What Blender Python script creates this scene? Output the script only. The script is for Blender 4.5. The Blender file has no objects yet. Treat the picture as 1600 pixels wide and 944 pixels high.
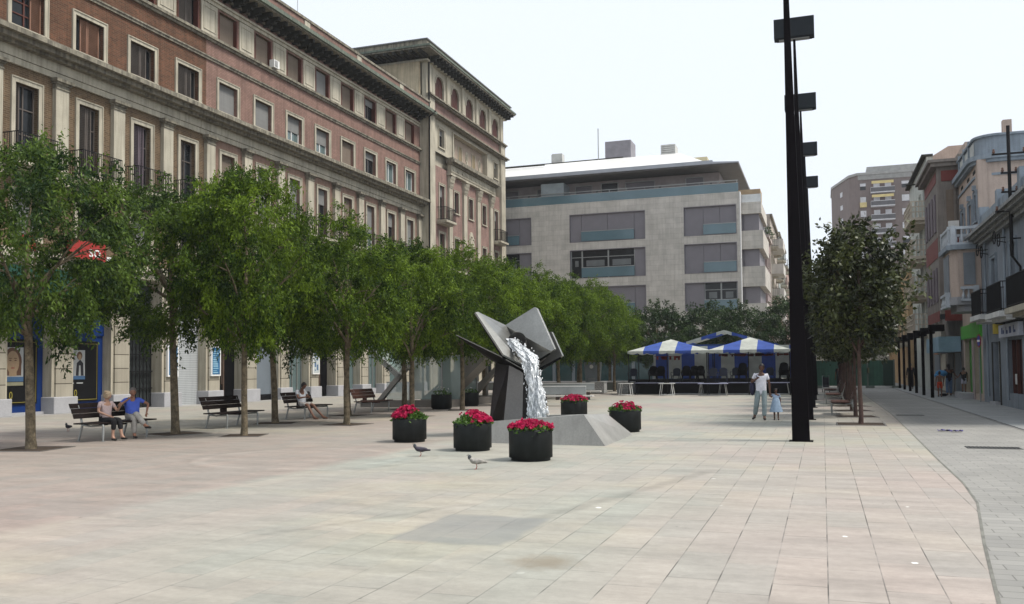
import bpy, math, random
import numpy as np
from math import sin, cos, pi, radians
from mathutils import Vector, Matrix
random.seed(7); RNG = np.random.default_rng(7)
SC = bpy.context.scene; COL = SC.collection

# ------------------------------------------------------------------ camera
CH = 1.7; FPX = 1400.; YAW = radians(19.1); PIT = radians(2.4); ROL = .0094; SHY = 45.
_f = Vector((-sin(YAW)*cos(PIT), cos(YAW)*cos(PIT), sin(PIT)))
_r0 = Vector((cos(YAW), sin(YAW), 0)); _u0 = _r0.cross(_f)
_r = _r0*cos(ROL) - _u0*sin(ROL); _u = _u0*cos(ROL) + _r0*sin(ROL)
cd = bpy.data.cameras.new('camera'); cam = bpy.data.objects.new('camera', cd); COL.objects.link(cam)
cam.matrix_world = Matrix(((_r.x, _u.x, -_f.x, 0), (_r.y, _u.y, -_f.y, 0), (_r.z, _u.z, -_f.z, CH), (0, 0, 0, 1)))
cd.sensor_width = 36; cd.lens = FPX/1600*36; cd.shift_y = SHY/1600; cd.clip_start = .1; cd.clip_end = 3000
SC.camera = cam
CP = Vector((0, 0, CH))
def ray(x, y): return _f + _r*((x-800)/FPX) + _u*(-(y-472-SHY)/FPX)
def G(x, y, z=0): d = ray(x, y); return CP + d*((z-CH)/d.z)
def PXp(x, y, X): d = ray(x, y); return CP + d*(X/d.x)
def PYp(x, y, Y): d = ray(x, y); return CP + d*(Y/d.y)

# ------------------------------------------------------------------ sky, sun, exposure
SUN_EL = radians(57); SUN_AZ = radians(86)       # azimuth clockwise from +Y: hazy sun high on the right
w = bpy.data.worlds.new('World'); SC.world = w; w.use_nodes = True
nt = w.node_tree; nt.nodes.clear()
sky = nt.nodes.new('ShaderNodeTexSky'); sky.sky_type = 'NISHITA'; sky.sun_disc = False
sky.sun_elevation = SUN_EL; sky.sun_rotation = SUN_AZ; sky.dust_density = 4; sky.air_density = 1.4
mx = nt.nodes.new('ShaderNodeMix'); mx.data_type = 'RGBA'; mx.inputs[0].default_value = .86
mx.inputs[7].default_value = (10.1, 10.8, 11.7, 1)
bg = nt.nodes.new('ShaderNodeBackground'); bg.inputs[1].default_value = .098
wo = nt.nodes.new('ShaderNodeOutputWorld')
nt.links.new(sky.outputs[0], mx.inputs[6]); nt.links.new(mx.outputs[2], bg.inputs[0]); nt.links.new(bg.outputs[0], wo.inputs[0])
sl = bpy.data.lights.new('sun', 'SUN'); sl.energy = 4.0; sl.angle = radians(15); sl.color = (1, .95, .87)
so = bpy.data.objects.new('sun', sl); COL.objects.link(so)
sd = Vector((sin(SUN_AZ)*cos(SUN_EL), cos(SUN_AZ)*cos(SUN_EL), sin(SUN_EL)))
so.rotation_euler = sd.to_track_quat('Z', 'Y').to_euler()
SC.view_settings.view_transform = 'Standard'; SC.view_settings.look = 'None'
SC.view_settings.exposure = .08; SC.view_settings.gamma = 1
SC.render.engine = 'CYCLES'
SC.cycles.max_bounces = 6; SC.cycles.diffuse_bounces = 3; SC.cycles.transparent_max_bounces = 8
SC.cycles.use_denoising = True

# ------------------------------------------------------------------ materials
def rgb(h):
    return tuple(h)+(1,)
def _n(t, k): return t.nodes.new('ShaderNode'+k)
def mat(name, col, rough=.8, metal=0., var=.14, vs=1.5, fine=.08, fs=25., bump=0., bs=60., spec=.35, streak=0., trans=0., alpha=1., warm=None):
    m = bpy.data.materials.new(name); m.use_nodes = True; t = m.node_tree; b = t.nodes['Principled BSDF']
    tc = _n(t, 'TexCoord')
    n1 = _n(t, 'TexNoise'); n1.inputs['Scale'].default_value = vs; n1.inputs['Detail'].default_value = 5
    t.links.new(tc.outputs['Object'], n1.inputs['Vector'])
    mp = _n(t, 'MapRange'); mp.inputs[1].default_value = .3; mp.inputs[2].default_value = .7
    mp.inputs[3].default_value = 1-var; mp.inputs[4].default_value = 1+var
    t.links.new(n1.outputs[0], mp.inputs[0])
    n2 = _n(t, 'TexNoise'); n2.inputs['Scale'].default_value = fs; n2.inputs['Detail'].default_value = 3
    t.links.new(tc.outputs['Object'], n2.inputs['Vector'])
    mp2 = _n(t, 'MapRange'); mp2.inputs[1].default_value = .3; mp2.inputs[2].default_value = .7
    mp2.inputs[3].default_value = 1-fine; mp2.inputs[4].default_value = 1+fine
    t.links.new(n2.outputs[0], mp2.inputs[0])
    mu = _n(t, 'Math'); mu.operation = 'MULTIPLY'
    t.links.new(mp.outputs[0], mu.inputs[0]); t.links.new(mp2.outputs[0], mu.inputs[1])
    last = mu.outputs[0]
    if streak:
        mpp = _n(t, 'Mapping'); mpp.inputs['Scale'].default_value = (5, 5, .35)
        t.links.new(tc.outputs['Object'], mpp.inputs[0])
        n3 = _n(t, 'TexNoise'); n3.inputs['Scale'].default_value = 1.3; n3.inputs['Detail'].default_value = 6
        t.links.new(mpp.outputs[0], n3.inputs['Vector'])
        m3 = _n(t, 'MapRange'); m3.inputs[1].default_value = .42; m3.inputs[2].default_value = .68
        m3.inputs[3].default_value = 1; m3.inputs[4].default_value = 1-streak
        t.links.new(n3.outputs[0], m3.inputs[0])
        m4 = _n(t, 'Math'); m4.operation = 'MULTIPLY'
        t.links.new(last, m4.inputs[0]); t.links.new(m3.outputs[0], m4.inputs[1]); last = m4.outputs[0]
    vm = _n(t, 'VectorMath'); vm.operation = 'SCALE'; vm.inputs[0].default_value = col
    t.links.new(last, vm.inputs['Scale']); t.links.new(vm.outputs[0], b.inputs['Base Color'])
    b.inputs['Roughness'].default_value = rough; b.inputs['Metallic'].default_value = metal
    b.inputs['Specular IOR Level'].default_value = spec
    if trans: b.inputs['Transmission Weight'].default_value = trans
    if alpha < 1: b.inputs['Alpha'].default_value = alpha
    if bump:
        bn = _n(t, 'TexNoise'); bn.inputs['Scale'].default_value = bs; bn.inputs['Detail'].default_value = 4
        t.links.new(tc.outputs['Object'], bn.inputs['Vector'])
        bp = _n(t, 'Bump'); bp.inputs['Strength'].default_value = bump; bp.inputs['Distance'].default_value = .02
        t.links.new(bn.outputs[0], bp.inputs['Height']); t.links.new(bp.outputs[0], b.inputs['Normal'])
    return m

def wallcoord(t):
    """u = x + y, v = z : works on every axis-aligned wall"""
    tc = _n(t, 'TexCoord'); s = _n(t, 'SeparateXYZ'); t.links.new(tc.outputs['Object'], s.inputs[0])
    a = _n(t, 'Math'); a.operation = 'ADD'; t.links.new(s.outputs[0], a.inputs[0]); t.links.new(s.outputs[1], a.inputs[1])
    c = _n(t, 'CombineXYZ'); t.links.new(a.outputs[0], c.inputs[0]); t.links.new(s.outputs[2], c.inputs[1])
    return tc, s, c

def brickmat(name, c1, c2, mortar, bw=.26, bh=.075, ms=.011, c1b=None, c2b=None, split=None, rough=.9, var=.18, bump=.3, streak=.25, offset=.5):
    m = bpy.data.materials.new(name); m.use_nodes = True; t = m.node_tree; b = t.nodes['Principled BSDF']
    tc, s, c = wallcoord(t)
    def bt(a, d):
        k = _n(t, 'TexBrick'); k.inputs['Scale'].default_value = 1
        k.inputs['Brick Width'].default_value = bw; k.inputs['Row Height'].default_value = bh
        k.inputs['Mortar Size'].default_value = ms; k.inputs['Mortar Smooth'].default_value = .2; k.offset = offset
        k.inputs['Color1'].default_value = rgb(a); k.inputs['Color2'].default_value = rgb(d); k.inputs['Mortar'].default_value = rgb(mortar)
        t.links.new(c.outputs[0], k.inputs['Vector']); return k
    k1 = bt(c1, c2); out = k1.outputs['Color']
    if split is not None:
        k2 = bt(c1b, c2b)
        g = _n(t, 'Math'); g.operation = 'GREATER_THAN'; g.inputs[1].default_value = split
        t.links.new(s.outputs[1], g.inputs[0])
        mm = _n(t, 'Mix'); mm.data_type = 'RGBA'
        t.links.new(g.outputs[0], mm.inputs[0]); t.links.new(out, mm.inputs[6]); t.links.new(k2.outputs['Color'], mm.inputs[7]); out = mm.outputs[2]
    n1 = _n(t, 'TexNoise'); n1.inputs['Scale'].default_value = .8; n1.inputs['Detail'].default_value = 7; n1.inputs['Roughness'].default_value = .62
    t.links.new(tc.outputs['Object'], n1.inputs['Vector'])
    mp = _n(t, 'MapRange'); mp.inputs[1].default_value = .3; mp.inputs[2].default_value = .7; mp.inputs[3].default_value = 1-var; mp.inputs[4].default_value = 1+var
    t.links.new(n1.outputs[0], mp.inputs[0])
    mpp = _n(t, 'Mapping'); mpp.inputs['Scale'].default_value = (4, 4, .3); t.links.new(tc.outputs['Object'], mpp.inputs[0])
    n3 = _n(t, 'TexNoise'); n3.inputs['Scale'].default_value = 1.2; n3.inputs['Detail'].default_value = 6; t.links.new(mpp.outputs[0], n3.inputs['Vector'])
    m3 = _n(t, 'MapRange'); m3.inputs[1].default_value = .42; m3.inputs[2].default_value = .7; m3.inputs[3].default_value = 1; m3.inputs[4].default_value = 1-streak
    t.links.new(n3.outputs[0], m3.inputs[0])
    mu = _n(t, 'Math'); mu.operation = 'MULTIPLY'; t.links.new(mp.outputs[0], mu.inputs[0]); t.links.new(m3.outputs[0], mu.inputs[1])
    vm = _n(t, 'VectorMath'); vm.operation = 'SCALE'; t.links.new(out, vm.inputs[0]); t.links.new(mu.outputs[0], vm.inputs['Scale'])
    t.links.new(vm.outputs[0], b.inputs['Base Color'])
    b.inputs['Roughness'].default_value = rough; b.inputs['Specular IOR Level'].default_value = .25
    if bump:
        bp = _n(t, 'Bump'); bp.inputs['Strength'].default_value = bump; bp.inputs['Distance'].default_value = .01; bp.invert = True
        t.links.new(k1.outputs['Fac'], bp.inputs['Height']); t.links.new(bp.outputs[0], b.inputs['Normal'])
    return m

def leafmat(name, c_dark, c_light, rough=.5, trans=.35, spec=.3):
    m = bpy.data.materials.new(name); m.use_nodes = True; t = m.node_tree; b = t.nodes['Principled BSDF']
    at = _n(t, 'Attribute'); at.attribute_name = 'tint'
    mm = _n(t, 'Mix'); mm.data_type = 'RGBA'; mm.inputs[6].default_value = rgb(c_dark); mm.inputs[7].default_value = rgb(c_light)
    t.links.new(at.outputs['Fac'], mm.inputs[0]); t.links.new(mm.outputs[2], b.inputs['Base Color'])
    b.inputs['Roughness'].default_value = rough; b.inputs['Specular IOR Level'].default_value = spec
    tr = _n(t, 'BsdfTranslucent'); t.links.new(mm.outputs[2], tr.inputs[0])
    ms = _n(t, 'MixShader'); ms.inputs[0].default_value = trans
    t.links.new(b.outputs[0], ms.inputs[1]); t.links.new(tr.outputs[0], ms.inputs[2])
    t.links.new(ms.outputs[0], t.nodes['Material Output'].inputs[0])
    return m

def stripemat(name, ca, cb, width, axis=0, off=0.):
    m = bpy.data.materials.new(name); m.use_nodes = True; t = m.node_tree; b = t.nodes['Principled BSDF']
    tc = _n(t, 'TexCoord'); s = _n(t, 'SeparateXYZ'); t.links.new(tc.outputs['Object'], s.inputs[0])
    a = _n(t, 'Math'); a.operation = 'ADD'; a.inputs[1].default_value = off; t.links.new(s.outputs[axis], a.inputs[0])
    d = _n(t, 'Math'); d.operation = 'DIVIDE'; d.inputs[1].default_value = width*2; t.links.new(a.outputs[0], d.inputs[0])
    fr = _n(t, 'Math'); fr.operation = 'FRACT'; t.links.new(d.outputs[0], fr.inputs[0])
    g = _n(t, 'Math'); g.operation = 'GREATER_THAN'; g.inputs[1].default_value = .5; t.links.new(fr.outputs[0], g.inputs[0])
    mm = _n(t, 'Mix'); mm.data_type = 'RGBA'; mm.inputs[6].default_value = rgb(ca); mm.inputs[7].default_value = rgb(cb); t.links.new(g.outputs[0], mm.inputs[0])
    n1 = _n(t, 'TexNoise'); n1.inputs['Scale'].default_value = 2.5; n1.inputs['Detail'].default_value = 6; t.links.new(tc.outputs['Object'], n1.inputs['Vector'])
    mp = _n(t, 'MapRange'); mp.inputs[1].default_value = .3; mp.inputs[2].default_value = .7; mp.inputs[3].default_value = .8; mp.inputs[4].default_value = 1.08
    t.links.new(n1.outputs[0], mp.inputs[0])
    vm = _n(t, 'VectorMath'); vm.operation = 'SCALE'; t.links.new(mm.outputs[2], vm.inputs[0]); t.links.new(mp.outputs[0], vm.inputs['Scale'])
    t.links.new(vm.outputs[0], b.inputs['Base Color']); b.inputs['Roughness'].default_value = .75
    tr = _n(t, 'BsdfTranslucent'); t.links.new(vm.outputs[0], tr.inputs[0])
    ms = _n(t, 'MixShader'); ms.inputs[0].default_value = .2
    t.links.new(b.outputs[0], ms.inputs[1]); t.links.new(tr.outputs[0], ms.inputs[2]); t.links.new(ms.outputs[0], t.nodes['Material Output'].inputs[0])
    bp = _n(t, 'Bump'); bp.inputs['Strength'].default_value = .25; bp.inputs['Distance'].default_value = .1
    t.links.new(n1.outputs[0], bp.inputs['Height']); t.links.new(bp.outputs[0], b.inputs['Normal'])
    return m

_p0, _p1 = G(0, 835), G(650, 700)
PINK = (_p0.x, _p0.y, _p1.x, _p1.y)      # straight edge between the pink and the grey paving
def pavemat():
    m = bpy.data.materials.new('stone_paving'); m.use_nodes = True; t = m.node_tree; b = t.nodes['Principled BSDF']
    L = t.links.new
    tc = _n(t, 'TexCoord'); s = _n(t, 'SeparateXYZ'); L(tc.outputs['Object'], s.inputs[0])
    c = _n(t, 'CombineXYZ'); L(s.outputs[1], c.inputs[0]); L(s.outputs[0], c.inputs[1])
    def math(op, a, b_=None, v=None, clamp=False):
        k = _n(t, 'Math'); k.operation = op; k.use_clamp = clamp
        if isinstance(a, (int, float)): k.inputs[0].default_value = a
        else: L(a, k.inputs[0])
        if b_ is not None: L(b_, k.inputs[1])
        if v is not None: k.inputs[1].default_value = v
        return k.outputs[0]
    def mrange(x, a, b_, c_, d): 
        k = _n(t, 'MapRange'); L(x, k.inputs[0]); k.inputs[1].default_value = a; k.inputs[2].default_value = b_; k.inputs[3].default_value = c_; k.inputs[4].default_value = d; return k.outputs[0]
    def noise(sc, det=5, vec=None, rough=.55):
        k = _n(t, 'TexNoise'); k.inputs['Scale'].default_value = sc; k.inputs['Detail'].default_value = det; k.inputs['Roughness'].default_value = rough
        L(vec or tc.outputs['Object'], k.inputs['Vector']); return k.outputs[0]
    def mixc(f, a, b_):
        k = _n(t, 'Mix'); k.data_type = 'RGBA'; L(f, k.inputs[0])
        for i, q in ((6, a), (7, b_)):
            if isinstance(q, tuple): k.inputs[i].default_value = rgb(q)
            else: L(q, k.inputs[i])
        return k.outputs[2]
    br = _n(t, 'TexBrick'); br.inputs['Scale'].default_value = 1; br.inputs['Brick Width'].default_value = 1.05; br.inputs['Row Height'].default_value = .412
    br.inputs['Mortar Size'].default_value = .0060; br.inputs['Mortar Smooth'].default_value = .3; br.offset = .37; br.offset_frequency = 2
    br.inputs['Color1'].default_value = (.91, .935, .93, 1); br.inputs['Color2'].default_value = (1.05, 1.0, .975, 1); br.inputs['Mortar'].default_value = (.97, .97, .97, 1)
    L(c.outputs[0], br.inputs['Vector'])
    base = mixc(mrange(noise(.10, 3), .42, .60, 0, 1), (.315, .315, .275), (.325, .29, .262))
    base = mixc(mrange(noise(.3, 4), .50, .68, 0, .55), base, (.385, .355, .27))
    base = mixc(mrange(noise(.17, 4), .55, .7, 0, .6), base, (.275, .29, .265))
    # pink worn area near the benches
    x0_, y0_, x1_, y1_ = PINK
    l_ = ((x1_-x0_)**2+(y1_-y0_)**2)**.5; ux, uy = (x1_-x0_)/l_, (y1_-y0_)/l_
    pe = math('ADD', math('MULTIPLY', math('ADD', s.outputs[0], v=-x0_), v=-uy), math('MULTIPLY', math('ADD', s.outputs[1], v=-y0_), v=ux))
    pe = math('ADD', pe, math('MULTIPLY', math('ADD', noise(.9, 5), v=-.5), v=.5))
    pk = math('MULTIPLY', mrange(pe, -.15, .25, 0, .72), mrange(s.outputs[1], 17, 22, 1, .25))
    base = mixc(pk, base, (.275, .228, .205)); base = mixc(math('MULTIPLY', mrange(s.outputs[0], -2.6, -.6, 0, .55), mrange(s.outputs[1], 12, 16, 1, .2)), base, (.345, .30, .275))
    # slab tone
    vm = _n(t, 'Mix'); vm.data_type = 'RGBA'; vm.blend_type = 'MULTIPLY'; vm.inputs[0].default_value = .8; L(base, vm.inputs[6]); L(br.outputs['Color'], vm.inputs[7]); col = vm.outputs[2]
    # directional wear stretched across the square
    mpg = _n(t, 'Mapping'); mpg.inputs['Rotation'].default_value = (0, 0, radians(24)); mpg.inputs['Scale'].default_value = (.8, 2.8, 1); L(tc.outputs['Object'], mpg.inputs[0])
    wear = mrange(noise(.9, 8, mpg.outputs[0], .68), .3, .7, .80, 1.13)
    fine = mrange(noise(9, 9, None, .75), .3, .7, .88, 1.09)
    grain = mrange(noise(90, 3), .3, .7, .95, 1.05)
    k = math('MULTIPLY', math('MULTIPLY', wear, fine), grain)
    # sweeper / tyre arcs
    def arc(cx, cy, r, wd, amt):
        a = math('ADD', s.outputs[0], v=-cx); d = math('ADD', s.outputs[1], v=-cy)
        q = math('SQRT', math('ADD', math('MULTIPLY', a, a), math('MULTIPLY', d, d)))
        q = math('ABSOLUTE', math('ADD', math('ADD', q, v=-r), math('MULTIPLY', math('ADD', noise(.5, 2), v=-.5), v=.35)))
        msk = mrange(q, wd*.4, wd, 1, 0)
        msk = math('MULTIPLY', msk, mrange(noise(1.4, 6), .42, .6, .0, 1))
        return math('MULTIPLY_ADD', msk, v=amt) 
    def dark(k, msk, amt):   # k * (1 - msk*amt)
        return math('MULTIPLY', k, math('SUBTRACT', 1., math('MULTIPLY', msk, v=amt)))
    def arcm(cx, cy, r, wd):
        a = math('ADD', s.outputs[0], v=-cx); d = math('ADD', s.outputs[1], v=-cy)
        q = math('SQRT', math('ADD', math('MULTIPLY', a, a), math('MULTIPLY', d, d)))
        q = math('ABSOLUTE', math('ADD', math('ADD', q, v=-r), math('MULTIPLY', math('ADD', noise(.5, 2), v=-.5), v=.35)))
        return math('MULTIPLY', mrange(q, wd*.4, wd, 1, 0), mrange(noise(1.4, 6), .38, .6, .0, 1))
    k = dark(k, arcm(-9.6, 15.2, 1.9, .16), -.16); k = dark(k, arcm(-9.4, 15.3, 2.35, .12), .14); k = dark(k, arcm(-10.6, 12.3, 2.8, .2), .07)
    k = dark(k, arcm(-6.0, 3.5, 6.6, .18), .07); k = dark(k, arcm(-1.6, 8.6, 2.3, .12), .05); k = dark(k, arcm(-.3, 11.0, 2.0, .14), -.06); k = dark(k, arcm(-8.4, 11.2, 3.3, .12), .06)
    # long dark streak from (-3.1,9.8) to (-1.8,15)
    def seg(x0, y0, x1, y1, wd, soft):
        l = math_hyp(x1-x0, y1-y0); ux, uy = (x1-x0)/l, (y1-y0)/l
        px = math('ADD', s.outputs[0], v=-x0); py = math('ADD', s.outputs[1], v=-y0)
        al = math('ADD', math('MULTIPLY', px, v=ux), math('MULTIPLY', py, v=uy))
        pe = math('ABSOLUTE', math('ADD', math('ADD', math('MULTIPLY', px, v=-uy), math('MULTIPLY', py, v=ux)), math('MULTIPLY', math('ADD', noise(1.5, 4), v=-.5), v=.25)))
        m1 = mrange(pe, wd, wd+soft, 1, 0); m2 = math('MULTIPLY', mrange(al, -.3, .2, 0, 1), mrange(al, l-.6, l+.1, 1, 0))
        return math('MULTIPLY', m1, m2)
    def math_hyp(a, b_): return (a*a+b_*b_)**.5
    k = dark(k, seg(-3.2, 9.3, -1.7, 15.2, .05, .12), .17)
    k = dark(k, seg(-5.6, 7.8, -4.2, 10.6, .02, .08), .14)
    # damp slabs, rectangular with soft edge
    q1 = math('ABSOLUTE', math('ADD', s.outputs[0], v=3.55)); q2 = math('ABSOLUTE', math('ADD', s.outputs[1], v=-8.95))
    nz = math('MULTIPLY', math('ADD', noise(2.2, 5), v=-.5), v=.22)
    damp = math('MULTIPLY', mrange(math('ADD', q1, nz), .55, .64, 1, 0), mrange(math('ADD', q2, nz), .75, .87, 1, 0))
    k = dark(k, damp, .16)
    # brown spill
    a = math('ADD', s.outputs[0], v=2.35); d = math('ADD', s.outputs[1], v=-7.6)
    q = math('ADD', math('SQRT', math('ADD', math('MULTIPLY', a, a), math('MULTIPLY', d, d))), math('MULTIPLY', noise(6, 6, None, .7), v=.55))
    spill = mrange(q, .38, .66, 1, 0)
    # joints
    jn = mrange(noise(1.3, 4), .42, .60, .10, .95)
    jn = math('MULTIPLY', jn, mrange(s.outputs[0], -6.5, -.5, .35, 1.))
    joint = math('MULTIPLY', br.outputs['Fac'], jn)
    k = dark(k, joint, .75)
    # chalky chips and gum spots
    vo = _n(t, 'TexVoronoi'); vo.inputs['Scale'].default_value = 1.3; L(tc.outputs['Object'], vo.inputs['Vector'])
    spots = math('MULTIPLY', mrange(vo.outputs['Distance'], .018, .03, 1, 0), mrange(noise(.4, 2), .5, .55, 0, 1))
    k = dark(k, spots, .5)
    v3 = _n(t, 'TexVoronoi'); v3.inputs['Scale'].default_value = 4.5; L(tc.outputs['Object'], v3.inputs['Vector'])
    k = dark(k, math('MULTIPLY', mrange(v3.outputs['Distance'], .03, .06, 1, 0), mrange(noise(.7, 3), .5, .6, 0, 1)), .38)
    v2 = _n(t, 'TexVoronoi'); v2.inputs['Scale'].default_value = 1.25; mp2 = _n(t, 'Mapping'); mp2.inputs['Location'].default_value = (3.3, 1.7, 0); L(tc.outputs['Object'], mp2.inputs[0]); L(mp2.outputs[0], v2.inputs['Vector'])
    nz2 = math('MULTIPLY', math('ADD', noise(14, 4), v=-.5), v=.07)
    chips = mrange(math('ADD', v2.outputs['Distance'], nz2), .042, .052, 1, 0)
    chips = math('MULTIPLY', chips, math('MULTIPLY', mrange(s.outputs[0], -3.5, -2.4, 0, 1), math('MULTIPLY', mrange(s.outputs[1], 7, 8, 0, 1), mrange(s.outputs[1], 13, 15, 1, 0))))
    sc = _n(t, 'VectorMath'); sc.operation = 'SCALE'; L(col, sc.inputs[0]); L(k, sc.inputs['Scale'])
    fin = mixc(math('MULTIPLY', damp, v=.42), sc.outputs[0], (.20, .215, .22)); fin = mixc(math('MULTIPLY', spill, v=.6), fin, (.19, .15, .10))
    fin = mixc(chips, fin, (.75, .74, .70))
    L(fin, b.inputs['Base Color']); b.inputs['Roughness'].default_value = .72; b.inputs['Specular IOR Level'].default_value = .3
    bp = _n(t, 'Bump'); bp.inputs['Strength'].default_value = .35; bp.inputs['Distance'].default_value = .01; bp.invert = True; L(br.outputs['Fac'], bp.inputs['Height']); 
    b2 = _n(t, 'Bump'); b2.inputs['Strength'].default_value = .12; b2.inputs['Distance'].default_value = .01; L(noise(60, 4), b2.inputs['Height']); L(bp.outputs[0], b2.inputs['Normal']); L(b2.outputs[0], b.inputs['Normal'])
    return m

def settmat(name, c1, c2, mo, bw, bh, ms=.006, var=.12, rot=True):
    m = bpy.data.materials.new(name); m.use_nodes = True; t = m.node_tree; b = t.nodes['Principled BSDF']; L = t.links.new
    tc = _n(t, 'TexCoord'); s = _n(t, 'SeparateXYZ'); L(tc.outputs['Object'], s.inputs[0]); c = _n(t, 'CombineXYZ')
    L(s.outputs[0 if rot else 1], c.inputs[0]); L(s.outputs[1 if rot else 0], c.inputs[1])
    br = _n(t, 'TexBrick'); br.inputs['Scale'].default_value = 1; br.inputs['Brick Width'].default_value = bw; br.inputs['Row Height'].default_value = bh
    br.inputs['Mortar Size'].default_value = ms; br.inputs['Color1'].default_value = rgb(c1); br.inputs['Color2'].default_value = rgb(c2); br.inputs['Mortar'].default_value = rgb(mo); L(c.outputs[0], br.inputs['Vector'])
    n1 = _n(t, 'TexNoise'); n1.inputs['Scale'].default_value = .5; n1.inputs['Detail'].default_value = 8; n1.inputs['Roughness'].default_value = .6; L(tc.outputs['Object'], n1.inputs['Vector'])
    mp = _n(t, 'MapRange'); mp.inputs[1].default_value = .3; mp.inputs[2].default_value = .7; mp.inputs[3].default_value = 1-var; mp.inputs[4].default_value = 1+var; L(n1.outputs[0], mp.inputs[0])
    vm = _n(t, 'VectorMath'); vm.operation = 'SCALE'; L(br.outputs['Color'], vm.inputs[0]); L(mp.outputs[0], vm.inputs['Scale']); L(vm.outputs[0], b.inputs['Base Color'])
    b.inputs['Roughness'].default_value = .75
    bp = _n(t, 'Bump'); bp.inputs['Strength'].default_value = .3; bp.inputs['Distance'].default_value = .01; bp.invert = True; L(br.outputs['Fac'], bp.inputs['Height']); L(bp.outputs[0], b.inputs['Normal'])
    return m

STONE = mat('facade_stone', (.42, .385, .305), .85, var=.16, vs=.9, bump=.2, bs=30, streak=.3)
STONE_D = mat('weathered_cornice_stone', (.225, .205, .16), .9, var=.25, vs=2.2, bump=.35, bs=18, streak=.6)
COPPER = mat('verdigris_gutter', (.13, .155, .12), .7, var=.3, vs=4, streak=.4)
BRACK = mat('dark_bracket_stone', (.035, .035, .03), .95, spec=.1, var=.3)  # near-black stone of the brackets, also used on verges and jambs
BRICK = brickmat('old_brick', (.145, .060, .034), (.080, .036, .022), (.13, .095, .062), c1b=(.27, .16, .135), c2b=(.22, .13, .112), split=38.6-19, bh=.085)
BRICKP = brickmat('pink_brick', (.27, .16, .135), (.22, .13, .112), (.26, .20, .17), bh=.085)
BRICKT = brickmat('tan_brown_brick', (.150, .098, .058), (.095, .062, .038), (.19, .15, .10), c1b=(.25, .15, .122), c2b=(.20, .122, .10), split=38.6-19, bh=.085)
PLINTH = mat('plinth_granite', (.36, .36, .375), .7, var=.08, bump=.1)
PIER = brickmat('rusticated_pier_stone', (.36, .33, .265), (.33, .30, .24), (.09, .078, .06), bw=60, bh=.62, ms=.02, bump=.6, streak=.2, var=.12)
DARKW = mat('dark_interior', (.006, .006, .007), .8, spec=.05)
GLASSD = mat('window_glass', (.012, .014, .016), .15, spec=.28, var=.1, fine=0)
GLASSG = mat('greenish_glass', (.10, .14, .14), .06, spec=.7, var=.1, fine=0)
LOUVRE = mat('louvre_wood', (.09, .075, .065), .7, var=.2)
LOUVREP = mat('brown_louvre_wood', (.20, .105, .068), .7, var=.2)
LOUVREV = mat('mauve_louvre_wood', (.12, .095, .11), .7, var=.2)
REDW = mat('red_brown_joinery', (.085, .025, .016), .6, var=.2)
BLIND = brickmat('grey_roller_blind', (.19, .19, .185), (.175, .175, .17), (.19, .19, .18), bw=50, bh=.06, ms=.006, bump=.2, streak=.1, var=.08)
BLINDT = brickmat('tan_roller_blind', (.19, .15, .12), (.175, .14, .11), (.11, .085, .06), bw=50, bh=.06, ms=.006, bump=.2, streak=.1, var=.08)
WHITEF = mat('white_frame', (.72, .72, .70), .5, var=.05)
IRON = mat('black_iron', (.012, .012, .013), .65, spec=.15)
BLUEP = mat('blue_shopfront_panel', (.006, .028, .13), .5, spec=.2, var=.05)
BLACKP = mat('black_shop_panel', (.006, .006, .007), .45, var=.05, spec=.2)
YELL = mat('yellow_lettering', (.26, .22, .04), .5)
SKINP = mat('printed_skin', (.30, .21, .13), .6, var=.1)
HAIRP = mat('printed_hair', (.10, .05, .03), .6)
PRINTB = mat('printed_blue_band', (.05, .11, .21), .5)
PRINTW = mat('printed_white', (.33, .34, .34), .5)
REDS = mat('red_sign', (.30, .028, .022), .45, var=.05)
GREENS = mat('green_awning_cloth', (.010, .040, .028), .8, spec=.1)
GREYD = mat('grey_metal_door', (.15, .175, .20), .5, var=.06)
SHUT = brickmat('steel_shutter', (.42, .44, .45), (.40, .42, .43), (.2, .21, .22), bw=50, bh=.09, ms=.01, rough=.45, streak=.1, var=.06)
TRAV = brickmat('pale_stone_cladding', (.54, .51, .465), (.48, .455, .41), (.31, .28, .25), bw=1.5, bh=.5, ms=.008, bump=.05, streak=.14, var=.16)
PANEL = mat('mauve_grey_shutter_panel', (.19, .178, .195), .55, var=.05)
ROOFM = mat('grey_roof_metal', (.36, .38, .42), .45, var=.08)
ROOFW = mat('pale_roof_sheet', (.62, .62, .60), .4, var=.06)
SOFF = mat('dark_soffit', (.13, .13, .13), .7)
BGLASS = mat('blue_green_balustrade_glass', (.10, .17, .20), .12, spec=.6, var=.12, vs=.4)
STEEL = mat('brushed_steel', (.30, .29, .275), .42, metal=.85, var=.12, vs=2.5, fine=.05, fs=60)
STEELL = mat('satin_steel_plate', (.27, .27, .255), .36, metal=.75, var=.16, vs=2.2)
STEELM = mat('polished_dark_steel', (.035, .034, .034), .18, metal=.8, var=.3, vs=2)
CORTEN = mat('lamp_post_paint', (.005, .004, .005), .8, metal=0, var=.2, spec=.05)
PLANTER = mat('charcoal_planter', (.012, .0145, .0145), .6, var=.5, vs=3.5, bump=.15, spec=.2, streak=.35)
SOIL = mat('soil', (.05, .035, .025), .95, var=.3)
WOOD = mat('dark_bench_slats', (.016, .011, .010), .6, spec=.15, var=.25, vs=6)
WOODR = mat('reddish_bench_slats', (.07, .03, .022), .55, var=.25, vs=6)
ALU = mat('cast_aluminium', (.30, .31, .30), .45, metal=.5, var=.05)
BARK = mat('tree_bark', (.125, .10, .065), .9, var=.5, vs=7, fine=.3, fs=30, bump=1, bs=22)
BARKR = mat('reddish_bark', (.07, .042, .034), .85, var=.3, vs=8, bump=.5, bs=25)
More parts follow.
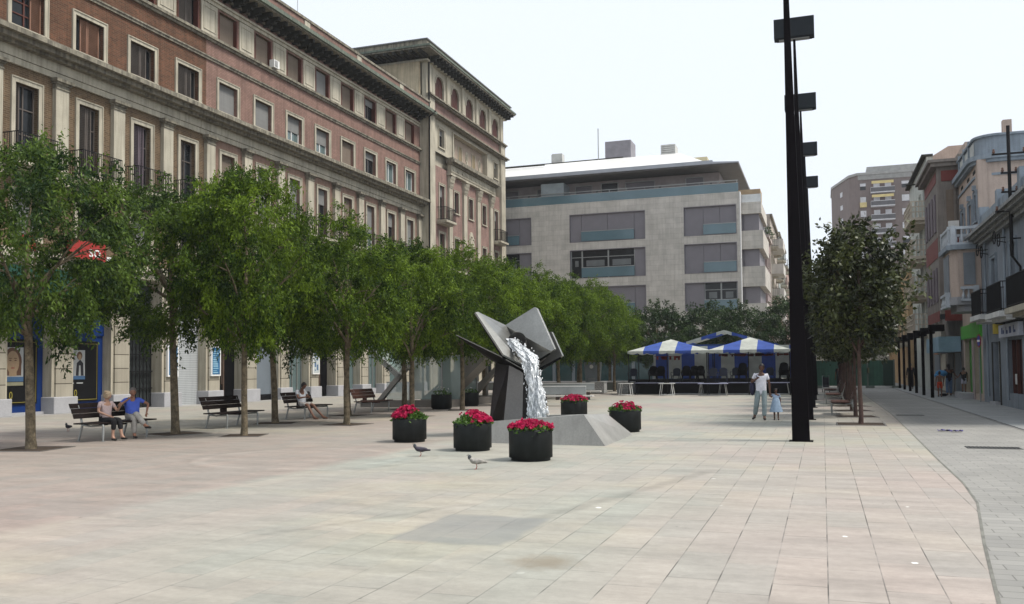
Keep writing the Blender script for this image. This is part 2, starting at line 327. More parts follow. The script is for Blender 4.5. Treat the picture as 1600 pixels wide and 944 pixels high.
LEAF = leafmat('tree_leaves', (.018, .044, .007), (.16, .245, .020), .55, .34, .15)
LEAFB = leafmat('shaded_row_leaves', (.012, .034, .008), (.11, .175, .024), .55, .30, .2)  # darker copy of the tree leaves, shade put into the colour
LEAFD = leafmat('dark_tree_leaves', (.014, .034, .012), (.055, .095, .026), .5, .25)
LEAFM = leafmat('glossy_leaves', (.007, .013, .004), (.065, .078, .018), .42, .12, .35)
LEAFP = leafmat('planter_leaves', (.02, .05, .01), (.10, .20, .03), .5, .3)
PETAL = leafmat('crimson_petals', (.24, .005, .035), (.66, .02, .12), .5, .35)
PETALW = leafmat('white_petals', (.4, .4, .4), (.7, .7, .68), .5, .3)
WATERC = None

# ------------------------------------------------------------------ mesh builder
class MB:
    def __init__(s): s.v = []; s.f = []; s.m = []; s.sm = []
    def add(s, vs, fs, mi=0, smooth=False):
        o = len(s.v); s.v.extend([tuple(a) for a in vs])
        for f in fs: s.f.append([o+i for i in f]); s.m.append(mi); s.sm.append(smooth)
        return s
    def box(s, x0, x1, y0, y1, z0, z1, mi=0):
        if x0 > x1: x0, x1 = x1, x0
        if y0 > y1: y0, y1 = y1, y0
        v = [(x0,y0,z0),(x1,y0,z0),(x1,y1,z0),(x0,y1,z0),(x0,y0,z1),(x1,y0,z1),(x1,y1,z1),(x0,y1,z1)]
        return s.add(v, [(0,3,2,1),(4,5,6,7),(0,1,5,4),(1,2,6,5),(2,3,7,6),(3,0,4,7)], mi)
    def quad(s, a, b, c, d, mi=0): return s.add([a,b,c,d], [(0,1,2,3)], mi)
    def prism(s, pts, vec, mi=0):
        n = len(pts); p = [Vector(q) for q in pts]; q = [a+Vector(vec) for a in p]
        return s.add(p+q, [list(range(n))[::-1], list(range(n, 2*n))]+[(i, (i+1) % n, n+(i+1) % n, n+i) for i in range(n)], mi)
    def tube(s, pts, rad, n=8, mi=0, smooth=True, cap=True):
        pts = [Vector(p) for p in pts]
        if not hasattr(rad, '__len__'): rad = [rad]*len(pts)
        vs = []; up = None
        for i, p in enumerate(pts):
            d = (pts[min(i+1, len(pts)-1)]-pts[max(i-1, 0)])
            d = d.normalized() if d.length > 1e-9 else Vector((0, 0, 1))
            if up is None: up = Vector((1, 0, 0)) if abs(d.x) < .8 else Vector((0, 1, 0))
            a = (up - d*up.dot(d)).normalized(); b = d.cross(a); up = a
            for k in range(n):
                t = 2*pi*k/n; vs.append(p+(a*cos(t)+b*sin(t))*rad[i])
        fs = [(i*n+k, i*n+(k+1) % n, (i+1)*n+(k+1) % n, (i+1)*n+k) for i in range(len(pts)-1) for k in range(n)]
        s.add(vs, fs, mi, smooth)
        if cap: s.add(vs[:n], [list(range(n))[::-1]], mi); s.add(vs[-n:], [list(range(n))], mi)
        return s
    def lathe(s, prof, c=(0,0,0), n=24, mi=0, smooth=True):
        vs = []; 
        for r, z in prof:
            for k in range(n): t = 2*pi*k/n; vs.append((c[0]+r*cos(t), c[1]+r*sin(t), c[2]+z))
        fs = [(i*n+k, i*n+(k+1) % n, (i+1)*n+(k+1) % n, (i+1)*n+k) for i in range(len(prof)-1) for k in range(n)]
        return s.add(vs, fs, mi, smooth)
    def ell(s, c, r, n=12, m=8, mi=0):
        c = Vector(c); vs = []; 
        for i in range(m+1):
            ph = pi*i/m
            for k in range(n): t = 2*pi*k/n; vs.append((c.x+r[0]*sin(ph)*cos(t), c.y+r[1]*sin(ph)*sin(t), c.z+r[2]*cos(ph)))
        fs = [(i*n+k, (i+1)*n+k, (i+1)*n+(k+1) % n, i*n+(k+1) % n) for i in range(m) for k in range(n)]
        return s.add(vs, fs, mi, True)
    def fbox(s, F, u0, u1, z0, z1, n0, n1, mi=0):
        a = F(u0, z0, n0); b = F(u1, z1, n1)
        return s.box(a[0], b[0], a[1], b[1], z0, z1, mi)
    def fpoly(s, F, pts, n0, n1, mi=0):
        a = [Vector(F(u, z, n0)) for u, z in pts]; d = Vector(F(0, 0, n1))-Vector(F(0, 0, n0))
        return s.prism(a, d, mi)
    def wall(s, F, u0, u1, z0, z1, holes=(), depth=.35, mi=0, ri=None):
        ri = mi if ri is None else ri
        us = sorted({u0, u1, *[h[0] for h in holes], *[h[1] for h in holes]}); zs = sorted({z0, z1, *[h[2] for h in holes], *[h[3] for h in holes]})
        us = [u for u in us if u0-1e-6 <= u <= u1+1e-6]; zs = [z for z in zs if z0-1e-6 <= z <= z1+1e-6]
        for j in range(len(zs)-1):
            zc = (zs[j]+zs[j+1])/2; i = 0
            while i < len(us)-1:
                uc = (us[i]+us[i+1])/2
                if any(h[0] < uc < h[1] and h[2] < zc < h[3] for h in holes): i += 1; continue
                k = i+1
                while k < len(us)-1 and not any(h[0] < (us[k]+us[k+1])/2 < h[1] and h[2] < zc < h[3] for h in holes): k += 1
                s.quad(F(us[i], zs[j], 0), F(us[k], zs[j], 0), F(us[k], zs[j+1], 0), F(us[i], zs[j+1], 0), mi); i = k
        for h in holes:
            a, b, c, d = h[:4]
            for p, q in (((a, c), (a, d)), ((a, d), (b, d)), ((b, d), (b, c)), ((b, c), (a, c))):
                s.quad(F(*p, 0), F(*q, 0), F(*q, -depth), F(*p, -depth), ri)
        for p, q in (((u0, z0), (u0, z1)), ((u0, z1), (u1, z1)), ((u1, z1), (u1, z0))):
            s.quad(F(*p, 0), F(*q, 0), F(*q, -depth-.1), F(*p, -depth-.1), mi)
        return s
    def build(s, name, mats, parent=None, kind=None, bevel=0):
        me = bpy.data.meshes.new(name); off = Vector()
        p = parent
        while p is not None: off += p.location; p = p.parent
        me.from_pydata([tuple(Vector(a)-off) for a in s.v] if parent is not None else s.v, [], s.f)
        if not isinstance(mats, (list, tuple)): mats = [mats]
        for k in mats: me.materials.append(k)
        me.polygons.foreach_set('material_index', s.m); me.polygons.foreach_set('use_smooth', s.sm); me.update()
        o = bpy.data.objects.new(name, me); COL.objects.link(o)
        if parent is not None: o.parent = parent
        if kind: o['kind'] = kind
        if bevel:
            b = o.modifiers.new('bevel', 'BEVEL'); b.width = bevel; b.segments = 2; b.limit_method = 'ANGLE'
        return o

def tag(o, label=None, cat=None, group=None, kind=None):
    if label: o['label'] = label
    if cat: o['category'] = cat
    if group: o['group'] = group
    if kind: o['kind'] = kind
    return o
def thing(name, label, cat, loc=(0,0,0), rz=0, group=None):
    o = bpy.data.objects.new(name, None); o.empty_display_size = .2; COL.objects.link(o); o.location = loc; o.rotation_euler = (0, 0, rz)
    return tag(o, label, cat, group)
def kids(o): return [c for c in bpy.data.objects if c.parent == o]
def copy_tree(o, parent=None, ks=None):
    c = o.copy(); COL.objects.link(c)
    if parent is not None: c.parent = parent
    for ch in list(o.children): copy_tree(ch, c)
    return c
def dup(proto, loc, rz=0, label=None, scale=None):
    c = copy_tree(proto); c.location = loc; c.rotation_euler = (0, 0, rz)
    if label: c['label'] = label
    if scale is not None: c.scale = scale if hasattr(scale, '__len__') else (scale,)*3
    return c
def rep(o, name, parent, vec):
    """another part sharing o's mesh, shifted"""
    c = o.copy(); COL.objects.link(c); c.parent = parent; c.location = Vector(o.location)+Vector(vec); return c
def East(P): return lambda u, z, n: (P+n, u, z)
def West(P): return lambda u, z, n: (P-n, u, z)
def South(P): return lambda u, z, n: (u, P-n, z)
def text_mesh(txt, size, m, F, u, z, n, parent, name='lettering', flip=False, sx=1.):
    cu = bpy.data.curves.new('t', 'FONT'); cu.body = txt; cu.size = size; cu.extrude = .008; cu.align_x = 'CENTER'; cu.align_y = 'CENTER'
    to = bpy.data.objects.new('t', cu); COL.objects.link(to)
    dg = bpy.context.evaluated_depsgraph_get(); me = bpy.data.meshes.new_from_object(to.evaluated_get(dg))
    bpy.data.objects.remove(to)
    mb = MB(); sgn = -1 if flip else 1
    mb.add([F(u+sgn*v.co.x*sx, z+v.co.y, n+v.co.z) for v in me.vertices], [list(p.vertices) for p in me.polygons])
    return mb.build(name, m, parent)

def leaves(name, pts, dirs, size, tint, m, parent, aspect=.45, jitter=.35, rng=RNG, droop=0.):
    """one small folded leaf blade per point"""
    n = len(pts); L = size*(1+rng.uniform(-jitter, jitter, n)); W = L*aspect
    d = dirs/np.maximum(np.linalg.norm(dirs, axis=1, keepdims=True), 1e-6)
    rv = rng.normal(size=(n, 3)); side = np.cross(d, rv); side /= np.maximum(np.linalg.norm(side, axis=1, keepdims=True), 1e-6)
    nr = np.cross(d, side)
    a = pts; b = pts+d*L[:, None]*.45+side*W[:, None]*.5+nr*L[:, None]*.06; c = pts+d*L[:, None]-nr*L[:, None]*.1; e = pts+d*L[:, None]*.45-side*W[:, None]*.5+nr*L[:, None]*.06
    V = np.stack([a, b, c, e], 1).reshape(-1, 3)
    me = bpy.data.meshes.new(name); me.vertices.add(4*n); me.vertices.foreach_set('co', V.ravel())
    me.loops.add(4*n); me.loops.foreach_set('vertex_index', np.arange(4*n)); me.polygons.add(n); me.polygons.foreach_set('loop_start', np.arange(0, 4*n, 4)); me.polygons.foreach_set('loop_total', np.full(n, 4))
    me.materials.append(m); me.update(calc_edges=True)
    at = me.attributes.new('tint', 'FLOAT', 'FACE'); at.data.foreach_set('value', np.clip(tint, 0, 1).astype(np.float32))
    o = bpy.data.objects.new(name, me); COL.objects.link(o)
    if parent is not None: o.parent = parent
    return o

# ================================================================== GROUND
def sheet(name, pts, z, m):
    mb = MB(); mb.add([(x, y, z) for x, y in pts], [list(range(len(pts)))]); o = mb.build(name, m); o['kind'] = 'structure'; return o
sheet('ground', [(-700, -60), (700, -60), (700, 1200), (-700, 1200)], -.02, mat('far_ground', (.30, .29, .27), .9, vs=.05))
PAVE = pavemat()
edge = [(1.05, -8), (1.12, 7), (1.40, 9.5), (1.75, 12.3), (1.86, 14.3), (1.9, 17.5), (2.05, 25), (2.2, 34), (2.2, 70), (2.2, 130)]
sheet('plaza_paving', [(-34, -8)]+edge+[(-34, 130)], 0, PAVE)
SETT = settmat('small_grey_setts', (.215, .210, .195), (.255, .248, .228), (.125, .12, .11), .40, .2, var=.16)
sheet('street', edge+[(4.70, 130), (4.70, -8)], 0, SETT)
mb = MB()
for (x0, y0), (x1, y1) in zip(edge[:-1], edge[1:]):
    mb.add([(x0-.014, y0, .004), (x0+.014, y0, .004), (x1+.014, y1, .004), (x1-.014, y1, .004)], [(0, 1, 2, 3)])
mb.build('street_edge_strip', mat('dark_joint', (.15, .148, .13), .8, var=.3, vs=4), kind='structure')
sheet('gutter', [(4.70, -8), (4.84, -8), (4.84, 130), (4.70, 130)], -.006, mat('gutter_stone', (.17, .165, .155), .8, var=.25, vs=4))
mb = MB(); mb.box(4.84, 60, -8, 130, -.02, .012)
mb.build('pavement', settmat('pavement_slabs', (.22, .225, .22), (.255, .26, .255), (.18, .18, .175), .6, .4), kind='structure')
mb = MB(); mb.box(-34, -29.2, 5, 66, -.01, .016); mb.build('facade_kerb', mat('kerb_stone', (.31, .30, .28), .8), kind='structure')

# ================================================================== LEFT BUILDING (long brick palace)
def window(F, uc, wd, z0, z1, kind, root, surround=.17, sm=None, d=.26, wood=None):
    """window part: stone surround, with pane / shutter / blind as its sub-parts"""
    u0, u1 = uc-wd/2, uc+wd/2
    mb = MB(); s = surround
    if s:
        mb.fbox(F, u0-s, u0, z0-.02, z1+s, -.02, .05); mb.fbox(F, u1, u1+s, z0-.02, z1+s, -.02, .05); mb.fbox(F, u0, u1, z1, z1+s, -.02, .05)
        mb.fbox(F, u0-s-.05, u1+s+.05, z0-.12, z0-.02, -.02, .11)
        mb.fbox(F, u0-s-.045, u0-s, z0-.02, z1+s+.045, -.02, .085); mb.fbox(F, u1+s, u1+s+.045, z0-.02, z1+s+.045, -.02, .085); mb.fbox(F, u0-s, u1+s, z1+s, z1+s+.045, -.02, .085)
    wn = mb.build('window', sm or STONE, root) if s else MB().fbox(F, u0, u1, z0-.03, z0, -d, .03).build('window', sm or STONE, root)
    def child(m2, nm, mt): return m2.build(nm, mt, wn)
    p = MB(); p.fbox(F, u0, u1, z0, z1, -d-.06, -d); child(p, 'pane', GLASSG if kind in ('white', 'half') else GLASSD)
    fr = MB(); fw = .06; fm = WHITEF if kind in ('white', 'half') else (REDW if kind == 'red' else LOUVRE)
    for a, b in ((u0, u0+fw), (u1-fw, u1), (uc-fw/2, uc+fw/2)): fr.fbox(F, a, b, z0, z1, -d, -d+.05)
    fr.fbox(F, u0+fw, uc-fw/2, z1-fw, z1, -d, -d+.05); fr.fbox(F, uc+fw/2, u1-fw, z1-fw, z1, -d, -d+.05)
    fr.fbox(F, u0+fw, uc-fw/2, z0, z0+fw, -d, -d+.05); fr.fbox(F, uc+fw/2, u1-fw, z0, z0+fw, -d, -d+.05)
    if kind == 'red' or z1-z0 > 2.2:
        for q in (.38, .7): zz = z0+(z1-z0)*q; fr.fbox(F, u0+fw, uc-fw/2, zz-.025, zz+.025, -d, -d+.045); fr.fbox(F, uc+fw/2, u1-fw, zz-.025, zz+.025, -d, -d+.045)
    child(fr, 'frame', fm)
    def louvre(a, b, n0, mt):
        q = MB(); q.fbox(F, a, a+.06, z0+.02, z1-.02, n0-.04, n0); q.fbox(F, b-.06, b, z0+.02, z1-.02, n0-.04, n0)
        z = z0+.04
        while z < z1-.08:
            x0 = F(a+.06, z, n0-.035); x1 = F(b-.06, z, n0-.035); y0 = F(a+.06, z+.055, n0-.005); y1 = F(b-.06, z+.055, n0-.005)
            q.quad(x0, x1, y1, y0); z += .075
        q.fbox(F, a+.06, b-.06, z0+.02, z0+.035, n0-.04, n0-.002); child(q, 'shutter', mt)
    wdm = wood or LOUVRE
    if kind == 'louvre': louvre(u0+.03, uc-.01, -d+.12, wdm); louvre(uc+.01, u1-.25*wd, -d+.13, wdm)
    elif kind == 'open': louvre(u0+.03, u0+.3*wd, -d+.12, wdm)
    elif kind == 'red': louvre(u1-.36*wd, u1-.03, -d+.12, LOUVREP)
    elif kind == 'brown': louvre(u0+.25*wd, uc, -d+.12, LOUVREP); louvre(uc+.02, u1-.12, -d+.12, LOUVREP)
    elif kind in ('blind', 'tan'): child(MB().fbox(F, u0+.02, u1-.02, z0+.01, z1-.01, -d+.05, -d+.07), 'blind', BLIND if kind == 'blind' else BLINDT)
    elif kind == 'half': child(MB().fbox(F, u0+.02, u1-.02, z0+(z1-z0)*.42, z1-.01, -d+.05, -d+.07), 'blind', BLIND)
    elif kind == 'low': child(MB().fbox(F, u0+.02, u1-.02, z0+(z1-z0)*.7, z1-.01, -d+.05, -d+.07), 'blind', BLIND)
    return wn

def balcony(F, u0, u1, zf, proj, h, root, slabm=None, step=.11, slab=.18, m_rail=None):
    mb = MB(); mb.fbox(F, u0-.04, u1+.04, zf-slab, zf, 0, proj+.05); mb.fbox(F, u0, u1, zf-slab-.12, zf-slab, 0, proj*.75)
    b = mb.build('balcony', slabm or STONE, root)
    r = MB(); t = .018
    for z in (zf+.06, zf+h): 
        r.fbox(F, u0, u1, z, z+.035, proj-.04, proj-.01); r.fbox(F, u0, u0+.03, z, z+.035, 0, proj-.04); r.fbox(F, u1-.03, u1, z, z+.035, 0, proj-.04)
    n = max(2, int((u1-u0)/step))
    for i in range(n+1):
        u = u0+t/2+(u1-u0-t)*i/n; r.fbox(F, u-t/2, u+t/2, zf, zf+h, proj-.035, proj-.017)
    k = max(2, int(proj/step))
    for i in range(1, k):
        q = proj*i/k
        for u in (u0+.006, u1-.024): r.fbox(F, u, u+t, zf, zf+h, q-t/2, q+t/2)
    r.build('railing', m_rail or IRON, b)
    return b

PAL = thing('brick_palace', 'long brick building with stone pilasters and a deep bracketed cornice, behind the left trees', 'building', (-30.2, 19, 0))
F = East(-30.2); Y0, Y1 = 19., 65.0
KS = list(range(-2, 11)); CU = {k: 30.7+3.24*k for k in KS}
# upper brick wall with the two window rows
holes = []
for k in KS:
    c = CU[k]; holes += [(c-.80, c+.80, 15.62, 17.17), (c-.80, c+.80, 19.42, 21.0)]
MB().wall(F, Y0, Y1, 15.1, 21.98, holes, .34).build('upper_wall', BRICK, PAL)
holes = [(CU[k]-.56, CU[k]+.56, 10.12, 13.33) for k in KS]
MB().wall(F, Y0, Y1, 6.6, 14.0, holes+[(CU[k]-.6, CU[k]+.6, 7.1, 8.9) for k in KS], .34).build('balcony_storey_wall', BRICKT, PAL)
MB().box(-46, -30.56, Y0, Y1, 0, 22.6).build('rear_wall', BRICKP, PAL)
# entablature and cornices
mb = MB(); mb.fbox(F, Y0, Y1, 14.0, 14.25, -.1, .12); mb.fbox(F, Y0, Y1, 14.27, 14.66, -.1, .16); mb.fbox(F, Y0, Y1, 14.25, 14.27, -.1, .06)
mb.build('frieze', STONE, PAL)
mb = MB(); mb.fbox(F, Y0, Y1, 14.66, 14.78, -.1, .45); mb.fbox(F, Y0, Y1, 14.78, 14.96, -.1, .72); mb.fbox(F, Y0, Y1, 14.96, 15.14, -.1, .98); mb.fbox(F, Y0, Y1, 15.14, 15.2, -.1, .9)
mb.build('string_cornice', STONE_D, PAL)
mb = MB(); mb.fbox(F, Y0, Y1, 18.08, 18.2, -.05, .08); mb.fbox(F, Y0, Y1, 18.2, 18.27, -.05, .13); mb.build('string_course', STONE_D, PAL)
mb = MB(); mb.fbox(F, Y0, Y1, 19.1, 19.22, -.05, .12); mb.fbox(F, Y0, Y1, 19.22, 19.36, -.05, .22); mb.build('sill_course', STONE_D, PAL)
mb = MB(); mb.fbox(F, Y0, Y1, 21.1, 21.28, -.05, .1); mb.fbox(F, Y0, Y1, 21.28, 21.4, -.05, .2); mb.build('lintel_course', STONE, PAL)
# panels between top windows
for k in KS[:-1]:
    c = CU[k]+1.62
    mb = MB(); mb.fbox(F, c-.66, c+.66, 19.42, 21.08, .0, .05)
    for a, b, z0, z1 in ((c-.5, c+.5, 20.82, 20.87), (c-.5, c+.5, 19.62, 19.67), (c-.5, c-.45, 19.67, 20.82), (c+.45, c+.5, 19.67, 20.82)): mb.fbox(F, a, b, z0, z1, .05, .08)
    mb.build('stone_panel', STONE, PAL)
# main cornice, brackets, parapet
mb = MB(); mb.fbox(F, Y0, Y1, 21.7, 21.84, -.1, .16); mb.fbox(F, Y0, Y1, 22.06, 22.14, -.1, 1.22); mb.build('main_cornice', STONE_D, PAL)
MB().fbox(F, Y0, Y1+.4, 22.14, 22.36, 1.1, 1.36).build('roof_gutter', COPPER, PAL)
bk = MB(); bk.fpoly(F, [(Y0+.2, 21.84), (Y0+.42, 21.84), (Y0+.42, 22.06), (Y0+.2, 22.06)], .0, 1.05); bk.fbox(F, Y0+.22, Y0+.4, 21.6, 21.84, 0, .5); bk.fbox(F, Y0+.2, Y0+.42, 21.7, 21.84, .5, .8)
b0 = bk.build('cornice_bracket', BRACK, PAL)
for i in range(1, 62): rep(b0, 'cornice_bracket', PAL, (0, .74*i, 0))
mb = MB(); mb.fbox(F, Y0, Y1, 22.14, 23.0, .55, .9); mb.build('parapet', BRICK, PAL)
MB().fbox(F, Y0, Y1, 23.0, 23.16, .48, .98).build('parapet_coping', STONE_D, PAL)
MB().box(-46, -29.7, Y0, Y1, 22.37, 22.6).build('roof', SOFF, PAL)
for k in KS: # stone blocks on the parapet
    if k % 2: MB().fbox(F, CU[k]-.3, CU[k]+.3, 22.4, 22.98, .9, .94).build('parapet_block', STONE, PAL)
# pilasters
def pilaster(c, z0, z1, w=.34, name='pilaster', capz=.42, Fm=F, corinth=False, root=PAL):
    mb = MB(); mb.fbox(Fm, c-w, c+w, z0, z1-capz, 0, .2)
    p = mb.build(name, STONE, root)
    cp = MB()
    if corinth:
        cp.fbox(Fm, c-w-.02, c+w+.02, z1-capz, z1-capz+.08, 0, .24)
        for r_, zz in ((.02, .1), (.1, .4), (.16, .68)):
            for i in range(4):
                u = c-w+.08+(2*w-.16)*i/3; z = z1-capz+zz
                cp.add([Fm(u-.1, z, .18+r_), Fm(u+.1, z, .18+r_), Fm(u+.07, z+.2, .22+r_), Fm(u, z+.28, .34+r_), Fm(u-.07, z+.2, .22+r_), Fm(u, z+.02, .3+r_)], [(0, 5, 3, 4), (5, 1, 2, 3)])
        cp.fbox(Fm, c-w+.04, c+w-.04, z1-capz+.08, z1-.1, 0, .22); cp.fbox(Fm, c-w-.14, c+w+.14, z1-.12, z1, 0, .42)
    else:
        cp.fbox(Fm, c-w-.02, c+w+.02, z1-capz, z1-capz+.06, 0, .24); cp.fbox(Fm, c-w, c+w, z1-capz+.06, z1-capz+.2, 0, .21)
        cp.fbox(Fm, c-w-.05, c+w+.05, z1-capz+.2, z1-.14, 0, .28); cp.fbox(Fm, c-w-.12, c+w+.12, z1-.14, z1, 0, .38)
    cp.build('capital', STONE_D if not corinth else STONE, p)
for k in KS: 
    pilaster(CU[k]+1.62, 10.05, 14.0)
    MB().fbox(F, CU[k]+1.62-.37, CU[k]+1.62+.37, 9.5, 10.05, 0, .25).build('pilaster_base', STONE, PAL)
# storey band at balcony level
mb = MB(); mb.fbox(F, Y0, Y1, 9.5, 9.72, -.05, .12); mb.fbox(F, Y0, Y1, 9.72, 9.86, -.05, .24); mb.build('balcony_course', STONE_D, PAL)
k3 = {-2: 'red', -1: 'red', 0: 'brown', 1: 'louvre', 2: 'louvre', 3: 'blind', 4: 'blind', 5: 'half', 6: 'half', 7: 'tan', 8: 'low', 9: 'white', 10: 'white'}
k4 = {-2: 'louvre', -1: 'louvre', 0: 'open', 1: 'open', 2: 'louvre', 3: 'tan', 4: 'tan', 5: 'tan', 6: 'blind', 7: 'tan', 8: 'low', 9: 'tan', 10: 'tan'}
k2 = {-2: 'open', -1: 'open', 0: 'louvre', 1: 'louvre', 2: 'open', 3: 'tan', 4: 'blind', 5: 'blind', 6: 'low', 7: 'tan', 8: 'half', 9: 'low', 10: 'blind'}
for k in KS:
    c = CU[k]
    window(F, c, 1.6 if k != -1 else 1.6, 15.62, 17.17, k3[k], PAL, .15)
    wn = window(F, c, 1.6, 19.42, 21.0, k4[k], PAL, 0)
    MB().fbox(F, c+.70, c+.797, 19.43, 20.99, -.32, .04).build('jamb_lining', REDW, wn); MB().fbox(F, c-.797, c-.74, 19.43, 20.99, -.32, .02).build('jamb_lining', REDW, wn)
    wn = window(F, c, 1.12, 10.12, 13.33, k2[k], PAL, .17, wood=LOUVREV if k == 1 else None)
    window(F, c, 1.2, 7.1, 8.9, 'blind' if k % 2 else 'open', PAL, .14)
    balcony(F, c-1.12, c+1.12, 10.04, .85, 1.08, PAL, slab=.16)
# white air conditioner under a top window and drain pipe
mb = MB(); mb.fbox(F, 44.2, 44.75, 19.4, 19.85, .06, .38); mb.fbox(F, 44.27, 44.55, 19.46, 19.8, .38, .4, 1)
mb.build('air_conditioner', [WHITEF, mat('fan_grille', (.3, .3, .3))], PAL)
mb = MB(); mb.tube([(-28.75, 64.9, 22.3), (-29.3, 64.9, 21.9), (-29.35, 64.9, 8)], .07, 8); mb.build('drain_pipe', IRON, PAL)
mb = MB(); mb.tube([(-31, 48.5, 22.5), (-31, 48.5, 26.6)], .02, 6); mb.build('roof_mast', ALU, PAL)
# ground floor: piers, fascia, shop bays
PJ = [CU[k]-1.62 for k in KS]+[CU[10]+1.62]
for i, c in enumerate(PJ):
    q = MB(); q.fbox(F, c-.42, c+.42, .70, 6.0, -.4, .45); p = q.build('pier', PIER, PAL)
    MB().fbox(F, c-.56, c-.42, .70, 6.0, -.4, .36).fbox(F, c+.42, c+.56, .70, 6.0, -.4, .36).build('pier_edge', STONE, p)
    q = MB(); q.fbox(F, c-.62, c+.62, .0, .70, -.4, .58); q.build('plinth', PLINTH, p, bevel=.03)
mb = MB(); mb.fbox(F, Y0, Y1, 6.0, 6.25, -.34, .5); mb.fbox(F, Y0, Y1, 6.25, 6.6, -.34, .62); mb.build('ground_floor_cornice', STONE, PAL)
def bay(k, kind):
    c = CU[k]; a, b = c-1.06, c+1.06
    if kind == 'bank' :
        s = MB(); s.fbox(F, a, b, 3.3, 6.0, -.30, -.05, 1); s.fbox(F, a, b, .12, 3.3, -.30, -.12, 1); s.fbox(F, a+.05, b-.32, .45, 3.05, -.12, -.06, 0)
        s.fbox(F, a+.13, b-.38, 2.93, 2.945, -.06, -.05, 2); s.fbox(F, a+.13, b-.38, .52, .54, -.06, -.05, 2); s.fbox(F, b-.395, b-.38, .54, 2.93, -.06, -.05, 2); s.fbox(F, a, b, .0, .12, -.3, .05, 3)
        bp = s.build('shop_window', [BLACKP, BLUEP, YELL, PLINTH], PAL)
        text_mesh('0', .42, YELL, F, a+.55, .80, -.055, bp, sx=.8)
        return bp
    if kind == 'grille':
        s = MB(); s.fbox(F, a, b, 0, 6, -.38, -.33); bp = s.build('doorway', mat('grey_door_glass', (.055, .065, .065), .3), PAL)
        g = MB()
        for i in range(9): u = a+.1+(b-a-.2)*i/8; g.fbox(F, u-.02, u+.02, .05, 4.2, -.25, -.2)
        for z in (.1, .9, 1.7, 2.5, 3.3, 4.15): g.fbox(F, a, b, z, z+.05, -.26, -.19)
        for i in range(8):
            for j in range(4):
                u0 = a+.1+(b-a-.2)*i/8; u1 = a+.1+(b-a-.2)*(i+1)/8; z0 = .95+.8*j; z1 = z0+.75
                g.tube([F(u0, z0, -.22), F(u1, z1, -.22)], .012, 4); g.tube([F(u0, z1, -.22), F(u1, z0, -.22)], .012, 4)
                g.lathe([(.001, -.01)], F((u0+u1)/2, (z0+z1)/2, -.2), 4)
        g.build('iron_gate', IRON, bp); return bp
    if kind == 'shutter':
        s = MB(); s.fbox(F, a, b, .0, 6, -.30, -.15); return s.build('roller_shutter', SHUT, PAL)
    if kind == 'grey': 
        s = MB(); s.fbox(F, a, b, .35, 6, -.30, -.15, 0); s.fbox(F, a, b, 0, .35, -.3, -.1, 1); return s.build('grey_shop_door', [GREYD, BLACKP], PAL)
    if kind == 'glass':
        s = MB(); s.fbox(F, a, b, .4, 6, -.30, -.2, 0); s.fbox(F, a, b, 0, .4, -.3, -.1, 1)
        for u in (a+.03, c-.55, c, c+.55, b-.03): s.fbox(F, u-.03, u+.03, .4, 5, -.2, -.14, 2)
        s.fbox(F, a, b, 3.0, 3.08, -.2, -.145, 2); return s.build('shop_window', [GLASSG, PLINTH, ALU], PAL)
    if kind == 'dark':
        s = MB(); s.fbox(F, a, b, 0, 6, -.38, -.30, 0); s.fbox(F, c-.05, c+.05, .0, 3.2, -.30, -.2, 1); s.fbox(F, a, b, 3.2, 3.35, -.30, -.2, 1); s.fbox(F, c-.2, c-.14, 1, 2.6, -.3, -.18, 1)
        return s.build('doorway', [DARKW, mat('brown_door', (.09, .06, .045), .5)], PAL)
    if kind == 'blue':
        s = MB(); s.fbox(F, a, a+.95, 0, 6, -.3, -.1, 0); s.fbox(F, a+.95, b, .4, 6, -.3, -.2, 1); s.fbox(F, a+.95, b, 0, .4, -.3, -.1, 2); return s.build('blue_shopfront', [BLUEP, GLASSG, PLINTH], PAL)
kinds = {-2: 'bank', -1: 'bank', 0: 'bank', 1: 'grille', 2: 'shutter', 3: 'dark', 4: 'grey', 5: 'glass', 6: 'dark', 7: 'blue', 8: 'glass', 9: 'blue', 10: 'dark'}
bays = {k: bay(k, kinds[k]) for k in KS}
# posters behind the bank windows: a portrait, and people with a blue caption band
def portrait(k):
    c = CU[k]; a = c-1.06; r_ = bays[k]; p = MB()
    p.fbox(F, a+.12, a+1.12, 1.55, 2.72, -.06, -.052, 3)
    def blob(cu, cz, ru, rz, n0, mi, n=20): p.fpoly(F, [(cu+ru*cos(2*pi*i/n), cz+rz*sin(2*pi*i/n)) for i in range(n)], n0, n0+.003, mi)
    blob(a+.6, 2.15, .44, .56, -.052, 1); p.fbox(F, a+.18, a+1.02, 1.6, 2.1, -.0515, -.0495, 1)
    blob(a+.62, 2.12, .30, .46, -.048, 0); p.fbox(F, a+.45, a+.8, 1.58, 1.8, -.0495, -.0455, 0)
    for q in (-.12, .12): blob(a+.62+q, 2.2, .055, .022, -.044, 1, 10); blob(a+.62+q, 2.28, .08, .015, -.044, 1, 10)
    blob(a+.62, 1.9, .09, .028, -.044, 4, 12); blob(a+.62, 2.03, .035, .03, -.044, 5, 10)
    p.fbox(F, a+.12, a+1.12, 1.36, 1.55, -.06, -.044, 2); p.fbox(F, a+.12, a+1.12, 1.2, 1.34, -.06, -.05, 6)
    p.build('portrait_poster', [SKINP, HAIRP, PRINTB, PRINTW, mat('printed_lips', (.25, .08, .06)), mat('printed_nose_shade', (.33, .21, .15)), mat('printed_olive', (.22, .21, .14))], r_)
portrait(-1)
k = 0; c = CU[k]; a = c-1.06; p = MB()
p.fbox(F, a+.1, a+1.05, 1.55, 2.66, -.06, -.052, 3)
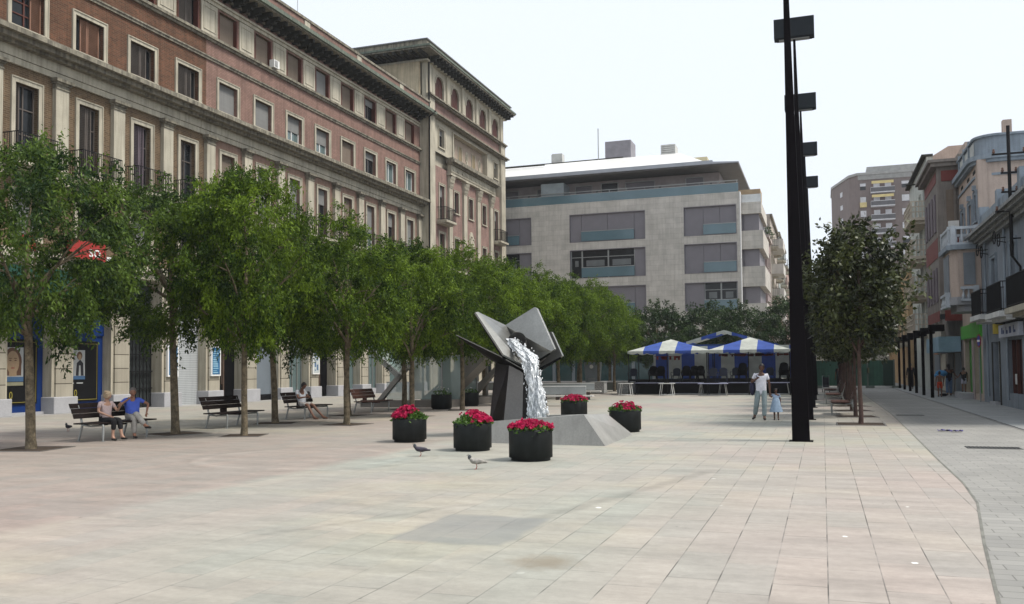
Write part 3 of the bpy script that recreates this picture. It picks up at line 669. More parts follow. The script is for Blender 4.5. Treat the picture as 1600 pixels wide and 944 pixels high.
def blob2(cu, cz, ru, rz, n0, mi, n=16): p.fpoly(F, [(cu+ru*cos(2*pi*i/n), cz+rz*sin(2*pi*i/n)) for i in range(n)], n0, n0+.003, mi)
blob2(a+.3, 2.35, .17, .24, -.052, 1); blob2(a+.3, 2.32, .10, .15, -.048, 0); p.fpoly(F, [(a+.12, 1.56), (a+.46, 1.56), (a+.4, 2.1), (a+.2, 2.15)], -.052, -.047, 4)
blob2(a+.75, 2.42, .15, .18, -.052, 1); blob2(a+.76, 2.36, .09, .13, -.048, 0); p.fpoly(F, [(a+.55, 1.56), (a+.98, 1.56), (a+.95, 2.1), (a+.78, 2.25), (a+.6, 2.1)], -.052, -.047, 5); p.fpoly(F, [(a+.7, 1.56), (a+.82, 1.56), (a+.8, 2.0), (a+.72, 2.0)], -.047, -.043, 3)
p.fbox(F, a+.1, a+1.05, 1.40, 1.55, -.06, -.044, 2); p.fbox(F, a+.15, a+.45, 1.22, 1.27, -.06, -.05, 3); p.fbox(F, a+.6, a+.95, 1.22, 1.27, -.06, -.05, 3)
p.build('people_poster', [SKINP, HAIRP, PRINTB, PRINTW, mat('printed_grey', (.2, .22, .25)), mat('printed_black', (.02, .02, .025))], bays[0])
# display cases on the piers
def case(c, mats, shapes):
    p = MB(); p.fbox(F, c-.38, c+.38, 1.45, 3.0, .45, .56, 0); p.fbox(F, c-.30, c+.30, 1.53, 2.92, .56, .565, 1)
    b = p.build('display_case', [WHITEF, mats[0]], PAL); q = MB()
    for (u0, u1, z0, z1) in shapes: q.fbox(F, c+u0, c+u1, z0, z1, .565, .569)
    q.build('notice', mats[1], b)
rr = random.Random(3)
PB = mat('poster_blue', (.03, .12, .25), .4); PW = mat('poster_pale_blue', (.25, .42, .52), .4)
for c in (PJ[4], PJ[5]): case(c, (PB, PW), [(-.25+.0, -.25+rr.uniform(.25, .45), 1.6+.11*i, 1.6+.11*i+rr.uniform(.03, .07)) for i in range(11)])
case(PJ[8], (mat('poster_pale', (.42, .46, .46)), mat('poster_ink', (.08, .14, .24))), [(-.2, .0, 2.5, 2.8), (.05, .2, 2.3, 2.5), (-.22, -.05, 1.9, 2.2), (.02, .2, 1.7, 2.05), (-.1, .1, 2.32, 2.36), (-.2, -.1, 1.65, 1.75)])
# red shop sign and green awning above the bank
sg = MB(); sg.fbox(F, 28.9, 30.9, 6.48, 7.25, .62, .84)
sgo = sg.build('red_sign', REDS, PAL)
text_mesh('so', .72, WHITEF, F, 30.25, 6.83, .85, sgo)
MB().fbox(F, 31.0, 31.4, 6.38, 6.72, .62, .8).build('white_mark', WHITEF, sgo)
sg2 = MB().fbox(F, 26.6, 27.2, 6.5, 7.1, .62, .84).build('red_sign', REDS, PAL); MB().fbox(F, 26.85, 27.05, 6.85, 7.0, .84, .85).build('white_mark', WHITEF, sg2)
q = MB(); q.fpoly(F, [(24.5, 5.9), (31.2, 5.9), (31.2, 5.86), (24.5, 5.86)], .5, .52)
q.add([F(24.5, 5.95, .46), F(31.2, 5.95, .46), F(31.2, 4.9, 1.9), F(24.5, 4.9, 1.9), F(31.2, 4.65, 1.9), F(24.5, 4.65, 1.9)], [(0, 1, 2, 3), (3, 2, 4, 5)])
q.build('green_awning', GREENS, PAL)

# ------------------------------------------------------------------ TOWER
TW = thing('corner_tower', 'taller end block of the brick palace with arched top windows, loggia and wide eaves', 'building', (-29.6, 65, 0))
FT = East(-29.6); T0, T1 = 65.0, 83.3; TC = 74.35
ARC = [TC+3.35*i for i in (-2, -1, 0, 1, 2)]
# stone and brick fields
h1 = [(c-.92, c+.92, 24.15, 26.0) for c in ARC]
MB().wall(FT, T0, T1, 23.62, 26.45, h1, .4).build('arcade_wall', STONE, TW)
MB().wall(FT, T0+1.2, T1-1.2, 22.45, 23.62, [], .1).build('brick_band', BRICKP, TW)
MB().wall(FT, T0+1.2, T1-1.2, 19.55, 22.25, [(67.42, 68.5, 20.1, 21.62), (70.4, 78.5, 19.62, 21.9), (80.5, 81.6, 20.1, 21.62)], .4).build('loggia_storey_wall', STONE, TW)
DB = [67.96, 81.05]; WB = [71.1, 74.45, 77.8]
hb = [(d-.5, d+.5, 14.0, 16.9) for d in DB]+[(c-.48, c+.48, 15.1, 16.9) for c in WB]+[(d-.5, d+.5, 10.1, 12.9) for d in DB]+[(WB[0]-.48, WB[0]+.48, 10.1, 12.9), (WB[2]-.48, WB[2]+.48, 10.1, 12.9)]
MB().wall(FT, T0+1.2, T1-1.2, 6.3, 18.4, hb, .4).build('middle_wall', BRICKP, TW)
MB().box(-46, -30.0, T0, T1, 0, 26.5).build('rear_wall', STONE, TW)
MB().box(-44, -30.1, T0-.35, T0, 22.6, 26.4).build('side_wall_face', mat('ochre_render', (.50, .42, .29), .9, streak=.3), TW)
for a, b in ((T0, T0+1.2), (T1-1.2, T1)): MB().fbox(FT, a, b, 0, 23.62, -.4, .22).build('corner_pilaster', STONE, TW)
mb = MB(); mb.fbox(FT, T0-.1, T1+.1, 22.25, 22.35, 0, .42); mb.fbox(FT, T0-.15, T1+.15, 22.35, 22.47, 0, .62); mb.build('lower_string_course', STONE_D, TW)
mb = MB(); mb.fbox(FT, T0-.1, T1+.1, 23.62, 23.74, 0, .3); mb.fbox(FT, T0-.1, T1+.1, 23.74, 23.86, 0, .45); mb.build('upper_string_course', STONE_D, TW)
for c in ARC:
    mb = MB(); N = 12
    # stone spandrel that turns the opening into an arch
    for sgn in (-1, 1):
        pts = [(c+sgn*.92, 26.0)]+[(c+sgn*.84*cos(t), 25.2+.76*sin(t)) for t in [pi/2*i/N for i in range(N, -1, -1)]]+[(c+sgn*.92, 25.2)]
        mb.fpoly(FT, pts, -.1, -.02)
    for i in range(2*N):
        t0, t1 = pi*i/(2*N), pi*(i+1)/(2*N)
        mb.fpoly(FT, [(c+.84*cos(t0), 25.2+.76*sin(t0)), (c+.95*cos(t0), 25.2+.87*sin(t0)), (c+.95*cos(t1), 25.2+.87*sin(t1)), (c+.84*cos(t1), 25.2+.76*sin(t1))], -.02, .05)
    a = mb.build('arched_window', STONE, TW)
    q = MB(); q.fbox(FT, c-.91, c+.91, 24.16, 25.99, -.39, -.33); q.build('pane', DARKW, a)
    q = MB()
    for sgn in (-1, 1):
        q.fbox(FT, c+sgn*.83, c+sgn*.02, 24.18, 25.94, -.17, -.14)
        for j in range(14): q.fbox(FT, c+sgn*.78, c+sgn*.08, 24.25+.115*j, 24.30+.115*j, -.14, -.12)
    q.build('shutter', REDW, a)
for i in range(6):
    c = TC+3.35*(i-2.5)
    if i in (0, 5): c = T0+.65 if i == 0 else T1-.65
    mb = MB(); mb.fbox(FT, c-.38, c+.38, 23.86, 26.4, 0, .13)
    for u0, u1, z0, z1 in ((c-.3, c+.3, 26.1, 26.14), (c-.3, c+.3, 24.1, 24.14), (c-.3, c-.26, 24.14, 26.1), (c+.26, c+.3, 24.14, 26.1)): mb.fbox(FT, u0, u1, z0, z1, .13, .155)
    mb.build('arcade_pilaster', STONE, TW)
mb = MB(); mb.box(-46, -29.3, T0-.4, T1+.35, 26.4, 26.55); mb.build('eaves_moulding', STONE, TW)
mb = MB(); mb.box(-46, -28.45, T0-1.9, T1+.5, 26.85, 26.97); mb.build('eaves', STONE_D, TW)
MB().box(-46, -28.38, T0-2.0, T1+.58, 26.97, 27.12).build('roof_gutter', COPPER, TW)
b0 = MB().box(-29.3, -28.5, T0+.1, T0+.34, 26.62, 26.85).box(-29.4, -28.8, T0+.12, T0+.32, 26.4, 26.62).build('eaves_bracket', BRACK, TW)
for i in range(1, 27): rep(b0, 'eaves_bracket', TW, (0, .695*i, 0))
b1 = MB().box(-29.5, -29.26, T0-1.85, T0-.4, 26.62, 26.85).build('eaves_bracket', BRACK, TW)
for i in range(1, 20): rep(b1, 'eaves_bracket', TW, (-.75*i, 0, 0))
MB().box(-46, -29.0, T0-1.2, T1+.6, 27.12, 27.75).build('parapet', STONE_D, TW)
MB().box(-46, -28.9, T0-1.3, T1+.7, 27.75, 27.85).build('parapet_coping', SOFF, TW)
# side-bay windows, loggia, pilasters
for c in (67.96, 81.05): window(FT, c, 1.08, 20.1, 21.62, 'low', TW, .14)
mb = MB(); mb.box(-30.02, -29.98, 70.4, 78.5, 19.62, 21.9)
lg = mb.build('loggia', mat('loggia_back_wall', (.30, .24, .19), .9), TW)
mb = MB(); mb.fbox(FT, 70.2, 78.7, 21.9, 22.0, 0, .12); mb.fbox(FT, 70.2, 70.4, 19.62, 21.9, 0, .1); mb.fbox(FT, 78.5, 78.7, 19.62, 21.9, 0, .1); mb.build('loggia_frame', STONE, lg)
for i, c in enumerate((71.3, 72.85, 74.45, 76.05, 77.6)):
    mb = MB()
    if i % 2: mb.fbox(FT, c-.36, c+.36, 19.7, 21.3, -.38, -.34, 0); mb.fbox(FT, c-.42, c-.36, 19.65, 21.36, -.38, -.3, 1); mb.fbox(FT, c+.36, c+.42, 19.65, 21.36, -.38, -.3, 1); mb.build('loggia_window', [mat('straw_blind', (.20, .155, .09), .8), STONE], lg)
    else:
        mb.fpoly(FT, [(c+.3*cos(t), 20.75+.5*sin(t)) for t in [2*pi*j/16 for j in range(16)]], -.38, -.33, 0); mb.fpoly(FT, [(c+.17*cos(t), 20.75+.32*sin(t)) for t in [2*pi*j/12 for j in range(12)]], -.33, -.29, 1)
        mb.fbox(FT, c-.14, c+.14, 19.66, 20.3, -.38, -.30, 0); mb.build('carved_medallion', [STONE, STONE_D], lg)
mb = MB(); mb.fbox(FT, 69.0, 80.2, 18.95, 19.1, 0, .5); mb.fbox(FT, 68.9, 80.3, 19.1, 19.3, 0, .78); mb.fbox(FT, 69.0, 80.2, 19.3, 19.5, 0, .62); mb.build('loggia_balustrade', STONE_D, TW)
mb = MB(); mb.fbox(FT, 69.2, 80.0, 18.15, 18.95, 0, .3); mb.fbox(FT, 69.2, 80.0, 18.35, 18.42, .3, .36)
for j in range(10): # carved relief panel above the capitals
    u = 69.9+1.05*j; mb.fpoly(FT, [(u+.3*cos(t), 18.66+.14*sin(t)) for t in [2*pi*i/10 for i in range(10)]], .3, .35)
mb.build('carved_frieze', STONE, TW)
for c in (69.5, 72.78, 76.1, 79.4): pilaster(c, 6.3, 18.15, .36, 'giant_pilaster', 1.15, FT, True, TW)
for c in WB: window(FT, c, .96, 15.1, 16.9, 'open', TW, .12)
for c in (WB[0], WB[2]): window(FT, c, .96, 10.1, 12.9, 'open', TW, .12)
for c in DB:
    window(FT, c, 1.0, 14.0, 16.9, 'low', TW, .14); window(FT, c, 1.0, 10.1, 12.9, 'open', TW, .14)
    balcony(FT, c-1.05, c+1.05, 13.9, .85, 1.05, TW); balcony(FT, c-1.05, c+1.05, 10.0, .7, 1.0, TW)
balcony(FT, 69.3, 79.6, 10.0, .7, 1.0, TW)
mb = MB(); c = WB[1]
for rz, ru, n0, n1 in ((1.35, .62, .0, .1), (1.1, .45, .1, .16), (.5, .3, .16, .26)): mb.fpoly(FT, [(c+ru*cos(t), 12.6+rz*sin(t)) for t in [2*pi*j/20 for j in range(20)]], n0, n1)
for j in range(9): mb.ell(FT(c+.22*sin(j*2.1), 11.7+.22*j, .2), (.09, .12, .1), 8, 5)
mb.build('carved_coat_of_arms', STONE, TW)
MB().fbox(FT, T0, T1, 0, 6.3, -.35, .1).build('ground_storey', STONE, TW)
for c in (67.9, 71.2, 74.5, 77.8, 81.1):
    s = MB(); s.fbox(FT, c-1.1, c+1.1, 0, 4.6, .1, .14); s.fbox(FT, c-1.16, c-1.1, 0, 4.66, .1, .2, 1); s.fbox(FT, c+1.1, c+1.16, 0, 4.66, .1, .2, 1); s.fbox(FT, c-1.1, c+1.1, 4.6, 4.66, .1, .2, 1); s.build('shop_window', [GLASSD, STONE_D], TW)
mb = MB(); mb.tube([(-29.3, 64.86, 22.2), (-29.3, 64.86, 26.3)], .07, 8); mb.build('drain_pipe', IRON, TW)

# ================================================================== MODERN BLOCK
MOD = thing('modern_apartment_block', 'modern pale stone apartment block with wide grey shutters and blue glass balcony fronts', 'building', (-20, 86, 0))
FM = South(86.); XL, XR = -46., -7.06
rows = [(14.15, 16.95), (10.55, 13.38), (6.95, 9.68)]
hs = []; 
for z0, z1 in rows: hs += [(-12.28, -7.36, z0, z1), (-23.6, -16.0, z0, z1), (-35.2, -27.6, z0, z1)]
MB().wall(FM, XL, XR, 4.6, 18.1, hs, .5).build('stone_facade', TRAV, MOD)
MB().box(XL, XR, 86.62, 104, 0, 18.05).build('rear_wall', PANEL, MOD)
MB().box(XL, XR+.06, 86.02, 104, 18.05, 18.12).build('terrace_slab', TRAV, MOD)
MB().box(XR, XR+.09, 85.95, 86.5, 4.6, 18.1).build('corner_trim', WHITEF, MOD)
def modwin(x0, x1, z0, z1, g0, g1, style):
    q = MB(); q.fbox(FM, x0, x1, z1-.06, z1, -.5, .03); q.fbox(FM, x0, x0+.05, z0, z1-.06, -.5, .03); q.fbox(FM, x1-.05, x1, z0, z1-.06, -.5, .03); q.fbox(FM, x0+.05, x1-.05, z0, z0+.04, -.5, .03)
    wn = q.build('window', PANEL, MOD)
    n = 4 if x1-x0 > 6 else 3
    es = [x0+.05]+([g0+.0, (g0+g1)/2, g1] if n == 4 else [g0, (g0+x1)/2])+[x1-.05]
    for i in range(n):
        a, b = es[i], es[i+1]
        if style == 'shut' or (style == 'part' and (i == 0 or i == n-1) and not (n == 4 and i == 0)) :
            if style == 'part' and n == 3 and i == 2: pass
            else:
                MB().fbox(FM, a+.015, b-.015, z0+.04, z1-.06, -.22, -.16).build('shutter_panel', PANEL, wn); continue
        g = MB(); g.fbox(FM, a, b, z0+.04, z1-.06, -.4, -.34, 0); g.fbox(FM, a, a+.07, z0+.04, z1-.06, -.34, -.26, 1); g.fbox(FM, b-.07, b, z0+.04, z1-.06, -.34, -.26, 1); g.fbox(FM, a+.07, b-.07, z1-.75, z1-.69, -.34, -.26, 1)
        g.fbox(FM, a+.4, b-.4, z0+1.2, z0+1.8, -.34, -.335, 2)  # pale patch on the glass, a reflection put into colour
        g.build('glazed_door', [GLASSD, ALU, mat('painted_reflection', (.15, .16, .16), .3)], wn)
    g = MB(); g.fbox(FM, g0, g1, z0+.08, z0+1.02, .02, .05, 0); g.fbox(FM, g0, g1, z0+1.02, z0+1.08, .0, .07, 1)
    g.build('balustrade', [BGLASS, ALU], wn)
for i, (z0, z1) in enumerate(rows):
    modwin(-12.28, -7.36, z0, z1, -10.45, -7.42, 'part' if i == 2 else 'shut')
    modwin(-23.6, -16.0, z0, z1, -22.4, -17.1, 'part' if i == 1 else 'shut')
    modwin(-35.2, -27.6, z0, z1, -34, -28.9, 'shut' if i != 1 else 'part')
# penthouse
FP = South(88.4)
hp = [(-36, -33.5, 18.3, 20.3), (-31.4, -29.7, 18.3, 20.3), (-27.7, -25.7, 18.3, 20.3), (-23.6, -21.8, 18.3, 20.3), (-20.9, -19.1, 18.3, 20.4), (-18.4, -15.4, 18.3, 20.3), (-12.4, -10.6, 18.3, 20.3)]
MB().wall(FP, XL, -9.1, 18.12, 20.6, hp, .3).build('penthouse_wall', mat('mauve_render', (.30, .265, .26), .8), MOD)
MB().box(XL, -9.1, 88.8, 102, 18.12, 20.6).build('penthouse_rear', PANEL, MOD)
for i, h in enumerate(hp):
    q = MB(); q.fbox(FP, h[0], h[1], h[2], h[3], -.25, -.2); wn = q.build('penthouse_window', GLASSD if i in (4,) else PANEL, MOD)
    MB().fbox(FP, h[0], h[0]+.07, h[2], h[3], -.2, .02).fbox(FP, h[1]-.07, h[1], h[2], h[3], -.2, .02).fbox(FP, h[0]+.07, h[1]-.07, h[3]-.07, h[3], -.2, .02).build('frame', ALU, wn)
for x in (-28.6, -24.6, -21.3, -14.9, -9.9):
    MB().fbox(FP, x-.1, x+.1, 19.3, 19.6, 0, .1).build('wall_lamp', SOFF, MOD)
MB().box(-26.6, -24.2, 86.2, 88.39, 18.12, 20.3).build('terrace_screen', mat('frosted_screen', (.26, .30, .32), .4), MOD)
q = MB(); q.box(XL, -7.15, 86.03, 86.08, 18.13, 18.95, 0); q.box(XL, -7.15, 86.02, 86.09, 18.95, 19.0, 1); q.box(XL, -7.15, 86.1, 86.15, 19.2, 19.26, 1)
for i in range(22): x = -7.3-1.75*i; q.box(x, x+.05, 86.09, 86.14, 18.13, 19.2, 1)
q.build('terrace_balustrade', [BGLASS, ALU], MOD)
q = MB(); q.prism([(XL, 85.35, 20.80), (-9.4, 85.35, 20.80), (-9.4, 85.35, 21.15), (XL, 85.35, 21.15)], (0, 18, 0), 0)
q.prism([(-9.4, 85.35, 20.80), (-7.0, 85.35, 20.74), (-7.0, 85.35, 20.84), (-9.4, 85.35, 21.0)], (0, 18, 0), 0)
q.box(XL, -7.1, 85.5, 102, 20.68, 20.79, 1)
rf = q.build('roof', [ROOFM, SOFF], MOD)
q = MB(); q.add([(XL, 85.5, 21.16), (-10.3, 85.5, 21.16), (-13.2, 90, 23.2), (XL, 90, 23.2)], [(0, 1, 2, 3)], 0); q.add([(-10.3, 85.5, 21.16), (-9.4, 102, 21.16), (-13.2, 96, 23.2), (-13.2, 90, 23.2)], [(0, 1, 2, 3)], 0)
q.add([(XL, 90, 23.2), (-13.2, 90, 23.2), (-13.2, 96, 23.2), (XL, 96, 23.2)], [(0, 1, 2, 3)], 0)
q.build('roof_sheeting', ROOFW, rf)
q = MB(); q.tube([(-38, 90.5, 23.32), (-27, 90.5, 23.32), (-19, 90.5, 23.34)], .11, 8); q.tube([(-38, 89, 22.95), (-27, 88.9, 22.92)], .08, 8); q.build('roof_pipe', BRACK, rf)
MB().box(-20.9, -18.2, 90.5, 93, 23.0, 25.15).build('lift_housing', mat('mauve_grey_render', (.23, .22, .24), .8), rf)
q = MB(); q.box(-26.8, -25.7, 91, 92, 23.2, 24.5); q.box(-26.85, -25.65, 90.9, 90.98, 23.4, 24.4); q.build('roof_vent', mat('pale_vent', (.5, .5, .48), .6), rf)
q = MB(); q.box(-15.0, -13.6, 90.1, 92, 23.0, 24.2)
for i in range(5): q.box(-15.05, -13.55, 90.0, 90.08, 23.22+.2*i, 23.32+.2*i)
q.build('roof_vent', mat('pale_vent_b', (.5, .5, .48), .6), rf)
MB().box(-12.4, -10.6, 91.5, 94, 21.6, 22.95).build('roof_store', mat('straw_render', (.45, .40, .26), .8), rf)
MB().tube([(-21.6, 90.4, 23.2), (-21.6, 90.4, 26.6)], .05, 6).build('antenna', ALU, rf)
# ground floor, dark glass between fins
q = MB(); q.box(XL, XR, 86.1, 86.6, 0, 4.6, 0)
for i in range(20): x = XR-.3-2.0*i; q.box(x-.14, x+.14, 85.9, 86.1, 0, 4.6, 1)
q.box(XL, XR, 85.9, 86.1, 4.35, 4.6, 1)
q.build('ground_floor_glazing', [mat('teal_shop_glass', (.015, .05, .055), .12, spec=.6), GREYD], MOD)
# recessed side wing on the street corner
MB().box(XR, -5.45, 87.3, 104, 0, 17.4).build('side_wing', PANEL, MOD)
for z0, z1, x1 in ((16.1, 17.2, -5.15), (12.75, 14.5, -5.02), (9.2, 11.1, -4.9), (4.3, 7.6, -4.8)):
    MB().box(XR+.02, x1, 86.9, 96, z0, z1).build('stone_balcony_band', TRAV, MOD)
for z0, z1 in ((14.5, 16.1), (11.1, 12.75), (7.6, 9.2)): MB().box(XR+.3, -5.4, 87.2, 87.28, z0, z1).build('shutter_panel', PANEL, MOD)
MB().box(XR+.1, -5.15, 86.95, 87.0, 17.2, 17.95).build('terrace_glass', mat('white_terrace_glass', (.6, .62, .62), .3), MOD)
MB().box(-7.5, -5.4, 90, 92.5, 17.4, 19.0).build('roof_hut', mat('tan_roof_hut', (.36, .27, .17), .8), MOD)

# ================================================================== STREET ROW BEYOND (facing +X)
def rowhouse(name, label, X, y0, y1, top, m, floors, nb, base=3.6, bal=True, bay=False, trim=None, root_cat='building', W=False, depth=14, holesw=1.1, zs=None):
    Fh = West(X) if W else East(X)
    r = thing(name, label, root_cat, (X, y0, 0)); hs = []
    fh = (top-1.0-base)/floors; step = (y1-y0)/nb
    for i in range(nb):
        c = y0+step*(i+.5)
        for j in range(floors): z = base+fh*j+.35; hs.append((c-holesw/2, c+holesw/2, z, z+fh-.95))
    MB().wall(Fh, y0, y1, 0, top, hs, .3).build('wall', m, r)
    a, b = (X+.42, X+depth) if W else (X-depth, X-.42)
    MB().box(a, b, y0, y1, 0, top-.02).build('rear_wall', m, r)
    MB().fbox(Fh, y0, y1, top-.3, top, 0, .25).build('cornice', trim or STONE_D, r)
    for k, h in enumerate(hs):
        q = MB(); q.fbox(Fh, h[0], h[1], h[2], h[3], -.3, -.24); wn = q.build('window', GLASSD if k % 3 else BLIND, r)
        MB().fbox(Fh, h[0]-.1, h[0], h[2], h[3]+.1, 0, .05).fbox(Fh, h[1], h[1]+.1, h[2], h[3]+.1, 0, .05).fbox(Fh, h[0], h[1], h[3], h[3]+.1, 0, .05).fbox(Fh, h[0]-.1, h[1]+.1, h[2]-.1, h[2], 0, .1).build('frame', trim or STONE, wn)
        if bal and k % 2 == 0: balcony(Fh, h[0]-.4, h[1]+.4, h[2]-.1, .8, 1.0, r, slabm=trim, step=.2)
    return r
MAUVE = mat('mauve_pink_render', (.33, .26, .25), .85, streak=.2)
rowhouse('street_house', 'mauve apartment house just past the modern block, with tall pale window frames', 'building', -5.3, 96, 104, 15.2, MAUVE, 4, 3) if False else None
rh = rowhouse('apartment_house', 'mauve rendered house right behind the modern stone block, with plants on its roof', -5.25, 88.5+8.0, 103, 15.4, MAUVE, 4, 3, bal=False, trim=mat('pinkish_trim', (.42, .36, .33), .8))
r2 = rowhouse('apartment_house', 'taller beige apartment house with projecting balconies, second past the modern block', -5.2, 103, 120, 18.6, mat('beige_render', (.40, .35, .30), .85, streak=.2), 5, 5)
for j in range(5): MB().box(-5.2, -3.9, 104, 110, 3.6+2.8*j, 4.7+2.8*j).build('bay_parapet', mat('pale_bay_%d' % j, (.5, .48, .44), .8), r2)
r3 = rowhouse('apartment_house', 'grey green apartment house narrow in view, third past the modern block', -5.1, 120, 142, 19.0, mat('grey_green_render', (.33, .36, .34), .85), 5, 6)
r4 = rowhouse('apartment_house', 'low reddish house at the far end of the street, left of the lamp columns', -5.0, 142, 190, 17.0, mat('reddish_render', (.34, .24, .21), .85), 4, 8, bal=False)
lp = RNG.normal(size=(500, 3))*np.array([.35, 1.2, .4])+np.array([-5.4, 98.5, 15.9])
lf = leaves('roof_plants', lp, RNG.normal(size=(500, 3)), .22, RNG.uniform(size=500), LEAFD, None); tag(lf, 'bushy green plants growing on the roof edge of the mauve house', 'plants')

# ================================================================== HIGH-RISE
HR = thing('high_rise', 'tall brown brick tower block with white balconies, far away above the right tree', 'building', (10, 200, 0))
HB = brickmat('brown_high_rise_brick', (.17, .135, .125), (.155, .125, .118), (.16, .13, .12), bump=0, var=.08, streak=.12)
q = MB(); pts = [(2.8, 214), (6.15, 202), (7.8, 200), (18.2, 200), (18.2, 204), (26, 204), (26, 225), (2.8, 225)]
q.prism([(x, y, 0) for x, y in pts], (0, 0, 41.4)); q.build('tower_body', HB, HR)
q = MB(); q.prism([(x*1.0+(.3 if x > 10 else -.2), y-.3 if y < 210 else y, 41.4) for x, y in pts], (0, 0, .5)); q.box(9.8, 22, 204.5, 215, 41.9, 44.0); q.build('roof_edge', mat('grey_concrete', (.28, .28, .27), .8), HR)
q = MB(); q.fbox(South(200), 7.8, 18.2, 40.4, 41.39, 0, .15); q.build('top_band', mat('grey_concrete_b', (.25, .25, .24), .8), HR)
FH = South(200.)
wp = mat('white_blind_window', (.5, .5, .52), .6); aw = mat('yellow_awning', (.55, .45, .2), .7)
for j in range(9):
    z = 40.2-2.86*(j+1)
    for x0, x1, mm in ((8.2, 9.3, wp), (16.2, 17.6, wp)):
        q = MB(); q.fbox(FH, x0, x1, z+(1.0 if (j*3+int(x0)) % 4 else 1.7), z+2.3, .01, .06, 0); q.fbox(FH, x0, x1, z+.9, z+2.35, .0, .012, 1); q.build('window', [mm, GLASSD], HR)
    q = MB(); q.fbox(FH, 10.2, 14.8, z, z+.2, 0, 1.3, 0); q.fbox(FH, 10.2, 14.8, z+.2, z+1.1, 1.22, 1.3, 1); q.fbox(FH, 10.2, 10.35, z+.2, z+1.2, 0, 1.22, 0); q.fbox(FH, 14.65, 14.8, z+.2, z+1.2, 0, 1.22, 0); q.fbox(FH, 10.3, 14.7, z+.2, z+2.6, .0, .02, 2)
    q.fbox(FH, 10.2, 14.8, z+1.1, z+1.2, 1.2, 1.32, 0)
    q.fbox(FH, 10.8, 12, z+.9, z+2.3, .02, .04, 0); q.fbox(FH, 13, 14.2, z+.9, z+2.3, .02, .04, 0)
    b = q.build('balcony', [wp, mat('dark_rail_%d' % j, (.08, .08, .085), .6), mat('painted_shade_brown_%d' % j, (.14, .10, .09), .9)], HR)  # brown sheet behind each balcony has the recess shade in its colour
    if j in (0, 1): MB().fpoly(FH, [(10.4, z+2.45), (14.6, z+2.45), (14.6, z+1.9), (10.4, z+1.9)], 1.2, 1.35).build('awning', aw, b)
    q = MB(); q.fbox(South(204), 18.9, 19.7, z+1.0, z+2.2, .01, .06); q.fbox(South(204), 21.5, 22.4, z+1.0, z+2.2, .01, .06); q.build('window', wp, HR)
    a = Vector((4.5, 208, 0)); dn = Vector((-.96, -.27, 0))
    q = MB(); q.prism([Vector((4.9, 206.5, z+1)), Vector((4.5, 207.9, z+1)), Vector((4.5, 207.9, z+2)), Vector((4.9, 206.5, z+2))], dn*.08); q.build('window', wp, HR)
q = MB(); q.fpoly(FH, [(8.1, 35.6), (9.4, 35.6), (9.4, 34.6), (8.1, 34.6)], .1, .5); q.build('awning', aw, HR)

# ================================================================== RIGHT SIDE HOUSES (facing -X, plane 6.85)
BG = mat('blue_grey_render', (.22, .25, .285), .85, var=.12, streak=.25); BGt = mat('blue_grey_moulding', (.27, .275, .27), .8, streak=.45)
TAN = mat('tan_pink_render', (.44, .35, .295), .9, var=.08, streak=.15); SLATE = mat('slate_blue_moulding', (.24, .28, .32), .8, streak=.2)
H1 = thing('blue_grey_house', 'low blue grey house with moulded cornice and two iron balconies, nearest on the right', 'building', (6.85, 28, 0))
FW = West(6.85)
hs = [(41.24, 42.7, .12, 2.62), (36.8, 39.5, .55, 2.62), (31, 34, .55, 2.62), (41.3, 42.35, 4.0, 6.1), (37.2, 38.3, 3.9, 6.25), (33.1, 34.2, 3.9, 6.2)]
MB().wall(FW, 28, 45.2, 0, 7.0, hs, .32).build('wall', BG, H1)
MB().box(7.28, 20, 28, 45.2, 0, 8.5).build('rear_wall', BG, H1)
MB().fbox(FW, 35.6, 45.2, .0, 3.25, 0, .012).build('stone_base', mat('grey_stone_base', (.25, .24, .235), .6, var=.2, streak=.3), H1) if False else None
mb = MB(); mb.fbox(FW, 28, 45.3, 6.95, 7.1, -.3, .2); mb.fbox(FW, 28, 45.35, 7.1, 7.22, -.3, .34); mb.fbox(FW, 28, 45.4, 7.22, 7.34, -.3, .5); mb.fbox(FW, 28, 45.45, 7.34, 7.46, -.3, .62)
mb.build('moulded_cornice', BGt, H1)
mb = MB(); mb.fbox(FW, 28, 45.2, 7.46, 8.35, -.3, -.02)
for u in (45.0, 40.6, 36.2, 31.8): mb.fbox(FW, u-.25, u+.2, 7.46, 8.75, -.35, .06)
mb.build('roof_parapet', SLATE, H1)
for u, z0, z1, wd in ((41.82, 4.0, 6.1, 1.05), (37.75, 3.9, 6.25, 1.1), (33.65, 3.9, 6.2, 1.1)): window(FW, u, wd, z0, z1, 'open', H1, .12, SLATE)
bl = [balcony(FW, 40.6, 43.0, 3.72, .75, 1.0, H1, slabm=mat('white_balcony_stone', (.55, .55, .53), .8), step=.1, slab=.2), balcony(FW, 36.3, 39.2, 3.62, .75, 1.05, H1, slabm=mat('white_balcony_stone_b', (.55, .55, .53), .8), step=.1, slab=.2), balcony(FW, 32, 35.2, 3.62, .75, 1.05, H1, step=.1, slab=.2)]
MB().fbox(FW, 41.24, 42.7, .12, 2.62, -.25, -.2).build('roller_shutter', SHUT, H1)
MB().fbox(FW, 41.0, 41.24, 0, 2.62, .0, .02).build('door_jamb', BRACK, H1); MB().fbox(FW, 42.7, 42.95, 0, 2.62, 0, .02).build('door_jamb', BRACK, H1)
MB().fbox(FW, 41.24, 42.7, .0, .12, -.2, .18).build('doorstep', PLINTH, H1)
q = MB(); q.fbox(FW, 36.8, 39.5, .55, 2.62, -.3, -.25, 0)
for u in (36.8, 37.65, 38.6, 39.4): q.fbox(FW, u, u+.1, .55, 2.62, -.25, -.15, 1)
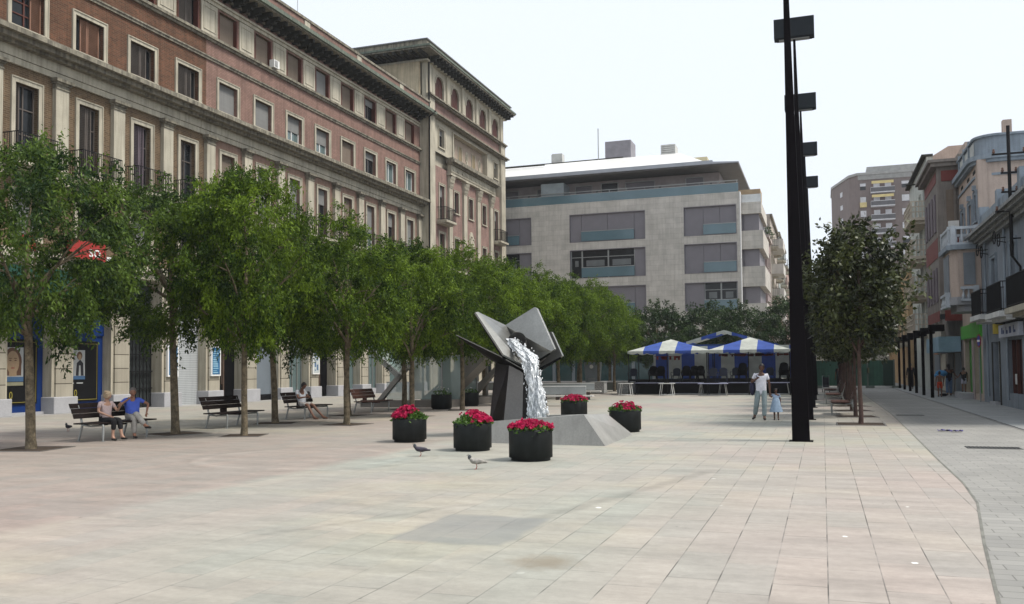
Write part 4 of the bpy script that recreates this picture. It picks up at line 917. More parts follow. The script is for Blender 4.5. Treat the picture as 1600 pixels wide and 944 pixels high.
q.fbox(FW, 38.72, 39.35, .9, 1.3, -.25, -.2, 2); q.fbox(FW, 37.0, 37.5, 1.0, 1.5, -.25, -.2, 2)
q.build('shop_window', [GLASSD, REDW, WHITEF], H1)
q = MB(); q.fbox(FW, 31, 34, .55, 2.62, -.3, -.25, 0); q.build('shop_window', [GLASSD], H1)
q = MB(); q.fbox(FW, 36.2, 40.1, 2.72, 3.22, .05, .2, 0)
sn = q.build('shop_sign', mat('white_shop_sign', (.42, .44, .5), .5), H1)
rr = random.Random(5); q = MB()
for u0, u1, z0, z1 in ((39.3, 39.5, 2.86, 3.1), (39.0, 39.2, 2.86, 3.0), (38.5, 38.6, 2.84, 3.12), (38.25, 38.45, 2.84, 2.98), (37.6, 37.95, 2.85, 3.1), (37.1, 37.2, 2.85, 3.12), (36.8, 37.0, 2.85, 2.95)): q.fbox(FW, u0, u1, z0, z1, .2, .206)
q.build('sign_mark', BLUEP, sn)
q = MB(); q.fbox(FW, 40.25, 40.45, 2.9, 3.3, .0, .35); q.build('yellow_box', mat('yellow_plastic', (.5, .38, .05), .5), H1)
q = MB(); q.fbox(FW, 36.0, 40.3, 3.28, 3.42, 0, .28); q.build('shop_hood', BRACK, H1)
for u in (40.35, 36.0): MB().tube([FW(u+3.0, 7.0, .1), FW(u+3.0, .3, .1)], .045, 6).build('drain_pipe', SLATE, H1)
# little ornamental ironwork lamps under the cornice
for u in (42.9, 38.9):
    q = MB()
    for k in range(2): q.tube([FW(u+.0, 6.4+.2*k, .05)]+[FW(u+.28*cos(t), 6.5+.1*k+.25*sin(t), .3+.15*k) for t in [pi*2*i/10 for i in range(11)]], .022, 5)
    q.build('iron_bracket', IRON, H1)

H2 = thing('tan_pink_house', 'tan pink house with rounded slate blue parapet and a bay topped by a balustrade', 'building', (6.85, 45.2, 0))
hs = [(49.3, 50.2, 8.25, 9.3), (47.0, 47.9, 7.75, 9.3), (45.55, 46.1, 8.3, 9.5), (48.3, 50.6, .3, 2.9), (45.7, 47.6, .3, 2.9)]
MB().wall(FW, 45.2, 51.1, 0, 11.0, hs[:3]+hs[3:], .3).build('wall', TAN, H2)
MB().box(7.2, 24, 45.25, 51.1, 0, 11.0).build('side_wall', TAN, H2)
def ring(z0, z1, out, m, nm):
    q = MB(); R = .9; pts = [(6.85-out, 51.1)]+[(6.85+R-(R+out)*cos(t), 45.25+R-(R+out)*sin(t)) for t in [pi/2*i/8 for i in range(9)]]+[(24, 45.25-out), (24, 51.1)]
    q.prism([(x, y, z0) for x, y in pts], (0, 0, z1-z0)); return q.build(nm, m, H2)
ring(11.0, 11.22, .32, SLATE, 'cornice'); ring(10.85, 11.0, .2, SLATE, 'cornice_underside'); ring(11.22, 12.05, .0, SLATE, 'roof_parapet'); ring(12.05, 12.15, .1, SLATE, 'parapet_coping')
ring(10.25, 10.36, .06, SLATE, 'string_course')
for y in (46.6, 48.2, 49.8): 
    MB().fbox(FW, y-.6, y+.5, 11.35, 11.95, .0, .02).build('parapet_opening', mat('pale_panel_%d' % int(y), (.45, .46, .44), .8), H2); MB().fbox(FW, y+.55, y+.75, 11.22, 12.3, -.1, .08).build('parapet_post', SLATE, H2)
for y in (46.1, 47.9, 49.9): MB().fbox(FW, y-.35, y+.35, 10.5, 10.66, .0, .015).build('vent_slot', BRACK, H2)
for (a, b, z0, z1) in hs[:3]: window(FW, (a+b)/2, b-a, z0, z1, 'blind', H2, .13, SLATE); MB().fbox(FW, (a+b)/2-.12, (a+b)/2+.12, z1+.2, z1+.42, 0, .16).build('keystone', SLATE, H2)
MB().fbox(FW, 45.25, 48.1, 2.95, 3.65, .0, .12).fbox(FW, 48.1, 51.0, 2.95, 3.6, .0, .12).build('green_fascia', mat('lime_green_panel', (.07, .33, .035), .5, var=.06), H2)
q = MB(); q.fbox(FW, 48.3, 50.6, .3, 2.9, -.28, -.2); q.fbox(FW, 45.7, 47.6, .3, 2.9, -.28, -.2); q.build('green_door', mat('green_door_paint', (.04, .26, .03), .5), H2)
MB().fbox(FW, 48.0, 50.9, .012, .3, .0, .5).build('doorstep', PLINTH, H2)
MB().fbox(FW, 47.6, 48.3, 0, 2.9, .0, .03).build('door_pier', MAUVE, H2)
# bay window
bx = 5.62; q = MB()
pl = [(6.84, 44.95), (bx+.28, 44.95), (bx, 45.23), (bx, 47.7), (6.84, 47.7)]
q.prism([(x, y, 4.75) for x, y in pl], (0, 0, 2.15))
bay_ = q.build('bay_window', TAN, H2)
q = MB(); q.prism([(x, y, 4.1) for x, y in [(6.84, 45.1), (bx+.5, 45.1), (bx+.25, 45.35), (bx+.25, 47.5), (6.84, 47.5)]], (0, 0, .3)); q.prism([(x+(-.06 if x < 6.5 else 0), y-(.06 if y < 46 else -.06), 4.4) for x, y in pl], (0, 0, .35)); q.build('bay_base', mat('grey_bay_base', (.3, .3, .31), .8), bay_)
q = MB(); q.prism([(x+(-.18 if x < 6.5 else 0), y-(.18 if y < 46 else -.18), 6.9) for x, y in pl], (0, 0, .22)); q.build('bay_cornice', SLATE, bay_)
q = MB(); q.box(bx+.5, 6.6, 44.90, 44.945, 5.3, 6.75, 0); q.box(bx-.045, bx-.005, 45.6, 47.3, 4.95, 6.75, 0); q.build('bay_blind', mat('slate_blind', (.17, .19, .21), .7), bay_)
def balusters(pts, z0, z1, m, root, closed=False, name='balustrade'):
    q = MB(); 
    for (x0, y0), (x1, y1) in zip(pts[:-1], pts[1:]):
        d = Vector((x1-x0, y1-y0, 0)); L = d.length; d.normalize(); nn = Vector((-d.y, d.x, 0))*.09
        a = Vector((x0, y0, 0)); b = Vector((x1, y1, 0))
        for za, zb in ((z0, z0+.1), (z1-.12, z1)): q.prism([a-nn+Vector((0, 0, za)), b-nn+Vector((0, 0, za)), b+nn+Vector((0, 0, za)), a+nn+Vector((0, 0, za))], (0, 0, zb-za))
        n = max(1, int(L/.2)); h = z1-z0-.22
        for i in range(n):
            p = a+d*(L*(i+.5)/n); q.lathe([(.035, 0), (.06, h*.1), (.075, h*.3), (.035, h*.6), (.03, h*.8), (.055, h)], (p.x, p.y, z0+.1), 8)
        q.box(x0-.1, x0+.1, y0-.1, y0+.1, z0, z1+.04)
    return q.build(name, m, root)
PALEB = mat('pale_balustrade', (.42, .45, .48), .8)
balusters([(6.7, 44.95), (bx+.1, 44.95), (bx, 45.2), (bx, 47.7), (6.7, 47.7)], 7.12, 7.95, PALEB, bay_)
balusters([(6.6, 44.82), (bx+.35, 44.82)], 4.55, 5.2, PALEB, bay_); balusters([(bx-.12, 45.4), (bx-.12, 47.4)], 4.3, 4.95, PALEB, bay_)
# chimneys and gable over the tan house
MB().box(8.6, 9.5, 50.2, 51.0, 12.2, 13.3).box(8.85, 9.25, 50.4, 50.8, 13.3, 14.0).build('chimney', TAN, H2)
q = MB(); q.prism([(8.5, 49.5, 12.1), (24, 49.5, 12.1), (24, 49.5, 22), (12, 49.5, 14.2)], (0, 1.4, 0)); q.build('gable', TAN, H2)
q = MB(); q.prism([(8.4, 49.4, 12.15), (12, 49.4, 14.3), (24, 49.4, 22.1), (24, 49.4, 22.4), (12, 49.4, 14.5), (8.4, 49.4, 12.3)], (0, 1.7, 0)); q.build('roof_verge', BRACK, H2)

BRN = mat('brown_grey_render', (.20, .175, .155), .85, streak=.2); RB = mat('dark_red_band', (.16, .035, .028), .7, var=.12)
H3 = thing('brown_red_house', 'brown house with dark red bands and a tall projecting bay, beyond the tan house', 'building', (6.85, 51.1, 0))
MB().wall(FW, 51.1, 65.3, 0, 12.6, [(60+2*i-.4, 60+2*i+.4, 4.4+2.6*j, 5.9+2.6*j) for i in range(3) for j in range(3)], .3).build('wall', BRN, H3)
MB().box(7.2, 22, 51.12, 65.3, 0, 13.2).build('side_wall', TAN, H3)
bx3 = 5.85
q = MB(); q.box(bx3, 6.84, 51.25, 57.3, 4.3, 12.0); b3 = q.build('projecting_bay', BRN, H3)
q = MB(); q.box(bx3-.3, 6.84, 50.98, 57.6, 12.0, 12.2); q.box(bx3-.45, 6.84, 50.85, 57.7, 12.2, 12.35); q.build('bay_cornice', BRN, b3)
for z0, z1 in ((11.25, 11.8), (7.3, 8.35), (3.95, 4.5)): MB().box(bx3+.2, 6.86, 51.2, 51.245, z0, z1).box(bx3-.02, bx3-.005, 51.6, 57, z0, z1).build('red_band', RB, b3)
for z0, z1 in ((8.7, 10.9), (5.0, 7.0)):
    q = MB(); q.box(bx3+.28, 6.72, 51.17, 51.245, z0, z1, 0); q.box(bx3+.4, 6.6, 51.14, 51.17, z0+.15, z1-.12, 1); q.build('bay_window', [BRN, BLINDT], b3)
    for i in range(4): q = MB(); q.box(bx3-.05, bx3-.005, 52+1.35*i, 52.8+1.35*i, z0, z1-.2); q.build('bay_window', LOUVREV, b3)
MB().box(bx3+.45, bx3+.95, 50.9, 51.13, 8.75, 9.1).build('air_conditioner', WHITEF, b3)
for i in range(3):
    for j in range(3): window(FW, 60+2*i, .8, 4.4+2.6*j, 5.9+2.6*j, 'open', H3, .08, BRN)
q = MB(); q.fbox(FW, 51.6, 57.4, 2.35, 3.15, .05, 1.1, 0); q.build('light_blue_awning_box', mat('pale_blue_fascia', (.22, .34, .42), .6), H3)
for u0, u1, mt in ((52, 54, GREYD), (54.8, 57, BLIND), (58, 60.2, mat('cream_shopfront', (.42, .38, .30), .8)), (61, 63.5, GREYD)):
    MB().fbox(FW, u0, u1, .15, 2.3, .0, .04).build('shop_shutter', mt, H3)
q = MB(); q.fbox(FW, 58, 65, 2.8, 3.7, .0, .25, 0); q.build('shop_fascia', mat('cream_fascia', (.40, .37, .31), .8), H3)
q = MB(); q.fbox(FW, 59.5, 60.6, 2.3, 3.1, .26, .34, 0); q.build('orange_notice', mat('faded_orange', (.42, .20, .12), .7), H3)
MB().fbox(FW, 49.2, 65.3, 13.2, 13.3, -5, .0).build('roof_edge', SOFF, H3) if False else None

H4 = thing('white_balconied_house', 'tall cream house with open barred balconies stacked on its front, beyond the brown house', 'building', (6.85, 65.3, 0))
WHT = mat('greenish_white_render', (.48, .50, .46), .85, streak=.2)
hs4 = [(66.2+2.9*i, 67.1+2.9*i, 4.2+2.55*j, 6.0+2.55*j) for i in range(4) for j in range(4)]
MB().wall(FW, 65.3, 77.6, 0, 15.6, hs4, .3).build('wall', WHT, H4)
q = MB(); q.prism([(7.2, 65.32, 0), (22, 65.32, 0), (22, 65.32, 16.3), (8.2, 65.32, 16.2), (7.2, 65.32, 15.6)], (0, 12.2, 0)); q.build('side_wall', TAN, H4)
q = MB(); q.fbox(FW, 65.2, 77.7, 15.6, 15.75, -.4, .3); q.tube([(5.6, 66, 13.9), (6.9, 66, 13.9)], .05, 6); q.build('roof_edge', BRACK, H4)
for h in hs4: window(FW, (h[0]+h[1])/2, .9, h[2], h[3], 'open', H4, .08, WHT)
CREAMB = mat('cream_balcony', (.46, .40, .32), .8)
for z in (11.6, 9.0, 6.5, 4.0):
    q = MB(); q.fbox(FW, 65.6, 70.6, z-.2, z, 0, 1.05); q.fbox(FW, 65.8, 70.4, z-.42, z-.2, 0, .7); b = q.build('balcony', CREAMB, H4); q = MB()
    for zz in (.35, .7, 1.05): q.fbox(FW, 65.6, 70.6, z+zz, z+zz+.07, 1.0, 1.05); q.fbox(FW, 65.6, 65.66, z+zz, z+zz+.07, 0, 1.0)
    for i in range(9): q.fbox(FW, 65.6+.6*i, 65.68+.6*i, z, z+1.05, .98, 1.03)
    for i in range(5): q.fbox(FW, 65.61, 65.67, z, z+1.05, .05+.22*i, .11+.22*i)
    q.build('railing', CREAMB, b)
H5 = rowhouse('ochre_house', 'ochre house with its front lower than its neighbours, farther down the right side', 6.5, 77.7, 100, 9.6, mat('ochre_wall', (.42, .29, .16), .85, streak=.2), 2, 6, base=3.2, W=True)
H6 = rowhouse('far_street_house', 'pale two storey house closing the street behind the green hoarding, at its right end', 4.8, 100, 125, 9.0, mat('pale_grey_render', (.40, .39, .36), .85), 2, 6, base=3.2, W=True)
# house block closing the street
H7 = thing('far_cross_house', 'pale low house facing down the street, seen over the green hoarding', 'building', (2, 128, 0))
FS = South(128.)
hs = [(-2.4+2.2*i, -1.4+2.2*i, 3.6, 5.6) for i in range(4)]
MB().wall(FS, -4, 7, 0, 6.8, hs, .3).build('wall', mat('cream_cross_wall', (.44, .42, .37), .85, streak=.2), H7); MB().box(-4, 7, 128.45, 138, 0, 6.7).build('rear_wall', BRN, H7)
for h in hs: window(FS, (h[0]+h[1])/2, 1.0, h[2], h[3], 'blind', H7, .1); balcony(FS, h[0]-.3, h[1]+.3, 3.5, .6, .9, H7)
MB().fbox(FS, -4, 7, 6.5, 6.8, 0, .3).build('cornice', STONE_D, H7)

# ================================================================== TREES
def make_tree(name, label, r, z0, z1, nclump, nleaf, size, m, bark, trunk_r=.1, seed=1, droop=.4, lean=0., pit=True, group=None, shell=.55, csize=.42, forks=7, first=2.3, aspect=.45):
    rg = np.random.default_rng(seed); rd = random.Random(seed)
    t = thing(name, label, 'tree', group=group)
    zc = (z0+z1)/2; rz = (z1-z0)/2
    q = MB(); top = zc+rz*.45
    tp = [Vector((0, 0, -.05)), Vector((.02, 0, .25)), Vector((lean*.3, .02, first*.5)), Vector((lean, 0, first)), Vector((lean+.05, .05, zc)), Vector((lean, -.05, top))]
    q.tube(tp, [trunk_r*1.35, trunk_r*1.08, trunk_r, trunk_r*.85, trunk_r*.5, .015], 10)
    tips = []
    for i in range(forks):
        a = 2*pi*i/forks+rd.uniform(-.3, .3); st = Vector((lean, 0, first-.15+rd.uniform(0, rz*.8)))
        rr_ = r*rd.uniform(.55, .9); h = rd.uniform(.6, 1.5)*rz*.7
        p1 = st+Vector((cos(a)*rr_*.35, sin(a)*rr_*.35, h*.45)); p2 = st+Vector((cos(a)*rr_*.75, sin(a)*rr_*.75, h*.8)); p3 = st+Vector((cos(a)*rr_, sin(a)*rr_, h))
        q.tube([st, p1, p2, p3], [trunk_r*.5, trunk_r*.36, trunk_r*.2, .008], 6)
        for k in range(3):
            b = a+rd.uniform(-.9, .9); s2 = p1.lerp(p2, rd.random()); e = s2+Vector((cos(b)*r*.4, sin(b)*r*.4, rd.uniform(.1, .8)))
            q.tube([s2, s2.lerp(e, .5)+Vector((0, 0, .08)), e], [trunk_r*.2, trunk_r*.13, .005], 5)
    q.build('trunk', bark, t)
    # clump centres: uneven shell with some inside, lobes and gaps
    lob = rg.normal(size=(7, 3)); lob /= np.linalg.norm(lob, axis=1, keepdims=True)
    C = []
    while len(C) < nclump:
        d = rg.normal(size=3); d /= np.linalg.norm(d)
        bump = 1+.16*np.max(lob@d)*1.2-.10
        rad = (shell+(1-shell)*rg.random()**.7)*bump*(1. if rg.random() > .08 else 1.12)
        p = d*rad
        if p[2] < -.85: continue
        w_ = 1.-.28*max(0, p[2])**1.5-.20*max(0, -p[2])
        C.append([lean+p[0]*r*w_, p[1]*r*w_, zc+p[2]*rz])
    C = np.array(C)
    P = []; D = []; T = []
    for c in C:
        n = int(nleaf*rg.uniform(.6, 1.35)); ct = rg.uniform(.02, .85)  # wide tint spread per clump paints shadow masses into the leaf colour
        # several short sprays in the clump
        ns = 5; out = (c-np.array([lean, 0, zc-.3])); out = out/np.linalg.norm(out)
        for k in range(ns):
            sd_ = out*.7+rg.normal(size=3)*.55; sd_[2] -= droop*.5; sd_ /= np.linalg.norm(sd_)
            o = c+rg.normal(size=3)*csize*.45; m_ = n//ns; tt = rg.random(m_)
            pos = o+sd_*(tt[:, None]-.4)*csize*1.5+rg.normal(size=(m_, 3))*csize*.16; pos[:, 2] -= droop*.35*csize*tt**2*2
            dr = sd_*.6+rg.normal(size=(m_, 3))*.6; dr[:, 2] -= droop
            P.append(pos); D.append(dr); T.append(np.clip(ct+rg.normal(size=m_)*.2+.10*(tt-.5), 0, 1))
    leaves('crown', np.concatenate(P), np.concatenate(D), size, np.concatenate(T), m, t, rng=rg, aspect=aspect)
    if pit:
        s = MB(); s.box(-.62, .62, -.62, .62, -.01, .010, 0)
        for a, b, c_, d in ((-.66, -.62, -.66, .66), (.62, .66, -.66, .66), (-.62, .62, -.66, -.62), (-.62, .62, .62, .66)): s.box(a, b, c_, d, -.01, .014, 1)
        s.build('soil_pit', [SOIL, STEEL], t)
    return t
ordn = ['nearest', 'second', 'third', 'fourth', 'fifth', 'sixth', 'seventh', 'eighth', 'ninth', 'tenth', 'eleventh', 'twelfth']
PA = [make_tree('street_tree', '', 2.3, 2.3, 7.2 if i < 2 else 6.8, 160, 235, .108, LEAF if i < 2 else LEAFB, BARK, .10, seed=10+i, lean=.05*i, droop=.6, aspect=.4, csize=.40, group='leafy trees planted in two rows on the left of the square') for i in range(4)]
rt = random.Random(11)
rowA = [(-14.05 if i else -14.4, 20.0+4.75*i) for i in range(10)]
rowB = [(-16.72, 15.45+4.72*i) for i in range(11)]
first = [True]*4
def plant(protos, used, k, loc, rz, label, sc):
    if not used[k]: o = protos[k]; used[k] = True; o.location = loc; o.rotation_euler = (0, 0, rz); o['label'] = label; o.scale = sc if hasattr(sc, '__len__') else (sc,)*3; return o
    return dup(protos[k], loc, rz, label, sc)
used = [False]*4
for i, (x, y) in enumerate(rowB):
    s = rt.uniform(.94, 1.05); s = 1.0 if i == 0 else s
    lab = ['big dark leafy tree at the left edge of the picture, by the seated couple', 'tree with a brown trunk just right of the seated couple', 'tree whose trunk stands by the man sitting alone, before his bench', 'tree standing in front of the reddish empty bench'][i] if i < 4 else 'leafy tree in the row nearer the brick building, %s from the camera' % ordn[i]
    plant(PA, used, 2+(i % 2), (x, y, 0), rt.uniform(0, 6), lab, (s*.98, s*.98, s*1.03) if i == 0 else (s, s, s*.95))
for i, (x, y) in enumerate(rowA):
    s = rt.uniform(.92, 1.04)
    lab = ['bright green tree in front of the empty dark bench, nearest of its row', 'pale trunked tree right of the man sitting alone', 'tree rising behind the leftmost red flower planter', 'slim pale trunked tree just left of the steel fountain'][i] if i < 4 else 'leafy tree in the row nearer the fountain, %s from the camera' % ordn[i]
    sc = (.80, .80, 1.0) if i == 0 else s*.97
    plant(PA, used, i % 2, (x, y, 0), rt.uniform(0, 6), lab, sc)
# the two trees nearest the bank have a gap in their crowns where the red sign shows through
bpy.context.view_layer.update()
def open_gap(tree):
    cr = next(c for c in tree.children if c.name.startswith('crown')); me = cr.data; n = len(me.polygons)
    al = np.empty(len(me.vertices)*3); me.vertices.foreach_get('co', al); al = al.reshape(-1, 4, 3)
    mw = np.array(cr.matrix_world); wc = al.mean(1)@mw[:3, :3].T+mw[:3, 3]; kill = np.zeros(n, bool); rg = np.random.default_rng(4)
    for y in (29.5, 29.9, 30.3, 30.75):
        d = np.array([-29.35, y, 6.87-CH]); d /= np.linalg.norm(d); q = wc-np.array([0, 0, CH]); kill |= np.linalg.norm(q-np.outer(q@d, d), axis=1) < .19+.08*rg.random(n)
    keep = ~(kill & (rg.random(n) < .96)); tt = np.empty(n, np.float32); me.attributes['tint'].data.foreach_get('value', tt); k = int(keep.sum())
    m2 = bpy.data.meshes.new('crown'); m2.vertices.add(4*k); m2.vertices.foreach_set('co', al[keep].ravel()); m2.loops.add(4*k); m2.loops.foreach_set('vertex_index', np.arange(4*k)); m2.polygons.add(k)
    m2.polygons.foreach_set('loop_start', np.arange(0, 4*k, 4)); m2.polygons.foreach_set('loop_total', np.full(k, 4)); m2.materials.append(me.materials[0]); m2.update(calc_edges=True)
    m2.attributes.new('tint', 'FLOAT', 'FACE').data.foreach_set('value', tt[keep]); cr.data = m2
for o_ in [o for o in bpy.data.objects if o.get('label', '').startswith(('big dark leafy tree', 'tree with a brown trunk'))]: open_gap(o_)
# darker trees behind the tents
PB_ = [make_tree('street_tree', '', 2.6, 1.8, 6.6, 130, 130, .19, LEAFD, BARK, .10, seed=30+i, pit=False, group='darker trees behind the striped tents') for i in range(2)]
ub = [False]*2
for i, (x, y, s, lab) in enumerate([(-12.2, 70, .98, 'dark round tree behind the left striped tent, beside the last green trees'), (-8.6, 74, 1.0, 'dark tree behind the gap between the two front tents'), (-5.7, 68, .92, 'dark tree behind the right striped tent, below the corner of the modern block'), (-2.6, 72, 1.0, 'thin dark tree close to the foot of the tall lamp columns'), (-16.5, 72, 1.05, 'dark tree at the end of the green rows, before the modern block')]):
    plant(PB_, ub, i % 2, (x, y, 0), i*1.3, lab, s)
PM = [make_tree('magnolia_tree', '', 1.45, 2.0, 5.8, 150, 85, .15, LEAFM, BARKR, .058, seed=50+i, droop=.1, shell=.35, csize=.36, forks=9, first=2.0, group='glossy dark leaved trees in a line on the right', aspect=.5) for i in range(3)]
um = [False]*3
for i in range(9):
    y = 27.7+4.1*i
    plant(PM, um, i % 3, (.99, y, 0), i*1.7, 'glossy dark tree with reddish trunk, %s in the line right of the lamp columns' % ordn[i], rt.uniform(.93, 1.03) if i else 1.0)

# ================================================================== BENCHES
def make_bench(label, slat, group, L=2.2):
    b = thing('park_bench', label, 'bench', group=group)
    for i in range(4):
        x = -.30+.155*i; MB().box(x, x+.147, -L/2, L/2, .43, .465).build('seat_slat', slat, b, bevel=.008)
    for i in range(3):
        z = .56+.125*i; x = -.375-.06*i; q = MB(); q.prism([(x, -L/2+.08, z), (x+.03, -L/2+.08, z), (x-.01, -L/2+.08, z+.121), (x-.04, -L/2+.08, z+.121)], (0, L-.35, 0)); q.build('back_slat', slat, b, bevel=.006)
    for y in (-L/2+.35, L/2-.35):
        q = MB(); q.tube([(.27, y, .41), (.30, y, .36), (.29, y, .0)], [.028, .03, .024], 8); q.tube([(-.50, y, .88), (-.40, y, .55), (-.36, y, .40), (-.47, y, 0)], [.018, .026, .03, .024], 8); q.tube([(-.37, y, .40), (-.1, y, .37), (.28, y, .40)], [.028, .022, .028], 8)
        q.box(-.52, -.42, y-.03, y+.03, 0, .012); q.box(.25, .33, y-.03, y+.03, 0, .012)
        q.build('leg_frame', ALU, b)
    MB().box(-.42, -.36, -.16, .10, .34, .62).box(-.36, .25, -.13, .07, .37, .415).build('centre_bracket', slat, b)
    return b
GB = 'slatted benches between the trees on the left'
bn = make_bench('dark slatted bench with light metal legs holding the elderly couple', WOOD, GB); bn.location = (-17.0, 18.3, 0)
dup(bn, (-17.0, 23.15, 0), 0, 'empty dark slatted bench between the second and third tree trunks')
dup(bn, (-17.25, 27.75, 0), 0, 'dark bench under the man sitting alone')
b4 = make_bench('empty bench with a reddish brown back beside the glass station entrance', WOODR, GB); b4.location = (-17.1, 32.3, 0)
GR = 'benches along the right tree line'
b5 = make_bench('nearer pale framed bench seen end on beside the right tree trunks', WOODR, GR, 1.9); b5.location = (.55, 33.2, 0); b5.rotation_euler = (0, 0, pi)
dup(b5, (.40, 42.2, 0), pi, 'farther pale framed bench in the right tree line, left of the nearer one')
dup(b5, (.35, 50.4, 0), pi, 'smallest and farthest bench in the right tree line')
def slab_bench(label, loc, rz, L):
    b = thing('slab_bench', label, 'bench', loc, rz, 'grey backed benches behind the fountain')
    q = MB(); q.box(-L/2, L/2, -.35, .15, .42, .48); s = q.build('seat', mat('pale_seat_slab', (.50, .48, .45), .6), None); s.parent = b
    q = MB(); q.box(-L/2+.1, L/2-.4, .2, .28, .50, .86); s = q.build('backrest', mat('brushed_backrest', (.30, .32, .32), .45, metal=.3), None, bevel=.01); s.parent = b
    q = MB(); q.box(-L/2+.1, L/2-.4, .18, .30, .86, .89); s = q.build('backrest_cap', WHITEF, None); s.parent = b
    for x in (-L/2+.5, -.2, L/2-.75):
        q = MB(); q.box(x, x+.14, -.3, .1, 0, .42); q.box(x, x+.1, .2, .26, .0, .5); s = q.build('leg', mat('rust_brown_leg', (.07, .045, .04), .7), None); s.parent = b
    return b
a = G(867, 636); slab_bench('nearer grey backed slab bench right behind the falling water', (-11.7, 38.6, 0), .05, 4.2)
slab_bench('farther grey backed slab bench, to the right of and behind the other', (-13.3, 46.2, 0), .10, 4.4)

# ================================================================== FOUNTAIN
FN = thing('steel_fountain', 'angular steel fountain of tilted plates on a slanted pillar over a wedge basin', 'fountain', (-7.5, 21, 0))
def plate(pts, th, name, m, parent, bevel=.004):
    p = [Vector(a) for a in pts]; n = Vector((0, 0, 0))
    for i in range(len(p)): n += (p[i]-p[0]).cross(p[(i+1) % len(p)]-p[0])
    n.normalize()
    if n.y < 0: n = -n
    q = MB(); q.prism(p, n*th); return q.build(name, m, parent, bevel=bevel)
# basin: wedge walls, right end a sloping triangle
BL, BR, BRb, BLb = Vector((-7.85, 19.3, 0)), Vector((-4.49, 19.06, 0)), Vector((-4.58, 22.5, 0)), Vector((-8.9, 22.6, 0))
AP = PYp(912, 648, 19.22); TL = PYp(726, 661, 19.38); TL.x = -7.78; APb = Vector((AP.x-.1, 21.9, .55)); TLb = Vector((-8.7, 22.3, .42))
q = MB(); q.add([BL, BR, AP, TL], [(0, 1, 2, 3)]); q.add([BR, BRb, AP], [(0, 1, 2)]); q.add([BRb, APb, AP], [(0, 1, 2)]); q.add([BRb, BLb, TLb, APb], [(0, 1, 2, 3)]); q.add([BL, TL, TLb, BLb], [(0, 1, 2, 3)])
i0 = [v+Vector((0, 0, 0)) for v in (TL+Vector((.1, .1, 0)), AP+Vector((-.12, .08, 0)), APb+Vector((-.1, -.1, 0)), TLb+Vector((.1, -.1, 0)))]
q.add([TL, AP]+i0[:2], [(0, 1, 3, 2)]); q.add([AP, APb, i0[1], i0[2]], [(0, 1, 3, 2)]); q.add([APb, TLb, i0[2], i0[3]], [(0, 1, 3, 2)]); q.add([TLb, TL, i0[3], i0[0]], [(0, 1, 3, 2)])
dn = [Vector((v.x, v.y, .1)) for v in i0]
for a, b in ((0, 1), (1, 2), (2, 3), (3, 0)): q.add([i0[a], i0[b], dn[b], dn[a]], [(0, 1, 2, 3)])
q.build('basin', mat('matt_steel_basin', (.285, .28, .26), .30, metal=.0, var=.16, vs=1.3, spec=.5, streak=.15), FN)
wm = mat('pool_water', (.10, .13, .13), .06, var=.2, spec=.8, bump=.6, bs=9)
q = MB(); q.add([(v.x, v.y, .3) for v in i0], [(0, 1, 2, 3)]); q.build('pool_water', wm, FN)
# pillar: mirror face left, matt face right
b0, b1, b2 = PYp(764, 664, 21.75), PYp(786.5, 664, 21.35), PYp(816, 664, 21.35); t0, t1, t2 = PYp(775, 560, 21.75), PYp(796, 566, 21.45), PYp(818, 570, 21.45)
def ext(b, t, z): k = (z-b.z)/(t.z-b.z); return b+(t-b)*k
B0, B1, B2 = [ext(b, t, .12) for b, t in ((b0, t0), (b1, t1), (b2, t2))]; T0_, T1_, T2_ = [ext(b, t, z) for b, t, z in ((b0, t0, 2.0), (b1, t1, 1.86), (b2, t2, 1.78))]
k = Vector((.12, .75, 0)); q = MB()
q.add([B0, B1, T1_, T0_], [(0, 1, 2, 3)], 0); q.add([B1, B2, T2_, T1_], [(0, 1, 2, 3)], 1); q.add([B2, B2+k, T2_+k, T2_], [(0, 1, 2, 3)], 2); q.add([B0, B0+k*.5, T0_+k*.5, T0_], [(0, 1, 2, 3)], 0)
q.add([B2+k, B0+k*.5, T0_+k*.5, T2_+k], [(0, 1, 2, 3)], 1); q.add([T0_, T1_, T2_, T2_+k, T0_+k*.5], [(0, 1, 2, 3, 4)], 1)
q.build('pillar', [STEELM, mat('matt_brown_steel', (.20, .19, .18), .5, metal=.5, var=.08), BLACKP], FN)
q = lambda L: [PYp(x, y, Y) for x, y, Y in L]
plate(q([(712.3, 524.3, 20.4), (780.5, 557.0, 21.0), (818, 578.5, 21.25), (818, 588, 21.6), (794.6, 577.5, 21.9), (766.4, 562.5, 21.9)]), .03, 'lower_blade', mat('shaded_blade_steel', (.008, .008, .008), .7, spec=.04), FN)  # near-black: the shade of the underside is put into the steel colour
plate(q([(712.3, 524.0, 20.38), (780.5, 556.8, 20.98), (818, 578.3, 21.23), (818.3, 577.2, 21.23), (781, 555.6, 20.98), (713, 523.2, 20.38)]), .012, 'blade_edge', STEELL, FN, 0)
plate(q([(742.9, 487.7, 20.9), (747, 487.5, 20.95), (790.5, 508.2, 22.0), (793, 519, 22.05), (800, 525, 22.0), (818, 545, 21.9), (836, 563, 21.6), (817.7, 570.6, 21.3), (787.5, 554.5, 20.9)]), .05, 'left_plate', STEELL, FN)
plate(q([(744.5, 491, 21.05), (787, 559.5, 21.0), (818, 576, 21.35), (823, 566, 21.7), (795, 520, 22.2)]), .05, 'left_plate_backing', BLACKP, FN)  # second plate in black, the gap's shade put into its colour
plate(q([(788.5, 508.6, 22.05), (834.8, 480, 22.0), (838.8, 482, 21.95), (867, 545.5, 21.3), (861, 549, 21.3), (841.8, 561.5, 21.5), (826, 552, 21.9), (798, 529, 22.1)]), .06, 'right_plate', STEELL, FN)
